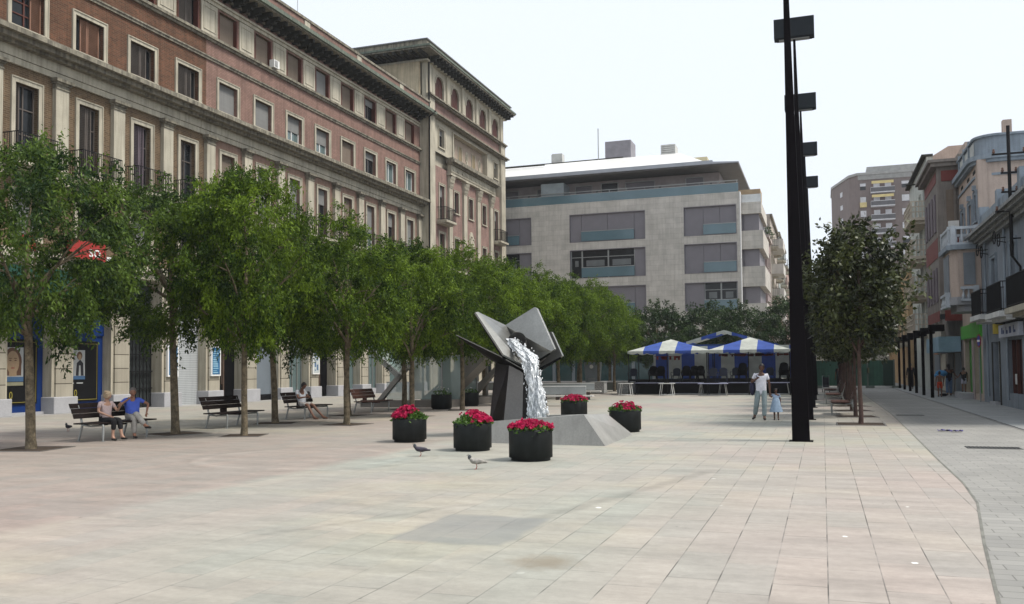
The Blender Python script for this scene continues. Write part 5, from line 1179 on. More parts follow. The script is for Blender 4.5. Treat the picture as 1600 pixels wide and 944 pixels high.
plate(q([(858, 551, 21.35), (842, 562.5, 21.5), (833, 556, 21.8), (846, 553, 21.6)]), .06, 'lower_lip', BLACKP, FN)
plate(q([(854.9, 519.3, 22.0), (862, 518.3, 21.95), (878.7, 555.5, 21.5), (842.9, 574.5, 21.7), (838, 560, 22.0)]), .06, 'rear_plate', STEELL, FN)
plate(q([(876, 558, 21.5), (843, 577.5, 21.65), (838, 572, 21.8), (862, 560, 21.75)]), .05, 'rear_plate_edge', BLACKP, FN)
# hub behind the plates that ties them to the pillar
hb_ = [PYp(790, 520, 22.1), PYp(845, 520, 22.0), PYp(852, 562, 21.7), PYp(820, 582, 21.5), PYp(785, 572, 21.6)]
plate(hb_, .35, 'hub', mat('matt_dark_hub', (.09, .085, .08), .5, metal=.5), FN)
# spout
a, b = PYp(797, 541, 21.75), PYp(826, 541, 21.6); q = MB(); sp0 = PYp(812, 545, 21.85); sp1 = PYp(808, 531, 21.5)
N = 16; rim = [Vector((.24*cos(2*pi*i/N), 0, .20*sin(2*pi*i/N))) for i in range(N)]
q.add([sp0+r_*1.0 for r_ in rim]+[sp1+r_ for r_ in rim], [(i, (i+1) % N, N+(i+1) % N, N+i) for i in range(N)], 0, True); q.build('spout', STEELL, FN)

# ------------------------------------------------------------------ falling water
def watermat():
    m = bpy.data.materials.new('white_water'); m.use_nodes = True; t = m.node_tree; b = t.nodes['Principled BSDF']; L = t.links.new
    tc = _n(t, 'TexCoord'); mp = _n(t, 'Mapping'); mp.inputs['Scale'].default_value = (20, 20, 4.2); L(tc.outputs['Object'], mp.inputs[0])
    n = _n(t, 'TexNoise'); n.inputs['Scale'].default_value = 1.9; n.inputs['Detail'].default_value = 6; n.inputs['Roughness'].default_value = .6; n.inputs['Distortion'].default_value = .35; L(mp.outputs[0], n.inputs['Vector'])
    cr = _n(t, 'MapRange'); cr.inputs[1].default_value = .40; cr.inputs[2].default_value = .58; cr.inputs[3].default_value = .62; cr.inputs[4].default_value = 1; L(n.outputs[0], cr.inputs[0])
    b.inputs['Base Color'].default_value = (.93, .94, .95, 1); b.inputs['Roughness'].default_value = .06; b.inputs['Specular IOR Level'].default_value = 1.0
    L(cr.outputs[0], b.inputs['Alpha'])
    tr = _n(t, 'BsdfTranslucent'); tr.inputs[0].default_value = (.9, .92, .94, 1); ms = _n(t, 'MixShader'); ms.inputs[0].default_value = .0
    mt_ = _n(t, 'MapRange'); mt_.inputs[1].default_value = .45; mt_.inputs[2].default_value = .62; mt_.inputs[3].default_value = .05; mt_.inputs[4].default_value = .95; L(n.outputs[0], mt_.inputs[0])
    g2 = _n(t, 'Mix'); g2.data_type = 'RGBA'; g2.inputs[6].default_value = (.38, .41, .43, 1); g2.inputs[7].default_value = (.97, .98, .98, 1); L(mt_.outputs[0], g2.inputs[0]); L(g2.outputs[2], b.inputs['Base Color'])
    bp = _n(t, 'Bump'); bp.inputs['Strength'].default_value = .55; bp.inputs['Distance'].default_value = .03; L(n.outputs[0], bp.inputs['Height']); L(bp.outputs[0], b.inputs['Normal'])
    return m
WM = watermat()
path = [(797, 529, 21.5, 6), (803, 535, 21.4, 10), (812, 545, 21.2, 13), (822, 555, 21.0, 14), (829, 566, 20.88, 12), (832, 580, 20.82, 12), (834, 600, 20.78, 12.5), (837, 620, 20.74, 13), (840, 640, 20.72, 14.5), (841, 655, 20.7, 16), (842, 672, 20.7, 18)]
rg = np.random.default_rng(5)
wt = thing('falling_water', 'white sheet of water pouring from the steel plates into the basin', 'water', tuple(PYp(842, 672, 20.7)))
for lay in range(3):
    q = MB(); nu, nv = 26, 110; vs = []
    ph = rg.uniform(0, 6, 8)
    for j in range(nv+1):
        s = j/nv*(len(path)-1); i = min(int(s), len(path)-2); f_ = s-i
        x, y, Y, w_ = [path[i][k]*(1-f_)+path[i+1][k]*f_ for k in range(4)]
        w_ = w_*(1-.16*lay)*(1+.06*sin(s*5+ph[0])+.05*sin(s*13+ph[1]))
        for i2 in range(nu+1):
            u = i2/nu*2-1
            wob = .035*sin(u*6+s*1.6+ph[2])+.022*sin(u*13-s*2+ph[3])+.012*sin(u*5+s*7+ph[4])+.010*sin(u*22+s*1.5+ph[5])
            p = PYp(x+u*w_, y, Y-.10*(1-u*u)+.05*lay); p.y += wob; p.x += wob*.4; vs.append(p)
    q.add(vs, [(j*(nu+1)+i, j*(nu+1)+i+1, (j+1)*(nu+1)+i+1, (j+1)*(nu+1)+i) for j in range(nv) for i in range(nu)], 0, True)
    q.build('water_sheet', WM, wt)
q = MB()
for i in range(170):
    s = rg.random()**.7*(len(path)-1); k_ = min(int(s), len(path)-2); f_ = s-k_
    x, y, Y, w_ = [path[k_][j]*(1-f_)+path[k_+1][j]*f_ for j in range(4)]
    sg_ = 1 if rg.random() > .4 else -1
    p = PYp(x+sg_*w_*rg.uniform(.8, 1.18)+rg.normal()*.6, y+rg.normal()*2, Y+rg.normal()*.08); r_ = rg.uniform(.006, .019)
    q.ell(p, (r_, r_, r_*rg.uniform(1, 2.2)), 6, 4)
d_ = q.build('droplets', mat('water_drops', (.8, .82, .83), .1, spec=.9), wt); d_['kind'] = 'stuff'

# ================================================================== PLANTERS
def planter(label, loc, R, H, flower, seed, group, nfl=230, fh=.26, sparse=False, skew=(0, 0)):
    rg = np.random.default_rng(seed)
    if len(loc) == 2: fp = G(*loc); dv = Vector((fp.x, fp.y, 0)).normalized()*R*.9; loc = (fp.x+dv.x, fp.y+dv.y, 0)   # loc: foot of the pot's front
    t = thing('flower_planter', label, 'planter', loc, 0, group)
    q = MB(); q.lathe([(R*.90, .0), (R*.90, .055), (R, .06), (R, H-.03), (R-.015, H), (R-.06, H), (R-.065, H-.1)], (0, 0, 0), 40); q.lathe([(.001, .002), (R*.90, .0)], (0, 0, 0), 40)
    o = q.build('pot', PLANTER, None); o.parent = t
    q = MB(); q.lathe([(.001, H-.06), (R-.06, H-.08)], (0, 0, 0), 32); o = q.build('soil', SOIL, None); o.parent = t
    n = 900 if not sparse else 160
    a = rg.uniform(0, 2*pi, n); rr_ = R*.98*np.sqrt(rg.random(n)); hh = (fh*.75)*(1-(rr_/R)**2)+rg.random(n)*.07
    P = np.stack([rr_*np.cos(a), rr_*np.sin(a), H-.05+hh*rg.random(n)**.4], 1); D = rg.normal(size=(n, 3)); D[:, 2] += .5
    leaves('foliage', P, D, .075, rg.random(n), LEAFP, t, aspect=.75, rng=rg)
    # flower heads: petals round a centre
    P = []; D = []; T = []
    mounds = rg.normal(size=(6, 2))*R*.42
    for i in range(nfl):
        if sparse: cx, cy = rg.normal(size=2)*R*.4
        else:
            mo = mounds[rg.integers(6)]; cx, cy = mo+rg.normal(size=2)*R*.3
        cx += skew[0]*R*.3; cy += skew[1]*R*.3
        r_ = math.hypot(cx, cy)
        if r_ > R*1.0: cx *= R/r_; cy *= R/r_; r_ = R
        z = H+.02+fh*(1-.75*(r_/R)**2)*rg.uniform(.55, 1.1)
        tt = rg.uniform(.1, .9); tilt = np.array([cx, cy, .25+rg.normal()*.1]); tilt /= np.linalg.norm(tilt)
        e1 = np.cross(tilt, rg.normal(size=3)); e1 /= np.linalg.norm(e1); e2 = np.cross(tilt, e1)
        for k in range(6): an = 2*pi*k/6; P.append([cx, cy, z]); D.append(e1*cos(an)+e2*sin(an)+tilt*.35); T.append(tt+rg.normal()*.15)
    leaves('flowers', np.array(P), np.array(D), .052, np.array(T), flower, t, aspect=.85, rng=rg)
    return t
GP = 'round charcoal planters around the fountain'
planter('charcoal planter brimming with crimson flowers, leftmost of the red ones', (640, 692), .40, .55, PETAL, 1, GP, 330, .26)
planter('charcoal planter with a tall crimson mound, middle of the three in front of the fountain', (738.5, 706), .40, .57, PETAL, 2, GP, 200, .22, skew=(.3, 0))
planter('charcoal planter with low crimson flowers, nearest the camera in front of the basin', (829.5, 722), .405, .575, PETAL, 3, GP, 190, .14, skew=(-.2, 0))
planter('charcoal planter of crimson flowers partly hidden behind the basin, beside the falling water', (-7.85, 28.9, 0), .44, .6, PETAL, 4, GP, 200, .18)
planter('charcoal planter with few red flowers to the right of the wedge basin', (977, 676), .42, .57, PETAL, 5, GP, 60, .20, skew=(.6, .2))
planter('plain dark planter with sparse white blooms before the glass entrance', (690, 640), .44, .62, PETALW, 6, GP, 12, .3, True)
planter('plain dark planter almost without plants, right of the slim tree by the glass entrance', (734, 635), .42, .62, PETALW, 7, GP, 2, .2, True)

# ================================================================== LAMP COLUMNS
def lamp(label, y, i):
    t = thing('lamp_column', label, 'street lamp', (-.5, y, 0), 0, 'tall dark tapering lamp columns in a line')
    H = 12.75; q = MB(); w0, w1 = .19, .03; d0, d1 = .16, .04
    q.add([(-w0, -d0, 0), (w0, -d0, 0), (w0, d0, 0), (-w0, d0, 0), (-w0+.02, -d1, H), (-w0+.02+2*w1, -d1, H), (-w0+.02+2*w1, d1, H), (-w0+.02, d1, H)], [(0, 3, 2, 1), (4, 5, 6, 7), (0, 1, 5, 4), (1, 2, 6, 5), (2, 3, 7, 6), (3, 0, 4, 7)])
    o = q.build('column', CORTEN, None, bevel=.008); o.parent = t
    q = MB(); q.box(-.75, .48, -.2, .2, 12.2, 12.82); q.box(-.68, .41, -.15, .15, 12.17, 12.2); o = q.build('lamp_box', mat('lamp_box_paint', (.018, .022, .026), .7, spec=.1), None, bevel=.01); o.parent = t
    q = MB(); q.box(-.6, .33, -.12, .12, 12.155, 12.17); o = q.build('lens', mat('dull_lamp_lens', (.25, .25, .25), .3), None); o.parent = t
    q = MB(); q.box(-w0-.07, w0+.07, -.22, .22, 0, .012); o = q.build('base_plate', CORTEN, None); o.parent = t
    return t
lamp('tall dark lamp column nearest the camera, its head out of the picture', 21.3, 0)
for i in range(1, 5): lamp('tall dark tapering lamp column with a box head, %s in the line' % ordn[i], 21.3+8.5*i, i)
LP2 = 'short dark street lamps with flat box heads along the right kerb'
p0 = thing('kerb_lamp', 'dark square lamp post nearest on the right kerb, with the widest box head', 'street lamp', (5.22, 50.0, .012), 0, LP2)
o = MB().box(-.075, .075, -.075, .075, 0, 3.6).build('post', CORTEN, None); o.parent = p0
o = MB().box(-.1, .62, -.22, .22, 3.38, 3.7).box(-.05, .57, -.18, .18, 3.36, 3.38).build('lamp_box', CORTEN, None); o.parent = p0
for i in range(1, 6): dup(p0, (5.22, 50.0+4.1*i, .012), 0, 'short dark lamp post on the right kerb, %s from the camera' % ordn[i])

# ================================================================== STATION ENTRANCE (steel frames and glass)
EN = thing('station_entrance', 'slanting steel and glass canopy over the stairs of an underground station, behind the trees', 'station entrance', (-17.8, 39.8, 0))
GRS = mat('grey_brown_steel', (.25, .235, .215), .5, metal=.35, var=.12)
q = MB(); q.box(-20.0, -15.6, 36.5, 36.8, 0, .32); q.box(-20.0, -15.6, 43.2, 43.5, 0, .32); q.box(-15.9, -15.6, 36.8, 43.2, 0, .32); q.build('low_wall', mat('brown_granite', (.16, .145, .13), .6), EN)
MB().box(-20, -15.9, 36.8, 43.2, .0, .02).build('stair_well', BLACKP, EN)
gm = bpy.data.materials.new('canopy_glass'); gm.use_nodes = True; bb = gm.node_tree.nodes['Principled BSDF']; bb.inputs['Base Color'].default_value = (.45, .58, .55, 1); bb.inputs['Roughness'].default_value = .08; bb.inputs['Alpha'].default_value = .42; bb.inputs['Specular IOR Level'].default_value = .7
def bar(px, Y0_, dy, nm, m):
    p = [PYp(x, y, Y0_) for x, y in px]; q = MB(); q.prism(p, (0, dy, 0)); return q.build(nm, m, EN, bevel=.01)
bar([(581, 635), (589, 635), (637, 576), (634, 568)], 36.85, .25, 'left_beam', GRS)
bar([(652, 629), (664, 629), (692, 627), (770, 548), (742, 548)], 38.6, 1.3, 'wide_beam', GRS)
bar([(726, 620), (740, 620), (780, 575), (776, 570)], 41.5, .4, 'right_beam', GRS)
# hood panel
h = [PYp(586, 552, 36.6), PYp(613, 545, 38.3), PYp(640, 573, 38.3), PYp(623, 586, 36.6)]
n_ = (h[1]-h[0]).cross(h[3]-h[0]).normalized(); n_ = n_ if n_.z > 0 else -n_
q = MB(); q.prism([p-n_*.02 for p in h], n_*.03); q.build('hood_glass', gm, EN)
q = MB()
for a, b in ((0, 1), (1, 2), (2, 3), (3, 0)):
    d = (h[b]-h[a]).normalized(); s_ = d.cross(n_)*.07; q.prism([h[a]-s_-n_*.16, h[b]-s_-n_*.16, h[b]+s_-n_*.16, h[a]+s_-n_*.16], n_*.24)
q.build('hood_frame', ALU, EN)
h2 = [PYp(640, 573, 38.3), PYp(613, 545, 38.3), PYp(680, 520, 38.3), PYp(742, 548, 38.6)]
for (x0, x1, Y_) in ((604, 640, 36.95), (642, 690, 37.5), (692, 722, 38.0), (722, 745, 40.5)):
    a_, b_ = PYp(x0, 600, Y_), PYp(x1, 600, Y_); zt = 2.3 if x0 > 620 else 1.1
    q = MB(); q.box(a_.x, b_.x, Y_, Y_+.02, .32, zt); q.build('glass_pane', gm, EN)
    q = MB(); q.box(b_.x-.03, b_.x+.03, Y_-.02, Y_+.04, .32, zt); q.box(a_.x, b_.x-.03, Y_-.02, Y_+.04, zt, zt+.04); q.build('glass_frame', ALU, EN)
q = MB(); q.box(-16.3, -16.2, 42.9, 43.0, 0, 2.6); q.box(-19.9, -16.2, 42.9, 43.0, 2.6, 2.7); q.box(-19.9, -19.8, 42.9, 43.0, 0, 2.6); q.build('portal_frame', GRS, EN)

# ================================================================== MARKET TENTS
BLUES = (.035, .085, .36); WHS = (.50, .52, .47)
ST1 = stripemat('striped_canopy', WHS, BLUES, .97, 0, .485)
STW = stripemat('striped_wall', WHS, BLUES, .83, 0, .1)
def tent(label, cx, cy, w_, d_, ze, za, off=0.):
    t = thing('market_tent', label, 'tent', (cx, cy, 0), 0, 'blue and white striped market tents')
    N = 30; x0, x1, y0, y1 = -w_/2, w_/2, 0, d_
    ap0, ap1 = (0, d_/2-.1), (0, d_/2+.1)
    q = MB(); xs = [x0+w_*i/N for i in range(N+1)]
    def ridge(x): return ze+(za-ze)*(1-abs(x)/(w_/2))**1.0
    for a, b in zip(xs[:-1], xs[1:]):
        za_, zb_ = ridge(a), ridge(b); ya = d_/2-(d_/2)*(abs(a)/(w_/2)); yb = d_/2-(d_/2)*(abs(b)/(w_/2))
        q.add([(a, 0, ze), (b, 0, ze), (b, yb+0*.5, zb_), (a, ya, za_)], [(0, 1, 2, 3)]); q.add([(a, d_, ze), (b, d_, ze), (b, d_-yb, zb_), (a, d_-ya, za_)], [(0, 1, 2, 3)])
    q.add([(x0, 0, ze), (x0, d_, ze), (0, d_/2, za)], [(0, 1, 2)]); q.add([(x1, 0, ze), (x1, d_, ze), (0, d_/2, za)], [(0, 1, 2)])
    o = q.build('canopy', ST1, None); o.parent = t; o.data.transform(Matrix.Identity(4))
    q = MB()
    def val(P0, P1, n):
        d = Vector(P1)-Vector(P0)
        for i in range(n*6):
            a = i/(n*6); b = (i+1)/(n*6); fa = abs(sin(a*n*pi)); fb = abs(sin(b*n*pi))
            pa = Vector(P0)+d*a; pb = Vector(P0)+d*b
            q.add([pa+Vector((0, 0, 0)), pb, pb-Vector((0, 0, .13+.07*fb)), pa-Vector((0, 0, .13+.07*fa))], [(0, 1, 2, 3)])
    val((x0, -.01, ze), (x1, -.01, ze), 8); val((x0, d_+.01, ze), (x1, d_+.01, ze), 8); val((x0-.01, 0, ze), (x0-.01, d_, ze), 6); val((x1+.01, 0, ze), (x1+.01, d_, ze), 6)
    o = q.build('valance', ST1, None); o.parent = t
    for x, y in ((x0+.05, .06), (x1-.05, .06), (x0+.05, d_-.06), (x1-.05, d_-.06), (0, .06)):
        q = MB(); q.tube([(x, y, 0), (x, y, ze-.03)], .03, 6); o = q.build('pole', IRON, None); o.parent = t
    q = MB(); q.tube([(x0, .08, ze-.12), (x1, .08, ze-.12)], .02, 5); q.tube([(x0, .06, .95), (x1, .06, .95)], .012, 5); o = q.build('cross_bar', IRON, None); o.parent = t
    return t
tent('left striped market tent with a peaked canopy and scalloped edge', -8.95, 54.6, 4.85, 3.3, 2.68, 3.42)
tent('right striped market tent with a peaked canopy, behind the man and child', -4.15, 54.6, 4.75, 3.3, 2.68, 3.45)
# big gable tent behind, with striped back wall
GT = thing('gable_tent', 'larger blue and white gable tent behind the two front tents, with striped cloth walls', 'tent', (-6.0, 59, 0))
q = MB()
gx = -6.0; hw = 3.4; ge, ga = 3.05, 4.05; GY = 59.2
for i in range(9):
    y = GY+i*.6
for sgn in (-1, 1):
    q.add([(gx, GY, ga), (gx+sgn*hw, GY, ge), (gx+sgn*hw, GY+5, ge), (gx, GY+5, ga)], [(0, 1, 2, 3)])
    n = 24
    for i in range(n):
        a, b = i/n, (i+1)/n; da, db = .16+.06*abs(sin(a*pi*4)), .16+.06*abs(sin(b*pi*4))
        q.add([(gx+sgn*hw*a, GY-.01, ga+(ge-ga)*a), (gx+sgn*hw*b, GY-.01, ga+(ge-ga)*b), (gx+sgn*hw*b, GY-.01, ga+(ge-ga)*b-db), (gx+sgn*hw*a, GY-.01, ga+(ge-ga)*a-da)], [(0, 1, 2, 3)])
q.build('canopy', ST1, GT)
q = MB(); q.box(-10.4, -1.6, 58.1, 58.14, .95, 3.0); q.build('striped_wall', STW, GT)
q = MB(); q.box(-9.4, -2.6, 59.9, 60, 2.9, 4.0); q.build('dark_interior_cloth', BLACKP, GT) if False else None
q = MB(); q.box(-9.3, -2.7, 59.3, 59.36, 3.0, 3.14); q.build('front_beam', mat('blue_beam', (.02, .06, .2), .6), GT)
q = MB(); q.box(-9.3, -2.7, 64.1, 64.15, 0, 3.0); q.build('back_cloth', BLACKP, GT)
q = MB()
for x in (-9.35, -2.65, -6.0): q.tube([(x, 59.3, 0), (x, 59.3, ge)], .035, 6)
q.build('pole', IRON, GT)
q = MB(); q.box(-12.0, -1.7, 57.7, 58.0, 0, .9); q.build('dark_skirt', BLACKP, GT)
q = MB(); q.box(-1.66, -1.62, 55.2, 58.0, .5, 2.6); 
sb_ = q.build('side_curtain', mat('blue_curtain', BLUES, .8), GT)
# bunting and goods under the canopies
rr = random.Random(9)
q = MB(); q.box(-6.2, -1.8, 57.4, 57.43, 2.40, 2.43)
for i in range(60):
    x = rr.uniform(-6.2, -2.0); q.box(x, x+rr.uniform(.06, .3), 57.4, 57.45, 2.30+rr.uniform(0, .1), 2.42+rr.uniform(0, .08))
o = q.build('bunting', mat('dull_red_bunting', (.16, .04, .025), .8, var=.4, vs=8)); tag(o, 'dull red bunting strung under the right tent canopy', 'bunting')
q = MB()
q.box(-10.2, -8.5, 57.3, 57.32, 2.36, 2.39)
for i in range(16): x = rr.uniform(-10.15, -8.65); q.box(x, x+.12, 57.3, 57.35, 2.12+rr.uniform(0, .15), 2.37)
o = q.build('bunting', mat('red_bunting', (.25, .04, .03), .8)); tag(o, 'short red bunting under the left tent canopy', 'bunting')
rd_ = [o for o in bpy.data.objects if 0]

# tables
def table(label, x, y, L, D, top, leg, H=.74, sled=False):
    t = thing('cafe_table', label, 'table', (x, y, 0), 0, 'tables set out under the striped tents')
    o = MB().box(-L/2, L/2, -D/2, D/2, H-.04, H).build('table_top', top, None, bevel=.006); o.parent = t
    for sx in (-1, 1):
        for sy in (-1, 1):
            q = MB(); q.tube([(sx*(L/2-.14), sy*(D/2-.08), H-.04), (sx*(L/2-.04), sy*(D/2-.04), 0)], .02, 6); o = q.build('leg', leg, None); o.parent = t
    q = MB()
    for sy in (-1, 1): q.tube([(-L/2+.05, sy*(D/2-.045), .05), (L/2-.05, sy*(D/2-.045), .05)], .016, 5)
    o = q.build('stretcher', leg, None); o.parent = t
    return t
WT = mat('white_table_top', (.60, .60, .58), .5); LT = mat('lavender_cloth', (.36, .37, .50), .7); GL = mat('grey_tube', (.35, .35, .34), .4, metal=.4)
table('small white framed table at the far left of the tents', -11.3, 53.6, .82, .7, WT, WHITEF)
table('small white framed table in front of the left tent, with white legs', -8.75, 53.2, .88, .75, WT, WHITEF)
table('grey folding table with a lavender top in front of the right tent', -6.0, 52.6, 1.65, .8, LT, GL)
table('long table with a pale blue top under the left tent, left half', -10.2, 55.4, 1.7, .8, LT, IRON)
table('long table with a pale blue top under the left tent, right half', -7.9, 55.4, 2.0, .8, LT, GL)
table('long table with a lavender top under the right tent', -4.9, 55.4, 2.2, .8, LT, GL)
table('grey table at the right end of the right tent', -2.6, 54.9, 1.5, .8, LT, GL)
# plastic armchairs
CHM = mat('navy_plastic', (.012, .015, .026), .6, var=.1, spec=.15); CHB = mat('black_plastic', (.004, .004, .005), .7, spec=.06)
def make_chair(m, group):
    c = thing('plastic_chair', '', 'chair', group=group)
    def ad(q, n): o = q.build(n, m, None); o.parent = c; return o
    ad(MB().box(-.22, .22, -.22, .2, .40, .43), 'seat')
    q = MB(); pts = [(-.21, .43), (.21, .43), (.23, .75)]+[(.23*cos(t), .75+.14*sin(t)) for t in [pi*i/8 for i in range(9)]]+[(-.23, .75)]
    q.prism([(x, .2+(z-.43)*.25, z) for x, z in pts], (0, .03, 0)); ad(q, 'backrest')
    for sx in (-1, 1):
        q = MB(); q.tube([(sx*.25, .24, .62), (sx*.27, .0, .63), (sx*.26, -.2, .60), (sx*.25, -.22, .42)], .022, 5); ad(q, 'armrest')
        for sy in (-1, 1): q = MB(); q.tube([(sx*.21, sy*.2, .41), (sx*.25, sy*.24, 0)], [.026, .018], 5); ad(q, 'leg')
    return c
GCH = 'plastic armchairs stacked on the tables under the tents'
ch = [make_chair(CHM, GCH), make_chair(CHB, GCH)]; uc = [False]*2
spots = []
for (x, y, z, kind, n, what) in [(-11.15, 55.0, .74, 0, 1, 'navy plastic armchair standing alone at the left end of the tables'), (-10.0, 55.5, .74, 1, 3, 'black armchair of the left dark stack under the left tent'), (-9.5, 55.3, .74, 1, 3, 'black armchair of the right dark stack in the left half of the left tent'),
      (-8.55, 55.4, .74, 0, 1, 'navy plastic armchair on the table in the middle of the left tent'), (-7.95, 55.4, .74, 1, 3, 'black armchair, leftmost of the three stacks at the right of the left tent'), (-7.45, 55.4, .74, 1, 3, 'black armchair, middle of the three stacks at the right of the left tent'), (-7.1, 55.5, .74, 1, 3, 'black armchair, rightmost of the three stacks at the right of the left tent'),
      (-6.05, 52.8, .74, 0, 1, 'navy plastic armchair on the left of the lavender folding table'), (-5.45, 52.8, .74, 0, 1, 'navy plastic armchair on the right of the lavender folding table'), (-5.0, 55.4, .74, 0, 1, 'navy plastic armchair on the table behind the lavender folding table'), (-4.6, 55.4, .74, 1, 5, 'black armchair of the tall stack in the middle of the right tent'),
      (-2.95, 55.0, .74, 0, 1, 'navy plastic armchair on the table just behind the standing man'), (-2.2, 54.9, .74, 1, 5, 'black armchair of the tall stack behind the walking man')]:
    for j in range(n):
        if n > 1: what_j = ['lowest', 'second', 'third', 'fourth', 'topmost'][j if j < n-1 else 4]+' '+what
        else: what_j = what
        loc = (x+.015*j, y+.0+.03*j, z+.07*j+(.0)); rz = rr.uniform(-.15, .15) if n == 1 else .1
        if not uc[kind]: o = ch[kind]; uc[kind] = True; o.location = loc; o.rotation_euler = (0, 0, rz); o['label'] = what_j
        else: o = dup(ch[kind], loc, rz, what_j)

# ================================================================== PEOPLE
def skin_mesh(name, verts, edges, radii, m, parent, sub=2, root=0):
    me = bpy.data.meshes.new(name); me.from_pydata([tuple(v) for v in verts], edges, []); o = bpy.data.objects.new('tmp', me); COL.objects.link(o)
    md = o.modifiers.new('skin', 'SKIN'); md.use_smooth_shade = True
    for i, r_ in enumerate(radii):
        rr_ = r_ if hasattr(r_, '__len__') else (r_, r_); me.skin_vertices[0].data[i].radius = rr_
        me.skin_vertices[0].data[i].use_root = (i == root)
    sd_ = o.modifiers.new('sub', 'SUBSURF'); sd_.levels = sub; sd_.render_levels = sub
    dg = bpy.context.evaluated_depsgraph_get(); m2 = bpy.data.meshes.new_from_object(o.evaluated_get(dg)); bpy.data.objects.remove(o)
    m2.name = name; m2.materials.clear(); m2.materials.append(m)
    for p in m2.polygons: p.use_smooth = True
    r_ = bpy.data.objects.new(name, m2); COL.objects.link(r_)
    if parent is not None: r_.parent = parent
    return r_
V = Vector
def base_pose():
    J = dict(pelvis=V((0, 0, .95)), spine=V((0, 0, 1.12)), chest=V((0, .01, 1.33)), neck=V((0, .0, 1.47)), head=V((0, -.015, 1.62)))
    for s, n in ((1, 'L'), (-1, 'R')):
        J['sh'+n] = V((s*.18, 0, 1.42)); J['el'+n] = V((s*.23, .03, 1.13)); J['wr'+n] = V((s*.24, -.05, .89)); J['hip'+n] = V((s*.09, 0, .92)); J['kn'+n] = V((s*.10, -.02, .49)); J['an'+n] = V((s*.10, .02, .08)); J['toe'+n] = V((s*.12, -.16, .035))
    return J
def person(label, loc, rz, skin, J, scale=1., top=None, sleeve='short', bottom=None, bl='long', hair=None, hairlen='short', shoe=None, skirt=None, turn=0., group=None, fat=1., grip=.6, bare=False):
    t = thing('person', label, 'person', loc, rz, group); t.scale = (scale,)*3
    vs = []; es = []; rs = []; ix = {}
    def add(n, p, r_, par=None):
        ix[n] = len(vs); vs.append(p); rs.append(r_)
        if par is not None: es.append((ix[par], ix[n]))
    add('pelvis', J['pelvis'], (.13*fat, .10*fat)); add('spine', J['spine'], (.125*fat, .10*fat), 'pelvis'); add('chest', J['chest'], (.145*fat, .10*fat), 'spine'); add('neck', J['neck'], .055, 'chest')
    hd = J['head']; add('head0', J['neck'].lerp(hd, .6), .058, 'neck')
    for n in 'LR':
        add('sh'+n, J['sh'+n], .055, 'chest'); add('el'+n, J['el'+n], .040, 'sh'+n); add('wr'+n, J['wr'+n], .026, 'el'+n)
        d = (J['wr'+n]-J['el'+n]).normalized(); pm = J['wr'+n]+d*.055; add('pa'+n, pm, (.034, .018), 'wr'+n)
        side = d.cross(V((0, 1, .3))).normalized(); nrm = side.cross(d).normalized()
        for k in range(4):
            o_ = side*(.024-.016*k); ln = (.062, .070, .066, .052)[k]
            a = pm+d*.038+o_; b = a+d*ln*.55-nrm*ln*.25*grip; c = b+d*ln*.40-nrm*ln*.6*grip
            add('f%s%da' % (n, k), a, .009, 'pa'+n); add('f%s%db' % (n, k), b, .0085, 'f%s%da' % (n, k)); add('f%s%dc' % (n, k), c, .007, 'f%s%db' % (n, k))
        th = pm-d*.02+side*.032; add('t%sa' % n, th, .011, 'pa'+n); add('t%sb' % n, th+side*.02+d*.035-nrm*.012, .009, 't%sa' % n)
        add('hip'+n, J['hip'+n], .085*fat, 'pelvis'); add('kn'+n, J['kn'+n], .058, 'hip'+n); md = J['kn'+n].lerp(J['an'+n], .35); add('cf'+n, md+V((0, .015, 0)), .055, 'kn'+n); add('an'+n, J['an'+n], .035, 'cf'+n)
        add('hl'+n, J['an'+n]+V((0, .03, -.035)), .032, 'an'+n); add('to'+n, J['toe'+n], (.038, .022), 'an'+n)
    body = skin_mesh('body', vs, es, rs, skin, None)
    # head: face with brow, eyes, nose, mouth, ears
    q = MB(); N, M_ = 20, 14; hv = []
    for i in range(M_+1):
        ph = pi*i/M_
        for k in range(N):
            a = 2*pi*k/N; x, y, z = sin(ph)*sin(a), -sin(ph)*cos(a), cos(ph)   # a = 0 faces -Y
            w_ = .082*(1-.22*max(0, -z)**1.3); dpt = .100*(1-.10*max(0, -z)); px_, py_, pz_ = x*w_, y*dpt, z*.125
            if y < 0:
                f_ = math.exp(-(x/.25)**2)
                py_ -= .020*f_*math.exp(-((z+.12)/.16)**2)+.006*f_*math.exp(-((z+.75)/.15)**2); py_ += .010*math.exp(-((abs(x)-.42)/.2)**2)*math.exp(-((z-.08)/.14)**2)
            hv.append(V((px_, py_, pz_)))
    R3 = Matrix.Rotation(turn, 3, 'Z')
    dz = (hd-J['neck']); tilt = Matrix.Rotation(math.atan2(-(dz.y), dz.z)*.6, 3, 'X')
    def hp(v): return hd+tilt@(R3@v)+V((0, 0, .02))
    q.add([hp(v) for v in hv], [(i*N+k, (i+1)*N+k, (i+1)*N+(k+1) % N, i*N+(k+1) % N) for i in range(M_) for k in range(N)], 0, True)
    for sx in (-1, 1):
        e = MB(); q.ell(hp(V((sx*.078, .008, -.005))), (.012, .02, .03), 8, 6)
    hm = q.build('tmp_head', skin, None)
    bm_v = [tuple(v.co) for v in body.data.vertices]+[tuple(v.co) for v in hm.data.vertices]; o_ = len(body.data.vertices)
    bf = [list(p.vertices) for p in body.data.polygons]+[[o_+i for i in p.vertices] for p in hm.data.polygons]
    me = bpy.data.meshes.new('body'); me.from_pydata(bm_v, [], bf); me.materials.append(skin); me.polygons.foreach_set('use_smooth', [True]*len(bf)); body.data = me; bpy.data.objects.remove(hm); body.parent = t
    f_ = MB()
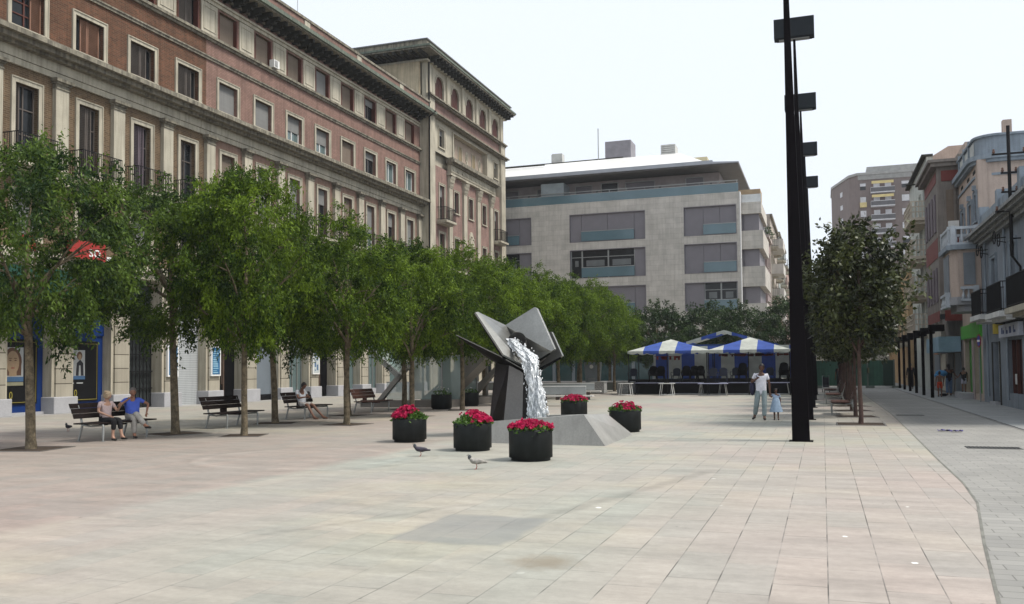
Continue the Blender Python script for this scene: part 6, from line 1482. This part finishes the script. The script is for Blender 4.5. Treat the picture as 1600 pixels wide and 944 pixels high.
    for sx in (-1, 1): f_.ell(hp(V((sx*.031, -.083, .010))), (.011, .005, .006), 8, 5); f_.ell(hp(V((sx*.032, -.087, .032))), (.018, .005, .004), 8, 4)
    f_.ell(hp(V((0, -.093, -.055))), (.022, .006, .006), 8, 4, 1)
    o = f_.build('face_features', [HAIRP, mat('lips', (.25, .08, .07))] if 0 else [EYE, LIPS], None); o.parent = t
    if hair is not None:
        h = MB(); hv2 = []
        for i in range(11):
            ph = pi*.66*i/10
            for k in range(N):
                a = 2*pi*k/N; fr = cos(a); lim = 1.0 if fr < .25 else max(.50, 1-.68*(fr-.1))
                p_ = ph*(lim if hairlen != 'long' or fr > .2 else 1.0)
                x, y, z = sin(p_)*sin(a), -sin(p_)*cos(a), cos(p_); rn = 1.10+.04*sin(a*5+i)
                hv2.append(hp(V((x*.084*rn, y*.102*rn+.006, z*.125*1.10))))
        h.add(hv2, [(i*N+k, (i+1)*N+k, (i+1)*N+(k+1) % N, i*N+(k+1) % N) for i in range(10) for k in range(N)], 0, True)
        if hairlen == 'long': h.tube([hp(V((0, .06, .0))), hp(V((0, .085, -.10))), hp(V((0, .09, -.25)))], [.075, .07, .03], 10)
        if hairlen == 'curly': 
            for i in range(26): a = i*2.4; h.ell(hp(V((.07*sin(a), .03+.06*abs(cos(a)), .02+.085*((i % 7)/6)))), (.028, .028, .028), 6, 5)
        o = h.build('hair', hair, None); o.parent = t
    def cloth(nm, names, links, rad, m_, pts):
        vv = [pts[k] for k in names]; ii = {k: i for i, k in enumerate(names)}
        o = skin_mesh(nm, vv, [(ii[a], ii[b]) for a, b in links], [rad[k] for k in names], m_, None, sub=2); o.parent = t; return o
    if top is not None:
        P = dict(J); nm = ['pelvis', 'spine', 'chest', 'nk']; P['nk'] = J['neck'].lerp(J['chest'], .35); stand = J['hipL'].z > .8; P['pelvis'] = J['pelvis']-(J['spine']-J['pelvis'])*(.3 if stand else .45)
        rad = dict(pelvis=(.17*fat, .145*fat), spine=(.155*fat, .13*fat), chest=(.16*fat, .125*fat), nk=(.075, .065)); lk = [('pelvis', 'spine'), ('spine', 'chest'), ('chest', 'nk')]
        if stand:
            for n, sg in (('L', 1), ('R', -1)): P['q'+n] = P['pelvis']+V((sg*.075*fat, 0, -.12)); nm.append('q'+n); rad['q'+n] = (.095, .12); lk.append(('pelvis', 'q'+n))
        for n in 'LR':
            P['s'+n] = J['sh'+n]; nm.append('s'+n); rad['s'+n] = .064; lk.append(('chest', 's'+n))
            if sleeve != 'none':
                P['e'+n] = J['sh'+n].lerp(J['el'+n], .62 if sleeve == 'short' else 1); nm.append('e'+n); rad['e'+n] = .056; lk.append(('s'+n, 'e'+n))
                if sleeve == 'long': P['w'+n] = J['el'+n].lerp(J['wr'+n], .92); nm.append('w'+n); rad['w'+n] = .042; lk.append(('e'+n, 'w'+n))
        cloth('shirt', nm, lk, rad, top, P)
    if bottom is not None:
        P = dict(J); nm = ['pelvis', 'wst']; P['wst'] = J['pelvis'].lerp(J['spine'], .8); rad = dict(pelvis=(.165*fat, .135*fat), wst=(.15*fat, .125*fat)); lk = [('pelvis', 'wst')]
        for n in 'LR':
            fr = dict(long=.93, short=0, mid=.6)[bl]
            P['h'+n] = J['hip'+n]; P['k'+n] = J['hip'+n].lerp(J['kn'+n], .85) if bl == 'short' else J['kn'+n]
            nm += ['h'+n, 'k'+n]; rad['h'+n] = .105*fat; rad['k'+n] = .09 if bl == 'short' else .085; lk += [('pelvis', 'h'+n), ('h'+n, 'k'+n)]
            if bl != 'short': P['c'+n] = J['kn'+n].lerp(J['an'+n], fr); nm.append('c'+n); rad['c'+n] = .074 if bl == 'long' else .066; lk.append(('k'+n, 'c'+n))
        cloth('trousers' if bl != 'short' else 'shorts', nm, lk, rad, bottom, P)
    if skirt is not None:
        m_, zt, zb, rt_, rb_ = skirt; q = MB(); pr = []; 
        for i in range(9):
            f1 = i/8; pr.append((rt_+(rb_-rt_)*f1**.8, zt+(zb-zt)*f1))
        vs_ = []
        for r_, z in pr:
            for k in range(24): a = 2*pi*k/24; rr_ = r_*(1+.07*sin(a*6)*(zt-z)/(zt-zb)); vs_.append((rr_*cos(a), rr_*.8*sin(a), z))
        q.add(vs_, [(i*24+k, i*24+(k+1) % 24, (i+1)*24+(k+1) % 24, (i+1)*24+k) for i in range(8) for k in range(24)], 0, True); o = q.build('dress', m_, None); o.parent = t
    if shoe is not None:
        for n in 'LR':
            an, to = J['an'+n], J['toe'+n]; q = skin_mesh('shoe', [an+V((0, .03, -.035)), an.lerp(to, .55)+V((0, 0, -.012)), to+(to-an)*.12], [(0, 1), (1, 2)], [(.048, .042), (.048, .038), (.036, .028)], shoe, None, sub=2); q.parent = t
    return t, body
EYE = mat('dark_eyes', (.03, .02, .015), .4); LIPS = mat('lips', (.26, .09, .07), .6)
SK1 = mat('pale_skin', (.42, .25, .18), .55, var=.06); SK2 = mat('tanned_skin', (.34, .17, .11), .55, var=.06); SK3 = mat('dark_skin', (.10, .05, .033), .5, var=.06); SK4 = mat('brown_skin', (.18, .09, .06), .5, var=.06)
HGR = mat('grey_blond_hair', (.35, .27, .18), .7); HBK = mat('black_hair', (.012, .010, .010), .5); HGY = mat('grey_hair', (.16, .14, .13), .7)
def cl(n, c): return mat(n, c, .85, var=.14, vs=6, fine=.1, fs=40, bump=.4, bs=14)
SHOE = mat('black_shoe', (.015, .013, .012), .45)
def seated(lean=.05, kx=.12, foot=.42, sh=.45):
    J = base_pose(); h = sh+.10
    J['pelvis'] = V((0, .04, h)); J['spine'] = V((0, .07, h+.18)); J['chest'] = V((0, .06+lean, h+.38)); J['neck'] = V((0, .03+lean, h+.53)); J['head'] = V((0, -.02+lean, h+.67))
    for s, n in ((1, 'L'), (-1, 'R')):
        J['sh'+n] = V((s*.18, .05+lean, h+.48)); J['hip'+n] = V((s*.09, 0, h-.01)); J['kn'+n] = V((s*kx, -.42, h+.02)); J['an'+n] = V((s*kx, -foot, .085)); J['toe'+n] = V((s*(kx+.02), -foot-.17, .035))
        J['el'+n] = V((s*.25, -.02, h+.24)); J['wr'+n] = V((s*.15, -.26, h+.14))
    return J
# elderly woman, turned to the man
J = seated(.0, .08, .36, .45); J['elR'] = V((-.24, .04, .80)); J['wrR'] = V((-.10, -.22, .68)); J['elL'] = V((.28, -.08, .80)); J['wrL'] = V((.24, -.25, .95)); J['anL'] = V((.10, -.52, .10)); J['toeL'] = V((.12, -.68, .06))
person('elderly woman in a pale pink blouse and black cropped trousers, turned to the seated man', (-16.98, 17.95, 0), radians(80), SK1, J, .90, cl('pale_pink_blouse', (.42, .33, .33)), 'short', cl('black_trousers', (.012, .012, .014)), 'mid', HGR, 'curly', SHOE, turn=radians(70), grip=.7)
# elderly man in blue shirt, legs crossed
J = seated(.05, .10, .38); J['knL'] = V((-.02, -.40, .66)); J['anL'] = V((.16, -.66, .34)); J['toeL'] = V((.24, -.83, .30)); J['knR'] = V((-.08, -.42, .56)); J['anR'] = V((-.06, -.40, .085)); J['toeR'] = V((-.05, -.57, .035)); J['elR'] = V((-.38, .02, .86)); J['wrR'] = V((-.16, -.10, 1.04)); J['elL'] = V((.42, .08, .90)); J['wrL'] = V((.36, .0, .68))
person('heavy elderly man in a bright blue shirt sitting with crossed legs', (-16.98, 18.85, 0), radians(56), SK2, J, .95, cl('blue_shirt', (.085, .15, .62)), 'short', cl('grey_trousers', (.40, .38, .35)), 'long', HGY, 'short', SHOE, turn=radians(-15), fat=1.22, grip=.7)
# man alone on the third bench
J = seated(.10, .10, .62); 
for s, n in ((1, 'L'), (-1, 'R')):
    J['kn'+n] = V((s*.12, -.40, .53)); J['an'+n] = V((s*.13+(.18 if n == 'L' else .02), -.74, .09)); J['toe'+n] = V((s*.13+(.24 if n == 'L' else .06), -.90, .045)); J['el'+n] = V((s*.25, -.02, .78)); J['wr'+n] = V((s*.06, -.24, .82))
J['head'] = V((0, -.04, 1.21)); J['neck'] = V((0, .07, 1.08))
person('man in white shirt and pale shorts sitting alone, looking at his hands', (-17.15, 27.2, 0), radians(72), SK4, J, .95, cl('white_grey_shirt', (.48, .50, .54)), 'short', cl('pale_shorts', (.45, .42, .40)), 'short', HBK, 'short', mat('brown_sandal', (.12, .06, .04), .6), grip=.9)
# man with child
J = base_pose(); J['anR'] = V((-.21, .10, .12)); J['toeR'] = V((-.27, -.05, .04)); J['knR'] = V((-.15, -.06, .50)); J['anL'] = V((.08, -.14, .085)); J['toeL'] = V((.10, -.31, .035)); J['knL'] = V((.09, -.12, .50))
J['elR'] = V((-.30, -.02, 1.18)); J['wrR'] = V((-.13, -.20, 1.30)); J['elL'] = V((.25, .0, 1.13)); J['wrL'] = V((.26, -.02, .88)); J['head'] = V((.03, -.04, 1.63))
mp_, _b = person('man in a white T-shirt and faded jeans walking with a child and a bag', (-1.86, 29.4, 0), radians(3), SK3, J, 1.0, cl('white_tshirt', (.62, .62, .68)), 'short', cl('faded_jeans', (.20, .245, .255)), 'long', HBK, 'short', SHOE, turn=radians(-10), grip=1.0)
q = MB(); q.ell((-.27, .10, 1.0), (.09, .12, .24), 12, 8); q.tube([(-.22, .06, 1.2), (-.16, -.02, 1.44), (-.10, -.17, 1.32)], .018, 6); q.tube([(-.22, .1, 1.2), (-.18, .11, 1.4), (-.16, -.02, 1.46)], .018, 6)
bg_ = q.build('shoulder_bag', mat('navy_bag', (.02, .02, .05), .7), None); bg_.location = (-1.86, 29.4, 0); bg_.rotation_euler = (0, 0, radians(3)); tag(bg_, 'dark navy bag hanging from the walking man\'s shoulder', 'bag')
J = base_pose(); J['elR'] = V((-.26, -.02, 1.25)); J['wrR'] = V((-.32, -.03, 1.45)); J['anL'] = V((.10, -.08, .08)); J['toeL'] = V((.12, -.24, .035))
person('small child in a light blue dress holding the walking man\'s hand', (-1.42, 29.45, 0), radians(5), SK3, J, .56, cl('light_blue_top', (.26, .34, .46)), 'short', None, 'short', HBK, 'curly', SHOE, skirt=(cl('light_blue_dress', (.28, .37, .48)), 1.25, .45, .15, .36))
# right hand group
def walk(a=.18):
    J = base_pose(); J['anR'] = V((-.10, -a, .085)); J['toeR'] = V((-.12, -a-.17, .04)); J['knR'] = V((-.10, -a*.7, .50)); J['anL'] = V((.10, a, .12)); J['toeL'] = V((.12, a-.14, .05)); J['knL'] = V((.10, 0, .50)); return J
person('man in a white and black top walking away in front of the green hoarding', (1.0, 61.5, 0), radians(190), SK4, walk(), 1.02, cl('black_white_top', (.05, .05, .055)), 'short', cl('black_trousers_b', (.012, .012, .014)), 'long', HBK, 'short', SHOE)
person('person in dark clothes among the short kerb lamps', (5.75, 68.0, .012), radians(175), SK4, walk(.05), 1.02, cl('dark_jacket', (.015, .015, .017)), 'long', cl('dark_trousers', (.012, .012, .014)), 'long', HGY, 'short', SHOE)
person('bare chested boy in orange shorts walking on the right pavement', (5.68, 51.0, .012), radians(180), SK4, walk(.1), .76, None, 'none', cl('orange_shorts', (.55, .06, .02)), 'short', HBK, 'short', SHOE)
J = walk(.08); J['elR'] = V((-.32, 0, 1.15)); J['wrR'] = V((-.50, -.05, .98))
person('woman with long dark hair and blue jeans carrying a blue bundle', (6.35, 53.0, .012), radians(185), SK4, J, .97, cl('navy_top', (.015, .018, .03)), 'short', cl('blue_jeans', (.10, .16, .26)), 'long', HBK, 'long', SHOE)
q = MB(); q.ell((0, 0, 0), (.30, .18, .17), 14, 9); q.ell((-.2, 0, -.12), (.16, .12, .12), 12, 7); bo = q.build('blue_bundle', cl('sky_blue_cloth', (.08, .26, .50)), None); bo.location = (5.98, 52.85, 1.22); tag(bo, 'sky blue bundle held by the woman on the right pavement', 'bundle')
J = walk(.06); J['elL'] = V((.30, 0, 1.16)); J['wrL'] = V((.48, 0, 1.02))
person('child in a black top and pale shorts beside the green doorway, holding the woman\'s hand', (6.62, 49.6, .3), radians(180), SK4, J, .70, cl('black_top', (.015, .015, .018)), 'short', cl('pale_lilac_shorts', (.42, .40, .50)), 'short', HBK, 'short', SHOE)
# push-chair by the right trees
st = thing('pushchair', 'dark pushchair standing left of the man before the green hoarding', 'pushchair', (.15, 60.5, 0))
q = MB(); q.prism([(-.18, -.3, .35), (-.18, .2, .3), (-.18, .3, .85), (-.18, .1, .95), (-.18, -.1, .5)], (.36, 0, 0)); o = q.build('seat', mat('pushchair_cloth', (.02, .02, .025), .8), None); o.parent = st
q = MB(); q.tube([(-.2, -.35, .1), (-.2, .35, 1.05), (.2, .35, 1.05), (.2, -.35, .1)], .015, 6); q.tube([(-.2, .35, .1), (-.2, -.1, .55)], .015, 6); q.tube([(.2, .35, .1), (.2, -.1, .55)], .015, 6); o = q.build('frame', ALU, None); o.parent = st
for sx in (-.22, .22):
    for y in (-.35, .35): q = MB(); q.tube([(sx-.02, y, .1), (sx+.02, y, .1)], .1, 14); o = q.build('wheel', BLACKP, None); o.parent = st

# ================================================================== PIGEONS
def pigeon(label, loc, rz, mb_, mw, mh, peck=0.):
    t = thing('pigeon', label, 'pigeon', loc, rz, None)
    vs = [V((0, 0, .13)), V((0, -.06, .145)), V((0, -.10, .175+.0)), V((0, -.115, .215)), V((0, -.122, .245)), V((0, .07, .125)), V((0, .13, .112)), V((0, .20, .105))]
    b = skin_mesh('body', vs, [(0, 1), (1, 2), (2, 3), (3, 4), (0, 5), (5, 6), (6, 7)], [(.055, .055), (.055, .052), (.036, .034), (.022, .022), (.024, .024), (.045, .036), (.030, .016), (.028, .006)], mb_, t)
    q = MB(); q.tube([(0, -.14, .245), (0, -.165, .238)], [.007, .002], 6); q.ell((.019, -.13, .25), (.004, .004, .004), 6, 4, 0); q.ell((-.019, -.13, .25), (.004, .004, .004), 6, 4, 0); o = q.build('beak', BLACKP, None); o.parent = t
    q = MB(); q.ell((0, -.112, .205), (.032, .034, .045), 10, 7); o = q.build('neck_feathers', mh, None); o.parent = t
    for sx in (-1, 1):
        q = MB(); q.ell((sx*.045, .03, .138), (.016, .105, .036), 12, 8); q.ell((sx*.03, .14, .122), (.010, .06, .014), 8, 5); o = q.build('wing', mw, None); o.parent = t
        q = MB(); q.tube([(sx*.02, .0, .09), (sx*.022, .012, .045), (sx*.022, -.004, .004)], .005, 5)
        for a in (-.5, 0, .5): q.tube([(sx*.022, -.004, .005), (sx*.022+.022*sin(a), -.004-.026*cos(a), .003)], .003, 4)
        o = q.build('leg', mat('pigeon_leg', (.35, .10, .08), .6), None); o.parent = t
    return t
PGD = mat('dark_plumage', (.035, .03, .045), .5, var=.3, vs=20); PGW = mat('pale_plumage', (.28, .265, .24), .6, var=.35, vs=22); PGH = mat('slate_neck', (.05, .055, .06), .4)
pigeon('dark slate pigeon on the paving in front of the leftmost red planter', (-7.47, 16.04, 0), radians(-60), PGD, PGD, PGH)
pigeon('pale speckled pigeon with a dark neck, nearest the camera', (-5.58, 14.2, 0), radians(-62), PGW, PGW, PGH)
pigeon('black pigeon far left beside the trunk of the edge tree', (-20.7, 20.4, 0), radians(20), PGD, PGD, PGH)

# ================================================================== FENCE, WALLS, SMALL THINGS
gf = mat('green_hoarding_sheet', (.035, .10, .065), .5, var=.15, streak=.3)
hd_ = thing('green_hoarding', 'dark green metal site hoarding closing the street', 'hoarding', (1.5, 72, 0))
q = MB(); q.box(-2.5, 5.0, 72, 72.05, .15, 2.05, 0); q.box(4.95, 5.0, 72.05, 80, .15, 2.05, 0)
for i in range(19): q.box(-2.5+.4*i, -2.45+.4*i, 71.975, 72, .15, 2.05, 0)
q.build('sheet', gf, hd_)
for i in range(5): MB().box(-2.4+1.83*i, -2.3+1.83*i, 71.9, 71.97, 0, 2.1).box(-2.5+1.83*i, -1.9+1.83*i, 71.6, 72.3, 0, .14).build('post', mat('hoarding_post', (.12, .14, .12), .7), hd_)
q = MB(); q.box(4.2, 4.9, 71.85, 71.96, .2, 2.0); q.build('gate', mat('dark_gate_sheet', (.015, .035, .025), .5), hd_)
MB().box(3.1, 3.25, 71.9, 71.97, 1.1, 1.5).build('padlock_plate', mat('olive_plate', (.2, .2, .1), .6), hd_)
lw = thing('low_wall', 'long low planter wall with a pale coping behind the benches and tents', 'wall', (-18, 66, 0))
MB().box(-28, -9, 66, 66.5, 0, .58).build('wall_body', mat('dark_planter_wall', (.10, .11, .10), .8), lw); MB().box(-28.05, -8.95, 65.95, 66.55, .58, .68).build('coping', PLINTH, lw)
for i, (x, s) in enumerate(((-14.0, 1.0), (-12.2, 1.15))):
    q = MB(); q.box(-.45*s, .45*s, -.4, .4, .04, .72); q.box(-.48*s, .48*s, -.43, .43, .72, .78); c_ = q.build('storage_chest', mat('speckled_grey_chest_%d' % i, (.30, .30, .29), .7, var=.3, vs=10), None, bevel=.02); c_.location = (x+.2, 57, 0); tag(c_, ['speckled grey chest left of the left tent, standing apart', 'wider speckled grey chest partly behind the small white table'][i], 'chest')
# flared grey container with a round white emblem, and a wooden crate on top
ct = thing('flared_container', 'flared grey container with a round white emblem, wider at the top, behind the benches', 'container', (-18.6, 62.8, 0)); c0 = PYp(926.5, 566, 62.8); ct.location.x = c0.x; topz = c0.z
q = MB(); wb, wt_ = .42, .56; q.add([(-wb, -.35, 0), (wb, -.35, 0), (wb, .35, 0), (-wb, .35, 0), (-wt_, -.5, topz), (wt_, -.5, topz), (wt_, .5, topz), (-wt_, .5, topz)], [(0, 3, 2, 1), (4, 5, 6, 7), (0, 1, 5, 4), (1, 2, 6, 5), (2, 3, 7, 6), (3, 0, 4, 7)]); o = q.build('shell', mat('container_grey', (.19, .22, .245), .5), None, bevel=.02); o.parent = ct
q = MB(); q.prism([(.14*cos(2*pi*i/16), -.475, topz-.32+.14*sin(2*pi*i/16)) for i in range(16)], (0, -.02, 0)); o = q.build('emblem', WHITEF, None); o.parent = ct
q = MB(); 
for i in range(3): q.box(-.25, .25, -.44-.0, -.42, .75+.08*i, .79+.08*i)
o = q.build('faint_mark', mat('faint_mark', (.32, .34, .36), .6), None); o.parent = ct
q = MB(); q.box(-.28, .28, -.2, .2, 0, .05)
for x in (-.26, -.09, .09, .24): q.box(x-.03, x+.03, -.2, -.15, .05, .52); q.box(x-.03, x+.03, .15, .2, .05, .52)
q.box(-.28, .28, -.2, -.15, .46, .54); q.box(-.28, .28, .15, .2, .46, .54)
o = q.build('wooden_crate', mat('yellowish_wood', (.40, .28, .12), .8), None); o.location = (ct.location.x, 62.8, topz); tag(o, 'open yellowish wooden crate on top of the flared grey container', 'crate')
# traffic-style lamp post with a green light box, between trees
lp_ = thing('old_lamp_post', 'black lamp post with a round head and a green box sign, between left trees', 'street lamp', tuple(G(458, 622)))
L0 = lp_.location
def lc(q, n, m_): o = q.build(n, m_, None); o.parent = lp_
q = MB(); q.tube([(0, 0, 0), (0, 0, .5), (0, 0, 4.9)], [.11, .07, .05], 10); lc(q, 'post', IRON)
q = MB(); q.tube([(-.75, 0, 4.35), (-.4, 0, 4.9), (0, 0, 5.0), (.3, 0, 4.9)], .035, 6); lc(q, 'arm', IRON)
q = MB(); q.ell((.38, 0, 4.7), (.26, .26, .28), 14, 10); lc(q, 'lamp_globe', mat('grey_globe', (.3, .32, .33), .25))
q = MB(); q.ell((-.8, 0, 4.25), (.2, .2, .14), 12, 8); lc(q, 'lamp_hood', IRON)
q = MB(); q.box(.12, .62, -.06, .06, 3.5, 4.0); lc(q, 'green_box', mat('green_box_sign', (.03, .35, .12), .5)); q = MB(); q.box(.1, .64, -.07, .07, 4.0, 4.08); lc(q, 'box_trim', YELL)
# round road sign seen edge-on
rs_ = thing('road_sign', 'red, white and blue round sign on a thin pole by the green shopfront', 'road sign', (6.62, 44.7, .012))
def rc(q, n, m_): o = q.build(n, m_, None); o.parent = rs_
q = MB(); q.tube([(0, 0, 0), (0, 0, 3.0)], .03, 8); rc(q, 'pole', ALU)
ang = radians(84)
def disc(r_, th, m_, n, z=2.72, off=.0, sq=None):
    q = MB(); d = V((-sin(ang), -cos(ang), 0)); s_ = V((cos(ang), -sin(ang), 0)); c_ = V((0, -.04, z))+d*off
    pts = [c_+s_*(r_*cos(2*pi*i/20))+V((0, 0, r_*sin(2*pi*i/20))) for i in range(20)] if sq is None else [c_+s_*a+V((0, 0, b)) for a, b in ((-sq[0], -sq[1]), (sq[0], -sq[1]), (sq[0], sq[1]), (-sq[0], sq[1]))]
    q.prism(pts, d*th); rc(q, n, m_)
disc(.30, .02, REDS, 'disc'); disc(.235, .004, mat('sign_blue', (.03, .06, .3), .4), 'inner_disc', off=.021); disc(0, .004, WHITEF, 'white_bar', off=.026, sq=(.2, .045))
PORC = mat('brown_porcelain', (.12, .06, .04), .3)
# service mast with insulators on the blue grey house
um_ = thing('service_mast', 'thin dark utility mast with insulators and cross arms rising above the blue grey house', 'utility mast', (6.55, 36.4, 4.2))
q = MB(); q.tube([(6.55, 36.4, 5.6), (6.55, 36.4, 10.35)], .06, 8); q.build('pole', IRON, um_)
for z, w2 in ((9.3, .55), (8.6, .28), (7.9, .28), (7.2, .5)):
    q = MB(); q.box(6.55-w2, 6.55+w2, 36.37, 36.43, z, z+.06); a_ = q.build('cross_arm', IRON, um_)
    for s in (-1, 1): MB().lathe([(.02, 0), (.05, .03), (.05, .08), (.03, .11), (.045, .14), (.02, .17)], (6.55+s*(w2-.06), 36.4, z+.06), 8).build('insulator', PORC, a_)
q = MB(); q.box(6.55, 6.9, 36.38, 36.42, 7.0, 7.05); q.box(6.55, 6.9, 36.38, 36.42, 6.2, 6.25); q.tube([FW(36.4, 5.6, .3), FW(36.4, 5.2, .05), FW(36.4, 4.9, .05)], .04, 6); q.build('bracket', IRON, um_)
# grates and covers in the ground
def grate(label, x0, x1, y0, y1, n=9):
    q = MB(); q.box(x0, x1, y0, y1, -.01, .003, 0)
    for i in range(n): a = x0+(x1-x0)*(i+.5)/n; q.box(a-.012, a+.012, y0+.03, y1-.03, .003, .010, 1)
    q.box(x0, x1, y0, y0+.03, .003, .011, 1); q.box(x0, x1, y1-.03, y1, .003, .011, 1)
    o = q.build('drain_grate', [BLACKP, mat('grate_iron', (.10, .10, .095), .6, metal=.3)]); tag(o, label, 'drain grate')
grate('dark slotted drain grate in the street, the nearest one on the right', 2.72, 3.72, 20.15, 20.6, 14); grate('farther dark slotted drain grate in the street', 2.3, 3.15, 32.7, 33.1, 12)
q = MB(); q.box(3.2, 4.45, 14.6, 16.0, -.01, .004, 0); q.box(3.24, 4.41, 14.64, 15.96, .004, .006, 1); o = q.build('manhole_cover', [BRACK, mat('grey_cover', (.27, .27, .26), .7, var=.15)]); tag(o, 'square grey manhole cover set in the small paving near the right edge', 'manhole cover')
# crumpled purple rag
q = MB(); rg2 = np.random.default_rng(2); nx, ny = 14, 6
vs_ = [(2.72+.55*i/nx+.02*sin(j), 24.9+.16*j/ny+.12*sin(i*.5), .012+.045*abs(sin(i*.9+j)*cos(j*1.3))+.01*rg2.random()) for j in range(ny+1) for i in range(nx+1)]
q.add(vs_, [(j*(nx+1)+i, j*(nx+1)+i+1, (j+1)*(nx+1)+i+1, (j+1)*(nx+1)+i) for j in range(ny) for i in range(nx)], 0, True); o = q.build('cloth_rag', cl('purple_cloth', (.05, .04, .16))); tag(o, 'crumpled purple blue rag lying on the street', 'rag')
q = MB(); q.ell((0, 0, .08), (.2, .1, .08), 10, 6); o = q.build('dark_litter_bag', BLACKP); o.location = (6.0, 52.3, .012); tag(o, 'small dark bag on the pavement between the boy and the woman', 'bag')

# ================================================================== AIR
hz = MB().box(-90, 90, -12, 270, -1.1, 60).build('haze', [], None); hz['kind'] = 'stuff'
hm_ = bpy.data.materials.new('haze_air'); hm_.use_nodes = True; t_ = hm_.node_tree; t_.nodes.clear()
pv = t_.nodes.new('ShaderNodeVolumePrincipled'); pv.inputs['Color'].default_value = (.93, .95, 1, 1); pv.inputs['Density'].default_value = .0003; pv.inputs['Anisotropy'].default_value = .2
mo_ = t_.nodes.new('ShaderNodeOutputMaterial'); t_.links.new(pv.outputs[0], mo_.inputs['Volume']); hz.data.materials.append(hm_)
